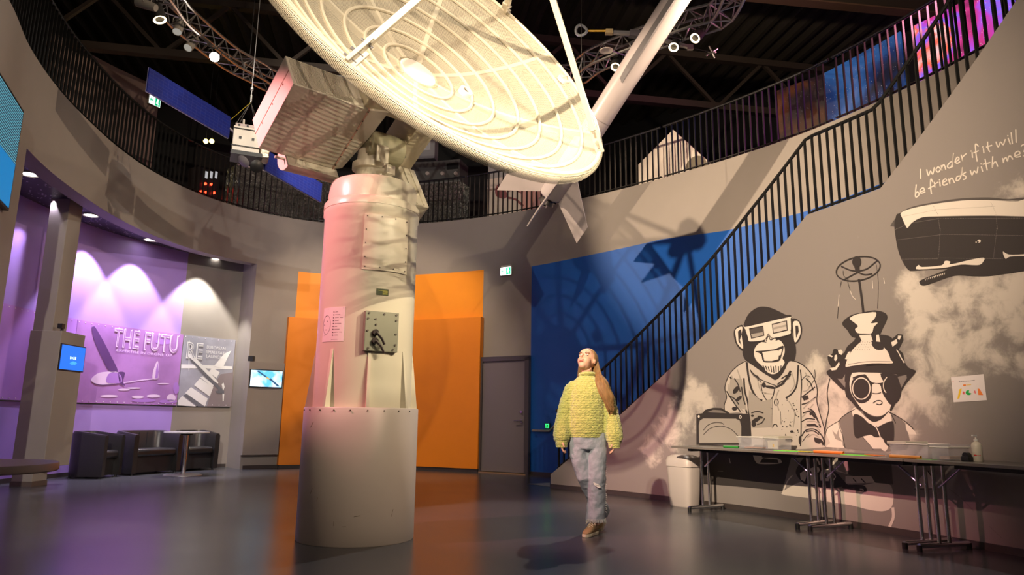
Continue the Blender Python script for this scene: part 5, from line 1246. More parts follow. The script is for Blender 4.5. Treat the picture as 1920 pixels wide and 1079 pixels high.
# coat outlines, folds and blotches
for pts, w_ in (([(225, 435), (165, 468), (105, 530), (72, 620), (85, 690), (68, 745), (72, 800)], 6), ([(520, 430), (590, 450), (650, 495), (695, 560), (718, 640), (715, 720), (740, 820), (768, 920), (770, 1030)], 7),
                ([(110, 550), (150, 610), (190, 680), (215, 760), (225, 800)], 11), ([(85, 650), (130, 720), (180, 790)], 9), ([(205, 560), (212, 650), (235, 740), (238, 860)], 12), ([(120, 600), (118, 660), (160, 720)], 10),
                ([(225, 450), (240, 560), (262, 640), (300, 700), (330, 712)], 14), ([(250, 500), (290, 545), (350, 580), (430, 610)], 6), ([(600, 500), (608, 600), (602, 720), (605, 900), (600, 1030)], 8), ([(585, 470), (575, 600), (545, 660), (500, 695)], 12),
                ([(530, 510), (480, 590), (430, 620)], 16), ([(325, 600), (335, 660), (370, 715), (405, 690), (420, 630)], 7), ([(345, 665), (415, 668)], 3), ([(610, 690), (650, 660), (700, 620)], 9), ([(612, 740), (660, 725), (705, 690)], 9),
                ([(612, 860), (650, 840), (700, 845)], 8), ([(655, 770), (690, 790), (715, 840), (740, 900)], 11), ([(610, 960), (640, 920), (700, 915), (750, 960), (768, 1010)], 9), ([(700, 980), (740, 990), (760, 1020)], 16), ([(405, 700), (400, 860), (402, 905)], 3),
                ([(460, 790), (465, 880)], 3), ([(330, 765), (370, 755), (400, 770)], 8), ([(615, 1000), (640, 965), (660, 950)], 6), ([(700, 500), (700, 560), (660, 620)], 5), ([(610, 570), (640, 540), (670, 550)], 5)): A.line(1, 'black_ink', pts, w_)
A.poly(2, 'black_ink', [(610, 690), (650, 675), (660, 700), (625, 715)]); A.poly(2, 'black_ink', [(640, 880), (700, 875), (740, 905), (700, 895), (645, 895)]); A.poly(2, 'black_ink', [(660, 780), (690, 800), (715, 845), (690, 830)])
for x, y, rx, ry, r_ in ((290, 850, 34, 14, -.5), (275, 880, 16, 18, 0), (320, 830, 20, 9, .3), (265, 820, 10, 8, 0), (150, 640, 16, 30, .6), (170, 700, 12, 26, .9), (140, 770, 18, 14, 0), (390, 620, 40, 10, .2), (345, 605, 14, 18, 0), (520, 990, 26, 14, .2), (540, 930, 12, 9, 0), (598, 990, 10, 30, 0), (720, 1000, 24, 12, .4), (300, 545, 12, 5, .6), (520, 540, 20, 10, -.8), (470, 600, 24, 8, -.5), (640, 700, 14, 10, 0), (680, 800, 12, 20, .8)): A.blob(2, 'black_ink', x, y, rx, ry, rot=r_)
A.line(2, 'black_ink', [(432+14*math.cos(q), 725+22*math.sin(q)) for q in [2*PI*k/10 for k in range(10)]], 6, closed=True); A.line(2, 'black_ink', [(424+14*math.cos(q), 895+16*math.sin(q)) for q in [PI+PI*k/8 for k in range(9)]], 6)
random.seed(3)
for k in range(34): A.blob(2, 'black_ink', random.uniform(470, 590), random.uniform(690, 960), random.uniform(2, 5), n=8)
for k in range(14): A.line(2, 'black_ink', [(250+k*5, 505+k*4), (262+k*5, 520+k*5+random.uniform(0, 14))], 3)
A.poly(1, 'mid_ink', [(240, 640), (330, 720), (400, 700), (395, 900), (260, 905), (235, 760)]); A.poly(1, 'mid_ink', [(110, 560), (190, 560), (225, 780), (160, 760), (100, 660)])
for q in ([(120, 540), (140, 600), (150, 680), (175, 760)], [(95, 600), (105, 660), (150, 730), (200, 790)], [(160, 500), (180, 560), (190, 640)], [(635, 520), (655, 560), (650, 610)], [(680, 600), (650, 640), (620, 650)], [(700, 700), (660, 730), (620, 770)], [(690, 740), (640, 800), (615, 830)], [(740, 880), (700, 860), (650, 860)], [(300, 560), (320, 640), (360, 660)], [(450, 640), (430, 700), (450, 780)], [(540, 520), (560, 600), (530, 650)], [(280, 760), (300, 820), (280, 880)], [(350, 780), (360, 850), (340, 900)], [(520, 720), (560, 800), (550, 900)], [(630, 900), (700, 890), (740, 930)], [(650, 970), (690, 950), (730, 970)]): A.line(2, 'mid_ink', q, 8)
for q in ([(140, 560), (165, 600), (180, 650)], [(100, 680), (140, 700), (170, 740)], [(190, 620), (200, 690), (215, 740)], [(640, 560), (670, 590), (690, 640)], [(620, 800), (660, 790), (690, 800)], [(640, 930), (690, 925), (730, 950)], [(260, 800), (300, 790), (340, 800)], [(300, 880), (330, 870), (350, 840)], [(470, 560), (500, 540), (530, 530)], [(440, 600), (480, 575), (520, 560)]): A.line(3, 'black_ink', q, 8)
for k in range(26): a_ = 2.6+k*.17; A.line(3, 'black_ink', [(382+175*math.cos(a_)*1.0, 330-abs(240*math.sin(a_))*.98+30), (382+188*math.cos(a_), 330-abs(258*math.sin(a_))*.98+30)], 5) if False else None
A.build(CH_)
# measuring case beside the chimpanzee (painted)
MC_ = part_root('case_painting', 'painted black meter case with grey dial')
A = Art(SW, 5.396, 1180, 680)
A.poly(1, 'black_ink', [(680, 835), (678, 525), (740, 515), (770, 480), (850, 460), (930, 462), (1000, 500), (1020, 520), (1150, 520), (1220, 520), (1230, 600), (1240, 835)], True)
A.poly(2, 'mid_ink', [(710, 815), (705, 640), (715, 590), (750, 568), (1080, 570), (1120, 590), (1135, 650), (1135, 815)], True) ; A.poly(2, 'grey_ink', [(790, 505), (850, 480), (930, 485), (985, 515)])
A.line(3, 'black_ink', [(755, 685), (800, 635), (870, 610), (930, 612), (960, 630)], 7); A.line(3, 'black_ink', [(755, 730), (820, 670), (900, 648), (980, 655), (1050, 690), (1110, 755)], 6)
A.blob(2, 'white_ink', 705, 548, 10, 14); A.blob(2, 'white_ink', 1125, 553, 14, 18); A.blob(3, 'black_ink', 1125, 553, 6, 8)
A.frame(5.396, 1240, 780)
A.poly(0, 'black_ink', [(385, 290), (1240, 330), (1330, 360), (1225, 765), (980, 738), (700, 712), (470, 695), (400, 690), (390, 400)], True)
A.poly(2, 'pale_ink', [(930, 350), (1030, 350), (1020, 420), (1120, 425), (1200, 440), (1220, 475), (1150, 490), (1000, 490), (960, 470), (935, 420)]); A.poly(3, 'black_ink', [(1030, 430), (1180, 445), (1190, 480), (1000, 475)])
A.line(2, 'mid_ink', [(690, 430), (700, 480)], 7); A.line(2, 'mid_ink', [(575, 560), (625, 562)], 4)
A.build(MC_)
# boy with goggles and a colander helmet
BY_ = part_root('boy_painting', 'painted boy with round goggles, bow tie and colander helmet')
A = Art(SW, 4.905, 1530, 640)
A.poly(0, 'white_ink', [(215, 735), (110, 800), (88, 870), (95, 975), (270, 985), (255, 900)]); A.poly(0, 'white_ink', [(815, 755), (880, 790), (910, 830), (925, 860), (860, 860), (825, 810)])
A.poly(0, 'grey_ink', [(370, 625), (215, 730), (240, 850), (270, 990), (830, 1000), (830, 800), (810, 745), (665, 645)])
A.poly(1, 'white_ink', [(360, 610), (340, 690), (440, 760), (520, 820), (600, 990), (660, 990), (700, 760), (665, 655), (520, 740)])
A.poly(1, 'white_ink', [(430, 880), (520, 860), (600, 900), (620, 990), (520, 990)])
A.poly(2, 'black_ink', [(425, 632), (510, 688), (590, 696), (650, 662), (668, 652), (610, 715), (535, 745), (470, 705)])
A.poly(2, 'black_ink', [(345, 700), (370, 672), (430, 700), (480, 750), (500, 760), (570, 790), (590, 780), (680, 740), (715, 750), (722, 850), (715, 930), (690, 978), (640, 945), (610, 890), (545, 885), (500, 860), (440, 875), (380, 895), (352, 850)])
A.line(3, 'white_ink', [(505, 755), (560, 800), (590, 870), (612, 940)], 9)
A.poly(1, 'white_ink', [(310, 380), (340, 280), (400, 238), (520, 232), (620, 240), (690, 280), (730, 400), (710, 560), (660, 650), (590, 690), (510, 680), (430, 630), (370, 560), (325, 480)])
A.poly(2, 'black_ink', [(275, 240), (320, 235), (520, 212), (700, 212), (705, 300), (690, 290), (640, 255), (600, 240), (520, 250), (480, 235), (400, 240), (350, 270), (320, 330), (310, 400), (325, 480), (375, 560), (430, 640), (380, 620), (330, 560), (280, 510), (265, 400), (270, 300)])
A.poly(2, 'black_ink', [(420, 315), (460, 310), (520, 380), (620, 380), (600, 330), (610, 295), (700, 300), (760, 330), (790, 430), (770, 540), (700, 590), (650, 540), (610, 470), (590, 400), (520, 400), (515, 500), (470, 560), (400, 570), (340, 500), (325, 420), (345, 350)])
for r_, m_, l_ in ((88, 'black_ink', 3), (84, 'white_ink', 4), (75, 'black_ink', 5)): A.blob(l_, m_, 422, 437, r_, r_*1.23, n=28)
A.line(4, 'white_ink', [(655, 335), (632, 370), (625, 410), (632, 450), (648, 475)], 9)
A.line(3, 'black_ink', [(525, 480), (560, 485), (600, 475)], 8); A.line(3, 'black_ink', [(530, 570), (560, 550), (600, 550), (612, 572), (590, 585), (562, 580)], 9); A.line(3, 'black_ink', [(345, 340), (400, 318), (455, 312)], 12); A.line(3, 'black_ink', [(600, 305), (650, 295), (695, 300)], 12)
# helmet with funnel, lamp and antenna wheel
A.poly(2, 'black_ink', [(100, 290), (120, 265), (150, 255), (120, 200), (110, 140), (150, 120), (165, 75), (200, 78), (225, 110), (260, 110), (290, 50), (350, 0), (390, -40), (600, -60), (700, -30), (740, 60), (800, 110), (820, 190), (850, 240), (895, 262), (920, 275), (905, 310), (850, 370), (790, 460), (700, 640), (690, 600), (790, 420), (750, 330), (700, 300), (270, 300), (275, 460), (140, 345)])
A.poly(3, 'grey_ink', [(200, 345), (250, 350), (275, 380), (272, 430)]); A.poly(3, 'grey_ink', [(755, 330), (835, 310), (840, 340), (790, 430)])
A.poly(3, 'white_ink', [(275, 235), (300, 150), (340, 80), (400, 20), (440, -10), (510, 0), (520, 40), (560, 80), (620, 80), (630, 60), (670, 110), (690, 170), (705, 205), (520, 205), (330, 230)])
A.line(4, 'grey_ink', [(300, 215), (480, 190), (690, 190)], 5)
for r_ in range(4):
    for k in range(7): A.blob(4, 'black_ink', 365+r_*8+k*22, 75-r_*22+(k % 2)*3, 3, n=6)
A.poly(3, 'white_ink', [(270, 165), (300, 100), (320, 95), (310, 150), (290, 170)])
for q in ([(110, 135), (130, 125), (160, 140), (150, 150)], [(175, 130), (195, 125), (200, 160), (185, 185), (170, 175)], [(205, 85), (235, 78), (252, 100), (240, 128), (212, 115)], [(130, 250), (180, 240), (215, 190), (222, 215), (190, 265), (150, 272)]): A.poly(3, 'white_ink', q)
A.line(3, 'white_ink', [(740, 75), (765, 110), (790, 160), (815, 200)], 9)
A.line(2, 'black_ink', [(130, 345), (105, 480), (120, 620), (100, 720), (80, 850)], 9); A.line(2, 'black_ink', [(215, 735), (110, 800), (88, 870)], 5); A.line(2, 'black_ink', [(665, 650), (780, 710), (860, 770), (900, 815)], 7); A.line(2, 'black_ink', [(370, 620), (215, 730), (250, 880), (270, 985)], 5); A.line(2, 'black_ink', [(700, 680), (735, 755)], 7); A.line(2, 'black_ink', [(430, 880), (500, 960), (530, 1000)], 4)
for q in ([(150, 820), (190, 860), (210, 810), (215, 880), (250, 930), (180, 900)], ): A.poly(2, 'mid_ink', q)
A.frame(5.395, 1530, 460)
A.poly(3, 'black_ink', [(268, 800), (300, 750), (370, 705), (480, 680), (600, 660), (690, 680), (725, 715), (715, 770), (680, 840), (640, 920), (560, 950), (470, 940), (370, 930), (320, 860)])
A.poly(4, 'white_ink', [(345, 740), (420, 700), (500, 690), (610, 680), (600, 740), (560, 790), (630, 785), (590, 830), (570, 890), (500, 895), (425, 890), (400, 850), (430, 820), (380, 775)])
A.poly(4, 'white_ink', [(440, 910), (560, 905), (580, 970), (470, 975)]); A.poly(4, 'white_ink', [(615, 910), (640, 905), (655, 980), (615, 975)])
A.poly(3, 'black_ink', [(750, 970), (830, 900), (880, 905), (888, 960), (840, 1060), (780, 1060)]); A.poly(4, 'white_ink', [(765, 985), (820, 950), (830, 990), (780, 1030)]); A.poly(4, 'white_ink', [(835, 915), (870, 920), (850, 960), (830, 950)])
A.line(4, 'black_ink', [(440, 350), (455, 450), (470, 560), (485, 690)], 24)
A.line(4, 'black_ink', [(432+225*math.cos(q)*math.cos(-.2)-118*math.sin(q)*math.sin(-.2), 240+225*math.cos(q)*math.sin(-.2)+118*math.sin(q)*math.cos(-.2)) for q in [2*PI*k/28 for k in range(28)]], 13, closed=True)
for q in ([(420, 265), (340, 250), (262, 215)], [(420, 265), (520, 240), (620, 160)], [(430, 275), (360, 310), (290, 350)], [(430, 275), (500, 300), (570, 290)]): A.line(4, 'black_ink', q, 13)
A.blob(5, 'black_ink', 418, 170, 46, 58); A.poly(5, 'black_ink', [(390, 210), (445, 210), (450, 280), (410, 285)])
for q, m_ in (([(280, 260), (285, 310), (330, 350)], 'black_ink'), ([(260, 370), (250, 430)], 'black_ink'), ([(238, 505), (228, 620)], 'white_ink'), ([(230, 630), (222, 740)], 'black_ink'), ([(325, 370), (350, 460)], 'black_ink'), ([(352, 465), (375, 520), (405, 550)], 'white_ink'), ([(575, 360), (580, 440)], 'white_ink'), ([(615, 200), (635, 380), (628, 640)], 'black_ink'), ([(690, 335), (700, 390)], 'white_ink')): A.line(4, m_, q, 5)
# lower part below the table: legs, laces of rope, pale ground
A.frame(5.396, 1430, 800)
A.poly(0, 'white_ink', [(190, 685), (300, 600), (420, 560), (560, 610), (830, 640), (1140, 570), (1300, 600), (1320, 780), (1250, 855), (1100, 850), (900, 800), (700, 770), (520, 735), (380, 715)])
A.poly(1, 'white_ink', [(640, 285), (860, 290), (865, 485), (760, 460), (690, 400)]); A.poly(2, 'mid_ink', [(700, 300), (800, 320), (850, 480), (760, 440)])
A.poly(0, 'dark_ink', [(860, 290), (1300, 330), (1320, 590), (1140, 570), (1060, 540), (870, 490)])
A.poly(1, 'white_ink', [(840, 505), (1100, 505), (1140, 570), (840, 580)]); A.line(2, 'black_ink', [(920, 530), (950, 565)], 10); A.line(2, 'black_ink', [(1000, 530), (1040, 570)], 10)
A.poly(2, 'black_ink', [(350, 420), (410, 330), (470, 290), (560, 285), (620, 330), (660, 400), (750, 470), (850, 580), (860, 600), (700, 625), (600, 620), (520, 605), (470, 590), (430, 585), (380, 540), (340, 480)])
for q in ([(480, 430), (560, 410), (580, 450), (540, 500), (565, 560), (540, 590), (500, 590), (480, 540), (500, 470)], [(600, 440), (680, 430), (700, 480), (670, 555), (590, 550), (580, 500)], [(380, 480), (430, 440), (455, 480), (430, 560), (390, 540)]): A.poly(3, 'white_ink', q)
A.poly(4, 'black_ink', [(610, 490), (650, 470), (660, 520), (630, 530)]); A.line(3, 'white_ink', [(720, 480), (740, 510), (715, 550)], 10); A.line(3, 'white_ink', [(490, 300), (540, 310), (580, 385)], 16)
A.poly(2, 'black_ink', [(840, 595), (1000, 595), (1050, 620), (1048, 665), (980, 655), (880, 640), (810, 625)]); A.line(3, 'white_ink', [(990, 635), (1020, 640), (1018, 658)], 9)
A.line(2, 'white_ink', [(1320, 830), (1325, 920), (1290, 1010)], 30); A.line(1, 'white_ink', [(200, 685), (250, 560), (300, 500)], 12)
A.frame(3.8536, 1640, 780)
A.poly(0, 'white_ink', [(300, 480), (380, 400), (440, 480), (440, 525), (290, 525)]); A.line(1, 'black_ink', [(385, 400), (440, 485), (440, 525)], 7); A.line(1, 'black_ink', [(290, 530), (440, 528)], 5)
A.line(0, 'grey_ink', [(540, 530), (640, 610), (715, 690)], 7); A.line(0, 'grey_ink', [(830, 800), (925, 890)], 4)
A.build(BY_)
# whale
WH_ = part_root('whale_painting', 'painted riveted black whale with pale back')
A = Art(SW, 4.904, 1660, 340)
A.poly(0, 'dark_ink', [(90, 420), (95, 340), (145, 285), (250, 235), (440, 195), (700, 158), (960, 150), (1130, 165), (1275, 150), (1275, 180), (700, 190)]) 
A.poly(1, 'black_ink', [(85, 420), (95, 345), (150, 290), (500, 300), (1275, 310), (1420, 320), (1420, 820), (1275, 830), (1100, 855), (950, 875), (800, 875), (690, 868), (600, 880), (420, 945), (350, 962), (320, 945), (330, 910), (500, 840), (570, 810), (430, 815), (270, 825), (215, 818), (160, 740), (120, 640), (100, 540)])
A.poly(2, 'white_ink', [(148, 290), (250, 250), (440, 212), (700, 180), (880, 175), (1060, 180), (1200, 190), (1275, 170), (1420, 160), (1420, 325), (1275, 325), (1000, 318), (700, 320), (480, 325), (360, 330), (290, 355), (240, 390), (205, 432), (180, 390), (158, 340)])
A.poly(2, 'white_ink', [(285, 808), (310, 770), (340, 790), (520, 775), (550, 735), (600, 740), (605, 765), (780, 725), (910, 705), (900, 745), (870, 770), (800, 772), (700, 768), (560, 795), (400, 808)])
A.poly(2, 'white_ink', [(1085, 648), (1140, 675), (1275, 672), (1420, 650), (1420, 700), (1275, 690), (1150, 695), (1108, 715)])
A.blob(2, 'white_ink', 865, 552, 16, 14); A.blob(3, 'black_ink', 858, 556, 7, 6); A.blob(2, 'white_ink', 838, 562, 6, 6)
for k in range(12): A.poly(2, 'white_ink', [(365+k*16, 900-k*5), (375+k*16, 898-k*5), (372+k*16, 918-k*5)])
def dots(m_, a, b, n, lay=3, r_=2.6):
    for i in range(n+1): A.blob(lay, m_, a[0]+(b[0]-a[0])*i/n, a[1]+(b[1]-a[1])*i/n, r_, n=5)
for a, b, n in (((95, 445), (190, 405), 9), ((240, 385), (480, 348), 20), ((480, 345), (1270, 340), 52), ((120, 540), (500, 495), 28), ((500, 490), (1270, 500), 50), ((160, 718), (480, 715), 22), ((480, 708), (1080, 715), 40), ((488, 300), (505, 440), 9), ((510, 440), (495, 690), 17), ((1020, 290), (1035, 440), 9), ((1030, 440), (1000, 700), 18)): dots('mid_ink', a, b, n)
for a, b, n in (((170, 325), (480, 262), 22), ((480, 262), (1010, 232), 40), ((450, 235), (490, 312), 7), ((975, 195), (1020, 290), 8)): dots('black_ink', a, b, n)
A.build(WH_)
# handwriting
HW_ = part_root('wall_writing', 'hand painted words on two slanting lines')
A = Art(SW, 6.348, 1690, 220)
for q in ([(230, 620), (232, 730)],
          [(305, 625), (325, 695), (350, 640), (375, 680), (395, 600)], [(440, 590), (415, 625), (440, 655), (468, 620), (445, 592)], [(478, 575), (490, 640), (485, 600), (510, 565), (530, 620)], [(612, 525), (580, 540), (550, 585), (575, 605), (605, 570), (625, 425), (608, 570), (615, 590)], [(640, 535), (690, 500), (670, 475), (645, 520), (665, 550), (700, 530)], [(715, 450), (735, 525), (730, 480), (775, 435)],
          [(845, 420), (850, 480)], [(830, 402), (834, 405)], [(920, 345), (885, 320), (890, 420), (905, 525)], [(865, 425), (920, 400)], [(980, 375), (985, 425)], [(970, 352), (974, 354)], [(1030, 295), (1035, 370), (1055, 410)], [(1015, 355), (1080, 335)],
          [(1130, 295), (1155, 355), (1185, 295), (1215, 330), (1240, 265)], [(1275, 250), (1300, 320)], [(1268, 220), (1272, 222)], [(1310, 185), (1325, 315)], [(1365, 150), (1370, 300)],
          [(180, 805), (170, 940), (195, 945), (215, 915), (195, 890), (172, 910)], [(225, 890), (275, 870), (260, 840), (225, 870), (235, 905), (285, 890)], [(375, 770), (355, 735), (350, 820), (360, 910)], [(325, 850), (395, 815)], [(395, 775), (405, 840), (400, 800), (440, 775)], [(460, 770), (465, 820)], [(455, 745), (458, 748)], [(495, 780), (540, 755), (525, 735), (495, 765), (505, 810), (550, 795)], [(565, 735), (580, 795), (578, 755), (605, 725), (635, 780)], [(705, 700), (665, 710), (655, 755), (690, 745), (715, 690), (730, 595), (720, 690)], [(770, 655), (735, 685), (770, 705), (765, 735), (740, 742)],
          [(825, 635), (845, 690), (870, 640), (900, 665), (915, 595)], [(955, 590), (970, 645)], [(950, 555), (955, 558)], [(1000, 500), (1015, 580), (1025, 630)], [(975, 560), (1060, 540)], [(1090, 470), (1085, 605), (1095, 560), (1125, 530), (1150, 585)],
          [(1210, 490), (1220, 545), (1225, 505), (1250, 480), (1265, 525), (1280, 470), (1305, 465), (1330, 500)], [(1350, 465), (1415, 435), (1395, 405), (1355, 430), (1365, 475), (1425, 465)], [(1430, 345), (1460, 325), (1480, 360), (1460, 410)], [(1455, 460), (1458, 462)]):
    A.line(1, 'white_ink', q, 15)
A.build(HW_)
# ------------------------------------------------------------------ paper sign
def hpt(x, y, off): 
    t, z = shit(x, y, SR-off); return scyl(t, SR-off, z)
q = [hpt(1783, 708, .004), hpt(1844, 702, .004), hpt(1850, 751, .004), hpt(1788, 755, .004)]
t = thing('paper_sign', 'white paper sheet with yellow, green and orange shapes taped to the mural wall', 'paper sign', q[3])
nr = V((math.cos(shit(1815, 730)[0]), math.sin(shit(1815, 730)[0]), 0))
MB().prism(q, nr*.0015).build('sheet', mat('white_sheet', (.82, .76, .78), .5), t)
def sp(u, v, o=.001): return q[3].lerp(q[2], u).lerp(q[0].lerp(q[1], u), v)-nr*o
IK = dict(y=mat('yellow_print', (.9, .6, .02), .5), g=mat('green_print', (.02, .45, .08), .5), o=mat('orange_print', (.9, .25, .05), .5), r=mat('red_print', (.8, .03, .03), .5), k=mat('dark_print', (.1, .08, .1), .5))
def pg(nm, m_, pts): MB().prism([sp(*p) for p in pts], -nr*.0006).build(nm, IK[m_], t)
pg('yellow_rod', 'y', [(.13, .12), (.2, .15), (.3, .52), (.23, .5)]); pg('orange_triangle', 'o', [(.78, .22), (.92, .2), (.84, .45), (.78, .47)])
pg('green_shape', 'g', [(.5+.09*math.cos(a), .34+.1*math.sin(a)) for a in [-5.0+4.6*k/12 for k in range(13)]]+[(.5, .34)]); pg('orange_dot', 'o', [(.4+.05*math.cos(a), .64+.035*math.sin(a)) for a in [PI*k/5 for k in range(10)]]); pg('yellow_bar', 'y', [(.46, .625), (.6, .63), (.6, .655), (.46, .65)])
for cx in (.35, .69): pg('plus_sign', 'r', [(cx-.04, .33), (cx+.04, .33), (cx+.04, .355), (cx-.04, .355)]); pg('plus_sign', 'r', [(cx-.01, .28), (cx+.01, .28), (cx+.01, .4), (cx-.01, .4)])
for k in range(9): pg('heading_word', 'k', [(.24+k*.055, .785), (.24+k*.055+.04, .785), (.24+k*.055+.04, .805), (.24+k*.055, .805)])
pg('red_mark', 'r', [(.05, .82), (.07, .82), (.07, .85), (.05, .85)])

# ------------------------------------------------------------------ folding tables along the mural
TT_ = mat('dark_grey_laminate', (.16, .15, .14), .32, noise=.05); EDG = mat('pale_table_edge', (.2, .175, .155), .35)
RT = SR-.34; DPT = .6; HT = .735
tA = shit(1263, 836, SR-.62)[0]; tB = shit(1512, 850, SR-.3)[0]; tB = math.atan2(atz(1494, 849, .70).y-SC.y, atz(1494, 849, .70).x-SC.x)
tB = shit(1500, 850, SR-.62)[0]; tC = shit(1700, 862, SR-.62)[0]; tD = tC-(tB-tC)*1.0; tD = tC-.105
tB1 = shit(1493, 849, SR-.34)[0]; tC1 = shit(1692, 860, SR-.34)[0]
def ftable(ta, tb, label, l0, l1):
    a = scyl(ta, RT-.02); b = scyl(tb, RT-.02); x = (b-a).normalized(); y = V((x.y, -x.x, 0)); y = -y if (a-CAM).dot(y) < 0 and False else y
    rad = V((math.cos((ta+tb)/2), math.sin((ta+tb)/2), 0)); y = rad; L = (b-a).length; c = (a+b)/2; RF = frame(x, y, V((0, 0, 1)))
    t = thing('folding_table', label, 'table', c)
    MB().box(c+V((0, 0, HT-.0125)), (L-.04, DPT, .025), RF).build('tabletop', TT_, t, bevel=.003)
    MB().box(c-y*(DPT/2+.0)+V((0, 0, HT-.013)), (L-.042, .004, .018), RF).build('edge_band', EDG, t)
    for e in (l0, L-l1):
        p = a+x*e
        MB().box(p+V((0, 0, HT-.04)), (.05, DPT*.8, .03), RF).build('leg_mount', M['black'], t)
        for dy in (-.05, .06): MB().cyl(p+y*dy+V((0, 0, .055)), p+y*dy+V((0, 0, HT-.03)), .016, n=14).build('leg', M['chrome'], t, smooth=True)
        ft = MB().cyl(p-y*.27+V((0, 0, .045)), p+y*.27+V((0, 0, .045)), .02, n=12); o = ft.build('foot_bar', M['chrome'], t, smooth=True)
        for dy in (-.27, .27): MB().cyl(p+y*dy+V((0, 0, 0)), p+y*dy+V((0, 0, .05)), .022, n=12).build('foot_pad', M['black'], o, smooth=True)
        dr = 1 if e == l0 else -1
        MB().cyl(p+V((0, 0, .5)), p+x*dr*.26+V((0, 0, HT-.03)), .009, n=8).build('brace', mat('violet_steel', (.45, .42, .7), .25, metal=.8), t, smooth=True)
    for yy in (-.0,): MB().box(c+V((0, 0, HT-.05)), (L-.5, .04, .04), RF).build('under_rail', M['black'], t)
    return t, a, x, y, L
T1 = ftable(tA, tB, 'dark folding table nearest the bin, farthest left of the row', .26, .09)
T2 = ftable(tB, tC, 'dark folding table in the middle of the row under the mural', .09, .09)
T3 = ftable(tC, tD, 'dark folding table cut by the right edge of the photo', .07, .12)
# bin
p0 = atz(1261, 946, 0); 
tb_ = shit(1262, 930, SR-.3)[0]; bc = scyl(tb_-.012, SR-.27, 0); tx_ = V((-math.sin(tb_), math.cos(tb_), 0)); tr_ = V((math.cos(tb_), math.sin(tb_), 0)); RB = frame(tx_, tr_, (0, 0, 1))
t = thing('waste_bin', 'pale plastic bin with rounded lid under the left end of the tables', 'bin', bc)
def loft(secs, RB, c, mb=None, cap=True):
    """secs: (half_x, half_y, z, exponent)"""
    mb = mb or MB(); n = 28; vs = []
    for hx, hy, z, ex in secs:
        for i in range(n):
            a = 2*PI*i/n; ca, sa = math.cos(a), math.sin(a); vs.append(c+RB @ V((hx*abs(ca)**ex*(1 if ca > 0 else -1), hy*abs(sa)**ex*(1 if sa > 0 else -1), z)))
    fs = [(j*n+i, j*n+(i+1) % n, (j+1)*n+(i+1) % n, (j+1)*n+i) for j in range(len(secs)-1) for i in range(n)]
    if cap: fs += [tuple(range(n)), tuple((len(secs)-1)*n+i for i in range(n))]
    return mb.add(vs, fs)
BP = mat('pale_bin_plastic', (.62, .55, .52), .4)
loft([(.155, .11, 0, .45), (.165, .12, .02, .45), (.19, .14, .47, .45)], RB, bc).build('body', BP, t, smooth=True)
loft([(.2, .15, .475, .45), (.2, .15, .54, .45), (.19, .13, .585, .5), (.15, .09, .61, .6), (.06, .04, .62, .7)], RB, bc).build('lid', BP, t, smooth=True)
# things on the tables: position by table edge (front) at a given pixel
def tabp(x, dep, z=HT): 
    """point on the tables under photo column x, dep metres behind the front edge"""
    r = RT-.02-DPT/2+dep; y = 850
    for _ in range(12):
        th, zz = shit(x, y, r); d = zz-z
        y += d*160
    return scyl(th, r, z), th
def boxfr(th): return frame((math.sin(th), -math.cos(th), 0), (math.cos(th), math.sin(th), 0), (0, 0, 1))
CLR = mat('clear_plastic', (.55, .55, .6), .12, alpha=.26, spec=.6); MLK = mat('milky_plastic', (.6, .57, .5), .3, alpha=.85)
def tub_box(x0, x1, h, label, lid=None, content=None, dep=.2, sz=.22, taper=.9, off=0, lidm=None):
    a, th = tabp(x0, dep); b, _ = tabp(x1, dep); c = (a+b)/2; w_ = (b-a).length; R_ = boxfr(th); mb = MB(); t = thing('storage_box', label, 'storage box', c)
    hx, hy = w_/2, sz/2; th_ = .004
    O = [(hx*taper, hy*taper, .003), (hx, hy, h)]; vs = []
    for s_ in (0, 1):
        for (ax_, ay_, z) in O:
            for sx_, sy_ in ((-1, -1), (1, -1), (1, 1), (-1, 1)): vs.append(c+R_ @ V((sx_*(ax_-th_*s_), sy_*(ay_-th_*s_), z+(th_ if s_ and z < .01 else 0))))
    fs = []
    for s_ in (0, 8):
        for k in range(4): fs.append((s_+k, s_+(k+1) % 4, s_+4+(k+1) % 4, s_+4+k))
    fs += [(0, 1, 2, 3), (8, 9, 10, 11)]+[(4+k, 4+(k+1) % 4, 12+(k+1) % 4, 12+k) for k in range(4)]
    mb.add(vs, fs).build('body', CLR, t)
    mb = MB(); mb.tube([c+R_ @ V((sx_*(hx+.004), sy_*(hy+.004), h)) for sx_, sy_ in ((-1, -1), (1, -1), (1, 1), (-1, 1))], .006, n=6, closed=True); mb.build('rim', mat('rim_plastic', (.8, .78, .75), .2), t, smooth=True)
    if lid: MB().box(c+V((0, 0, h+.012)), (w_+.02, sz+.02, .02), R_).build('lid', lidm or MLK, t, bevel=.004)
    return t, c, R_, w_
PAPO = mat('brown_orange_card', (.55, .2, .06), .55); 
t, c, R_, w_ = tub_box(1396, 1444, .125, 'clear open plastic box with orange cards, leftmost box on the tables', dep=.34)
for k in range(3): tag(MB().box(c+V((0, 0, .009+.0035*k)), (w_*.62, .15, .0028), R_).build('card', PAPO), 'orange brown card lying in the leftmost clear box', 'card', 'cards in the leftmost box')
t, c, R_, w_ = tub_box(1447, 1473, .125, 'small clear box with white lid and picture cards beside the leftmost box', lid=True, dep=.34, sz=.2, taper=.95)
t2 = thing('picture_card', 'white picture card with small orange figures inside the lidded box', 'card', c-R_ @ V((0, .07, 0)))
MB().box(c+R_ @ V((-.0, -.085, .055)), (w_*.72, .006, .085), R_).build('card_face', mat('white_card', (.85, .8, .7), .5), t2)
MB().box(c+R_ @ V((.01, -.0895, .045)), (.02, .002, .03), R_).build('figure_print', IK['y'], t2)
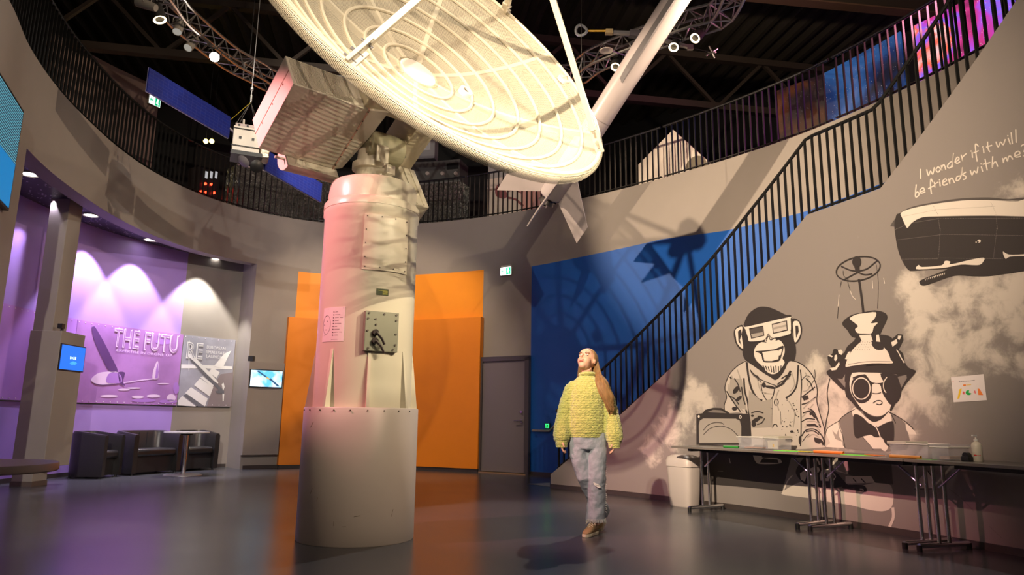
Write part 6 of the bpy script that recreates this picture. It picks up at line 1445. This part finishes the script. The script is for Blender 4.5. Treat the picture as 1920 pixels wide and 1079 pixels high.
t, c, R_, w_ = tub_box(1688, 1762, .12, 'large clear plastic box with white lid corner at the right of the tables', dep=.3, sz=.26)
MB().box(c+R_ @ V((-w_*.27, 0, .13)), (w_*.5, .28, .018), R_).build('lid', MLK, t, bevel=.004)
t, c, R_, w_ = tub_box(1767, 1800, .105, 'smaller clear box with lid right of the large clear box', lid=True, dep=.26, sz=.24, taper=.97, lidm=CLR)
tag(MB().box(c+V((0, 0, .02)), (w_*.6, .14, .02), R_).build('card_stack', mat('pale_orange_card', (.6, .4, .3), .55)), 'pale orange card stack inside the smaller lidded box', 'cards')
# craft papers
GRN = mat('bright_green_card', (.16, .75, .06), .5); OR_ = mat('orange_card', (.75, .2, .03), .5); YE = mat('yellow_card', (.85, .6, .02), .5); DG = mat('dark_green_card', (.03, .25, .04), .5)
def sheet(x, dep, w_, d_, rot, z, m_, label, cat='paper sheet', h=.0015, lift=0):
    p, th = tabp(x, dep); R_ = boxfr(th) @ Matrix.Rotation(rot, 3, 'Z') @ Matrix.Rotation(lift, 3, 'X')
    o = thing('craft_sheet', label, cat, p+V((0, 0, z))) if False else None
    o = MB().box(p+V((0, 0, z+h/2)), (w_, d_, h), R_).build('craft_sheet', m_); return tag(o, label, cat)
def roll(x0, x1, dep, r, z, m_, label):
    a, _ = tabp(x0, dep); b, _ = tabp(x1, dep+.02); a = a+V((0, 0, z+r)); b = b+V((0, 0, z+r)); d = (b-a).normalized()
    o = MB().lathe([(r*.8, 0), (r, 0), (r, (b-a).length), (r*.8, (b-a).length), (r*.8, 0)], a, d, n=16).build('paper_roll', m_, smooth=True); return tag(o, label, 'paper roll')
roll(1357, 1385, .15, .013, 0, DG, 'dark green paper roll at the left end of the tables')
sheet(1468, .12, .16, .1, .2, .0, GRN, 'bright green sheet just right of the small lidded box', h=.006); sheet(1478, .2, .12, .08, -.3, .008, YE, 'small yellow card on the green sheet by the lidded box')
sheet(1504, .16, .26, .2, .15, .002, GRN, 'large bright green sheet left of the orange roll', h=.004); sheet(1512, .08, .16, .06, .0, 0.0075, YE, 'yellow strip in front of the large green sheet', h=.003)
roll(1527, 1582, .07, .015, 0, OR_, 'orange paper roll at the front edge of the middle table'); sheet(1550, .2, .2, .16, .1, .002, mat('red_orange_card', (.8, .28, .1), .5), 'red orange sheet behind the orange roll', h=.003)
sheet(1610, .12, .26, .16, .1, 0, GRN, 'bright green sheet right of the orange roll', h=.004); sheet(1640, .17, .18, .09, -.35, .006, OR_, 'orange brown sheet overlapping the right green sheet', h=.004)
roll(1669, 1727, .07, .014, 0, mat('brown_orange_roll', (.55, .24, .05), .5), 'long brown orange roll left of the small green card'); sheet(1738, .1, .13, .08, .1, 0, mat('pale_green_card', (.2, .5, .15), .5), 'pale green card before the large clear box', h=.004)
# dispenser bottle and black tape holder
p, th = tabp(1834, .26); R_ = boxfr(th)
t = thing('pump_bottle', 'white pump bottle with red print at the right of the tables', 'bottle', p); BT = mat('white_bottle', (.82, .77, .66), .3)
MB().lathe([(0, 0), (.033, 0), (.037, .005), (.037, .125), (.03, .145), (.014, .155), (.014, .165), (0, .165)], p, n=28).build('body', BT, t, smooth=True)
mb = MB(); mb.lathe([(.016, .16), (.016, .175), (.006, .178), (.006, .2), (.0, .2)], p, n=16); mb.box(p+V((0, 0, .203))-V((math.cos(th), math.sin(th), 0))*.012, (.014, .045, .01), R_); mb.build('pump', mat('white_pump', (.85, .85, .85), .3), t, smooth=True)
mb = MB(); d_ = (CAM-p); d_.z = 0; d_.normalize(); sd = V((-d_.y, d_.x, 0))
for i in range(6):
    a = -.55+i*.22; c_ = d_*math.cos(a)+sd*math.sin(a); mb.cyl(p+c_*.0365+V((0, 0, .05)), p+c_*.0378+V((0, 0, .05)), .006 if i < 2 else .003, n=8)
mb.build('red_print', IK['r'], t)
p, th = tabp(1814, .2); R_ = boxfr(th); t = thing('tape_dispenser', 'small black tape dispenser left of the pump bottle', 'tape dispenser', p)
MB().box(p+V((0, 0, .02)), (.07, .06, .04), R_).build('base', M['black'], t, bevel=.008); MB().cyl(p+R_ @ V((-.0, -.02, .045)), p+R_ @ V((0, .02, .045)), .026, n=20).build('tape_wheel', M['black'], t, smooth=True)
# green glowing sensor and grab rail on the blue wall, floor mark
s_, z_, p = OUT.hit(1027, 799, -.03); dv = OUT.dir(s_).to_3d(); nn = OUT.nrm(s_)
t = thing('door_sensor', 'small sensor with green glowing lights on the blue wall behind the woman', 'sensor', p)
MB().box(p, (.1, .03, .1), frame(dv, nn, (0, 0, 1))).build('sensor_case', M['black'], t)
for u_ in (-.028, 0, .028):
    for v_ in (-.028, 0, .028):
        if u_ == 0 and v_ == 0: continue
        q_ = p+dv*u_-nn*.016+V((0, 0, v_)); MB().cyl(q_, q_-nn*.006, .010, n=10).build('green_light', emis('green_led', (.02, 1, .12), 5), t)
s_, z_, p = OUT.hit(998, 808, -.08); s2_, _, p2 = OUT.hit(1030, 808, -.08)
t = thing('grab_rail', 'short grey rail on the blue wall beside the grey door', 'rail', p)
MB().tube([p, V((p2.x, p2.y, p.z)), V((p2.x, p2.y, p.z))+dv*.12+V((0, 0, .1))], .022, n=10).build('rail', mat('grey_rail_paint', (.22, .2, .22), .4), t, smooth=True)
MB().cyl(p+dv*.1, p+dv*.1+nn*.08, .01, n=8).build('bracket', M['black'], t); MB().cyl(p+dv*.3, p+dv*.3+nn*.08, .01, n=8).build('bracket', M['black'], t)
a = atz(990, 908, .003); b = atz(1033, 912, .003); mb = MB(); mb.prism([atz(991, 908, .003), atz(1031, 906, .003), atz(1031, 913, .003)], (0, 0, .002)); setting(mb.build('trim_3', mat('grey_floor_mark', (.2, .22, .23), .4)))
# ------------------------------------------------------------------ the woman looking up
PO = V((.722, 6.62, 0)); pf = V((-.12, -.993, 0)).normalized(); ps = V((-pf.y, pf.x, 0))   # ps = photo right
def PP(s_, f_, z): return PO+ps*s_+pf*f_+V((0, 0, z))
def ell(mb, c, rx, ry, rz_, R_, n=20, m_=14):
    if R_ is HR: rx, ry, rz_ = rx*1.1, ry*1.1, rz_*1.1
    mb.sphere(c, 1, n, m_, (rx, ry, rz_), R_)
def remesh(o, vox, sm=2):
    r = o.modifiers.new('fuse', 'REMESH'); r.mode = 'VOXEL'; r.voxel_size = vox; r.use_smooth_shade = True
    if sm: s_ = o.modifiers.new('soften', 'SMOOTH'); s_.iterations = sm; s_.factor = .6
    return o
yaw = math.radians(27); pit = math.radians(30)
hf = (pf*math.cos(yaw)-ps*math.sin(yaw)); hy = (hf*math.cos(pit)+V((0, 0, math.sin(pit)))).normalized(); hx_ = hy.cross(V((0, 0, 1))).normalized(); hz = hx_.cross(hy).normalized()
HC = PP(-.005, .02, 1.568); HR = frame(hx_, hy, hz)
def HH(x, y, z): return HC+HR @ (V((x, y, z))*1.1)
W = thing('person', 'woman in a fuzzy yellow green sweater and light ripped jeans looking up, long brown hair', 'person', PO)
RB_ = frame(ps, pf, V((0, 0, 1)))
mb = MB()
ell(mb, HH(0, -.012, .028), .072, .092, .08, HR); ell(mb, HH(0, .024, -.03), .053, .064, .07, HR); ell(mb, HH(0, .05, -.082), .03, .028, .022, HR); ell(mb, HH(0, .04, .045), .058, .045, .04, HR)
for sx_ in (-1, 1):
    ell(mb, HH(sx_*.02, .04, -.028), .038, .042, .042, HR); ell(mb, HH(sx_*.074, -.008, -.005), .009, .018, .03, HR); ell(mb, HH(sx_*.028, .072, .032), .024, .012, .007, HR)
mb.tube([HH(0, .08, .02), HH(0, .094, -.002), HH(0, .106, -.02), HH(0, .088, -.028)], [.007, .009, .012, .009], n=10)
ell(mb, HH(0, .088, -.046), .021, .009, .005, HR); ell(mb, HH(0, .083, -.06), .019, .01, .006, HR)
mb.tube([PP(0, -.01, 1.36), PP(0, -.005, 1.45), HH(0, -.02, -.06)], [.07, .05, .05], n=16)
# torso, arms and legs under the clothes
mb.tube([PP(-.01, 0, .86), PP(-.01, 0, 1.05), PP(0, 0, 1.25), PP(0, -.01, 1.34)], [.1, .095, .11, .08], n=16)
ARM = {-1: [(-.12, 0, 1.34), (-.18, .0, 1.22), (-.24, .01, 1.1), (-.245, .05, .95), (-.24, .07, .83)], 1: [(.12, 0, 1.34), (.18, .0, 1.22), (.25, .0, 1.1), (.25, .03, .95), (.235, .06, .83)]}
for sd, pts in ARM.items():
    mb.tube([PP(*q) for q in pts], [.05, .045, .038, .034, .024], n=12)
    w_ = V(pts[-1]); 
    mb.box(PP(w_.x, w_.y+.005, .805), (.03, .07, .07), RB_)
    for k in range(4):
        f0 = w_.y-.025+.02*k; L_ = [.07, .08, .075, .06][3-k]; ins = -sd*.02
        mb.tube([PP(w_.x, f0, .785), PP(w_.x+ins*.4, f0+.004, .785-L_*.45), PP(w_.x+ins*1.4, f0+.006, .785-L_*.8), PP(w_.x+ins*2.2, f0+.006, .785-L_*.85)], [.0095, .009, .008, .0065], n=8)
    mb.tube([PP(w_.x-sd*.005, w_.y+.035, .825), PP(w_.x-sd*.02, w_.y+.055, .795), PP(w_.x-sd*.03, w_.y+.06, .77)], [.012, .0105, .008], n=8)
LEGF = [(.08, 0, .9), (.085, .03, .7), (.08, .05, .5), (.075, .0, .3), (.065, -.03, .09)]
LEGB = [(-.08, 0, .9), (-.085, .02, .7), (-.035, .03, .52), (.05, -.16, .32), (.125, -.36, .12)]
for L_ in (LEGF, LEGB): mb.tube([PP(*q) for q in L_], [.07, .066, .054, .046, .038], n=14)
SKIN = mat('skin', (.72, .42, .29), .5, spec=.4); SKIN.node_tree.nodes['Principled BSDF'].inputs['Subsurface Weight'].default_value = .12; SKIN.node_tree.nodes['Principled BSDF'].inputs['Subsurface Radius'].default_value = (.02, .008, .004)
body = remesh(mb.build('body', SKIN, W, fix=False), .0055, 5)
for sx_ in (-1, 1):
    e_ = MB(); ell(e_, HH(sx_*.031, .0765, .008), .013, .007, .0055, HR, 14, 10); eo = e_.build('eye', mat('eye_white', (.75, .7, .66), .2), body, smooth=True)
    e_ = MB(); ell(e_, HH(sx_*.031+.0, .0815, .0095), .0052, .0035, .005, HR, 12, 8); e_.build('iris', mat('dark_iris', (.05, .04, .03), .2), eo, smooth=True)
    MB().tube([HH(sx_*.015, .0875, .0265), HH(sx_*.03, .085, .031), HH(sx_*.047, .075, .0265)], [.003, .0035, .002], n=6).build('eyebrow', mat('brown_brow', (.12, .06, .03), .6), body, smooth=True)
    MB().tube([HH(sx_*.017, .083, .013), HH(sx_*.031, .086, .0165), HH(sx_*.046, .076, .012)], [.0018, .0022, .0015], n=6).build('eyelashes', mat('dark_lash', (.03, .02, .015), .6), body, smooth=True)
e_ = MB(); ell(e_, HH(0, .0895, -.0475), .022, .007, .0045, HR); ell(e_, HH(0, .086, -.0605), .0195, .008, .0055, HR); e_.build('lips', mat('lip_red', (.5, .13, .1), .35), body, smooth=True)
e_ = MB(); ell(e_, HH(0, .0935, -.0535), .015, .004, .0025, HR); e_.build('teeth', mat('teeth', (.8, .74, .66), .3), body, smooth=True)
# sweater
KN = mat('lime_knit', (.62, .66, .1), .85, sheen=.6); nt = KN.node_tree; tc = nt.nodes.new('ShaderNodeTexCoord'); wv = nt.nodes.new('ShaderNodeTexWave'); wv.bands_direction = 'Z'; wv.inputs['Scale'].default_value = 14; wv.inputs['Distortion'].default_value = 6; wv.inputs['Detail'].default_value = 3; wv.inputs['Detail Scale'].default_value = 4
nz = nt.nodes.new('ShaderNodeTexNoise'); nz.inputs['Scale'].default_value = 90; nt.links.new(tc.outputs['Object'], wv.inputs['Vector']); nt.links.new(tc.outputs['Object'], nz.inputs['Vector'])
ad = nt.nodes.new('ShaderNodeMath'); ad.operation = 'ADD'; nt.links.new(wv.outputs['Fac'], ad.inputs[0]); nt.links.new(nz.outputs['Fac'], ad.inputs[1]); bp = nt.nodes.new('ShaderNodeBump'); bp.inputs['Strength'].default_value = .7; bp.inputs['Distance'].default_value = .008
nt.links.new(ad.outputs[0], bp.inputs['Height']); nt.links.new(bp.outputs['Normal'], nt.nodes['Principled BSDF'].inputs['Normal'])
mx = nt.nodes.new('ShaderNodeMix'); mx.data_type = 'RGBA'; mx.inputs['A'].default_value = (.3, .32, .06, 1); mx.inputs['B'].default_value = (.56, .58, .16, 1); nt.links.new(ad.outputs[0], mx.inputs['Factor']); nt.links.new(mx.outputs['Result'], nt.nodes['Principled BSDF'].inputs['Base Color'])
def ploft(secs, n=32, cap=True):
    mb = MB(); vs = []
    for hx, hy_, z, cs, cf in secs:
        for i in range(n):
            a = 2*PI*i/n; vs.append(PP(cs+hx*math.cos(a), cf+hy_*math.sin(a), z))
    fs = [(j*n+i, j*n+(i+1) % n, (j+1)*n+(i+1) % n, (j+1)*n+i) for j in range(len(secs)-1) for i in range(n)]
    if cap: fs += [tuple(range(n)), tuple((len(secs)-1)*n+i for i in range(n))]
    return mb.add(vs, fs)
mb = ploft([(.158, .118, .885, -.012, .01), (.172, .13, .91, -.012, .01), (.168, .13, 1.0, -.01, .015), (.162, .13, 1.15, -.005, .015), (.165, .128, 1.26, 0, .01), (.16, .11, 1.335, 0, .0), (.12, .09, 1.39, 0, -.005), (.085, .075, 1.42, 0, -.005), (.07, .068, 1.435, 0, -.002)])
for sd in (-1, 1):
    pts = [(sd*.105, -.005, 1.345), (sd*.15, 0, 1.3), (sd*.19, .0, 1.2), (sd*.22, .01, 1.06), (sd*.237, .035, .94), (sd*.24, .05, .87), (sd*.24, .062, .83), (sd*.24, .066, .81)]
    mb.tube([PP(*q) for q in pts], [.06, .066, .066, .07, .078, .08, .07, .05], n=20)
sweater = remesh(mb.build('sweater', KN, W, fix=False), .009, 3)
tx_ = bpy.data.textures.new('knit_bobbles', 'CLOUDS'); tx_.noise_scale = .022
dm = sweater.modifiers.new('bobbles', 'DISPLACE'); dm.texture = tx_; dm.strength = .02; dm.mid_level = .5; dm.texture_coords = 'LOCAL'
MB().tube([PP(.07*math.cos(a), -.002+.068*math.sin(a), 1.44+.008*math.sin(a+.4)) for a in [2*PI*k/28 for k in range(28)]], .017, n=10, closed=True, up0=V((0, 0, 1))).build('collar', KN, sweater, smooth=True)
for sd in (-1, 1): MB().lathe([(.046, -.03), (.052, -.028), (.056, .0), (.058, .03), (.05, .032)], PP(sd*.24, .066, .80), (0, 0, 1), n=24).build('cuff', KN, sweater, smooth=True)
MB().lathe([(.0, 0)], (0, 0, 0)) if False else None
hem = ploft([(.152, .112, .86, -.012, .01), (.16, .12, .865, -.012, .01), (.164, .124, .9, -.012, .01), (.15, .11, .905, -.012, .01)], cap=False); hem.build('hem_rib', KN, sweater, smooth=True)
# jeans
JN = mat('washed_denim', (.34, .38, .44), .8, noise=.25, nscale=9, bump=.3, bscale=120)
mb = ploft([(.15, .115, .93, -.01, 0), (.158, .122, .88, -.01, 0), (.165, .125, .82, -.01, 0), (.15, .11, .76, -.005, .005)])
for L_, rs in ((LEGF, [.092, .086, .078, .082, .088]), (LEGB, [.092, .084, .072, .074, .08])):
    pts = [PP(*q) for q in L_]; pts[-1] = pts[-1]+V((0, 0, .035)); mb.tube(smooth3(pts) if False else pts, rs, n=20)
jeans = remesh(mb.build('jeans', JN, W, fix=False), .008, 4)
tx2 = bpy.data.textures.new('denim_folds', 'CLOUDS'); tx2.noise_scale = .07; dm = jeans.modifiers.new('folds', 'DISPLACE'); dm.texture = tx2; dm.strength = .022; dm.texture_coords = 'LOCAL'
mb = MB(); random.seed(5); FR = mat('frayed_white_thread', (.7, .7, .66), .9)
for k in range(60):
    a = 2*PI*k/60; c = PP(.068, -.02, .125); p = c+(ps*math.cos(a)+pf*math.sin(a))*.088; mb.cyl(p+V((0, 0, .02)), p+V((random.uniform(-.006, .006), random.uniform(-.006, .006), -random.uniform(.005, .022))), .0016, n=4)
mb.build('frayed_hem', FR, jeans)
mb = MB()
for k in range(26):
    z = .66-.018*k; rr0 = .083; a = math.radians(18+6*math.sin(k)); q = PP(.08+(.078)*math.cos(a), .03*(1-k/26)+.0+.078*math.sin(a), z); mb.tube([q, q+ps*.012+V((0, 0, random.uniform(-.014, .01)))+pf*.006], .0018, n=4)
mb.build('frayed_seam', FR, jeans)
mb = MB(); mb.prism([PP(.045, .135, .475), PP(.1, .138, .45), PP(.115, .13, .43), PP(.09, .138, .425), PP(.055, .138, .45)], pf*.004); mb.build('knee_rip', FR, jeans)
# shoes
SU = mat('tan_suede', (.34, .22, .11), .75, noise=.2, nscale=20); SO = mat('cream_sole', (.55, .48, .36), .5); LC = mat('cream_lace', (.75, .66, .48), .7)
def shoe(toe, heel):
    toe = V(toe); heel = V(heel); d = (toe-heel); L_ = .255; d.z = 0; d.normalize(); sd_ = V((-d.y, d.x, 0)); z0 = min(toe.z, heel.z); up = V((0, 0, 1)); tilt = (heel.z-toe.z)/L_
    def sp_(u, w_, h): return heel+d*(u*L_)+sd_*w_+up*(h-tilt*u*L_)
    def lo(secs, n=16):
        mb = MB(); vs = []
        for u, w_, h0, h1, ct in secs:
            for i in range(n):
                a = 2*PI*i/n; vs.append(sp_(u, ct+w_*math.cos(a), (h0+h1)/2+(h1-h0)/2*math.sin(a)))
        fs = [(j*n+i, j*n+(i+1) % n, (j+1)*n+(i+1) % n, (j+1)*n+i) for j in range(len(secs)-1) for i in range(n)]+[tuple(range(n)), tuple((len(secs)-1)*n+i for i in range(n))]
        return mb.add(vs, fs)
    so = MB(); prof_ = [(0, .02), (.02, .032), (.2, .036), (.4, .032), (.6, .042), (.78, .045), (.92, .032), (1.0, .012)]
    poly = [sp_(u, w_, 0) for u, w_ in prof_]+[sp_(u, -w_, 0) for u, w_ in reversed(prof_)]; so.prism(poly, up*.028); s_ = so.build('sole', SO, W, bevel=.005)
    uo = lo([(.01, .024, .02, .1, 0), (.12, .033, .02, .115, 0), (.28, .036, .02, .11, 0), (.42, .036, .02, .1, 0), (.6, .04, .02, .078, 0), (.78, .04, .02, .06, 0), (.92, .03, .022, .045, 0), (.985, .014, .024, .036, 0)]).build('shoe', SU, W, smooth=True)
    mb = MB()
    for k in range(5): u = .42+.07*k; h = .103-.0115*k; mb.tube([sp_(u, -.026, h-.012), sp_(u+.01, 0, h+.004), sp_(u, .026, h-.012)], .0035, n=6)
    mb.tube([sp_(.4, 0, .112), sp_(.42, .03, .12), sp_(.45, .045, .09)], .003, n=6); mb.tube([sp_(.4, 0, .112), sp_(.42, -.03, .122), sp_(.46, -.045, .095)], .003, n=6); mb.build('laces', LC, uo, smooth=True)
shoe(PP(-.035, .165, 0), PP(.065, -.07, 0)); shoe(PP(.085, -.2, 0), PP(.135, -.42, .05))
# hair
HM = mat('brown_blonde_hair', (.2, .1, .04), .42, spec=.5); nt = HM.node_tree; tc = nt.nodes.new('ShaderNodeTexCoord'); mp = nt.nodes.new('ShaderNodeMapping'); mp.inputs['Scale'].default_value = (55, 55, 5); n = nt.nodes.new('ShaderNodeTexNoise'); n.inputs['Scale'].default_value = 1; nt.links.new(tc.outputs['Object'], mp.inputs[0]); nt.links.new(mp.outputs[0], n.inputs['Vector'])
mx = nt.nodes.new('ShaderNodeMix'); mx.data_type = 'RGBA'; mx.inputs['A'].default_value = (.1, .045, .015, 1); mx.inputs['B'].default_value = (.42, .25, .1, 1); nt.links.new(n.outputs['Fac'], mx.inputs['Factor']); nt.links.new(mx.outputs['Result'], nt.nodes['Principled BSDF'].inputs['Base Color'])
mb = MB(); vs = []; fs = []; n1, n2 = 28, 14
for j in range(n2+1):
    for i in range(n1):
        th = PI*.66*j/n2; ph = 2*PI*i/n1
        x, y, z = math.sin(th)*math.cos(ph), math.sin(th)*math.sin(ph), math.cos(th)
        # face opening: pull the front edge up to the hairline
        if y > .1 and th > .95: th2 = .95+(th-.95)*(1-min(1, (y-.1)*2.2)); x, y, z = math.sin(th2)*math.cos(ph), math.sin(th2)*math.sin(ph), math.cos(th2)
        vs.append(HH(x*.083, -.016+y*.103, .028+z*.09))
fs = [(j*n1+i, (j+1)*n1+i, (j+1)*n1+(i+1) % n1, j*n1+(i+1) % n1) for j in range(n2) for i in range(n1)]
hair = MB().add(vs, fs).build('hair', HM, W, smooth=True); so_ = hair.modifiers.new('thick', 'SOLIDIFY'); so_.thickness = .008
random.seed(11); mb = MB()
for k in range(84):
    u = k/83; a = math.radians(-30+230*u)   # around the back of the head, photo right first
    sx_ = .07*math.cos(a); st = HC+ps*(sx_+.022)+pf*(-.03-.06*max(0, math.sin(a)))+V((0, 0, .03+random.uniform(-.03, .02)))
    if u < .78:
        q_ = u/.78
        e1 = PP(.1-.03*q_+random.uniform(-.012, .012), .03-.09*q_+random.uniform(-.01, .01), 1.47); e2 = PP(.12+.03*q_+random.uniform(-.04, .03), .135-.05*q_, 1.36); e3 = PP(.17+.03*q_+random.uniform(-.05, .035), .165-.04*q_, 1.24); e4 = PP(.21+random.uniform(-.035, .03), .15-.02*q_, 1.13+random.uniform(-.04, .05))
    else:
        e1 = PP(-.06+random.uniform(-.015, .02), -.07, 1.5); e2 = PP(-.07+random.uniform(-.02, .03), -.11, 1.42); e3 = PP(-.03+random.uniform(-.04, .04), -.16, 1.3); e4 = PP(-.02+random.uniform(-.04, .04), -.17, 1.2)
    pts = [st, e1, e2, e3, e4]; out = []
    for i in range(len(pts)-1):
        A_, B_, C_, D_ = pts[max(0, i-1)], pts[i], pts[i+1], pts[min(len(pts)-1, i+2)]
        for j in range(4): t_ = j/4; out.append(.5*((2*B_)+(C_-A_)*t_+(2*A_-5*B_+4*C_-D_)*t_*t_+(3*B_-A_-3*C_+D_)*t_**3))
    out.append(pts[-1]); nn_ = len(out); mb.tube(out, [.016*(1-.0*i/nn_)*(1 if i < nn_-5 else (nn_-i)/5.5) for i in range(nn_)], n=6)
mb.build('long_hair', HM, hair, smooth=True)
# ------------------------------------------------------------------ groups of repeated things
GROUPS = dict(downlight='downlights in the alcove ceiling', spotlight='spotlights hanging from the ring truss', balcony_railing='railings around the upper balcony', tub_chair='black tub chairs in the alcove',
              folding_table='folding tables in a row under the mural', storage_box='plastic boxes on the folding tables', craft_sheet='coloured sheets on the folding tables', paper_roll='paper rolls on the folding tables',
              nebula_board='nebula pictures on the upper floor', picture_board='picture boards in the alcove', kiosk_housing='grey screen kiosks', yellow_lamp='small yellow lamps above the railing', exit_sign='exit signs', round_table='round pedestal tables')
for o in COL.objects:
    if o.parent is None and 'category' in o and 'group' not in o:
        g = GROUPS.get(o.name.split('.')[0])
        if g: o['group'] = g
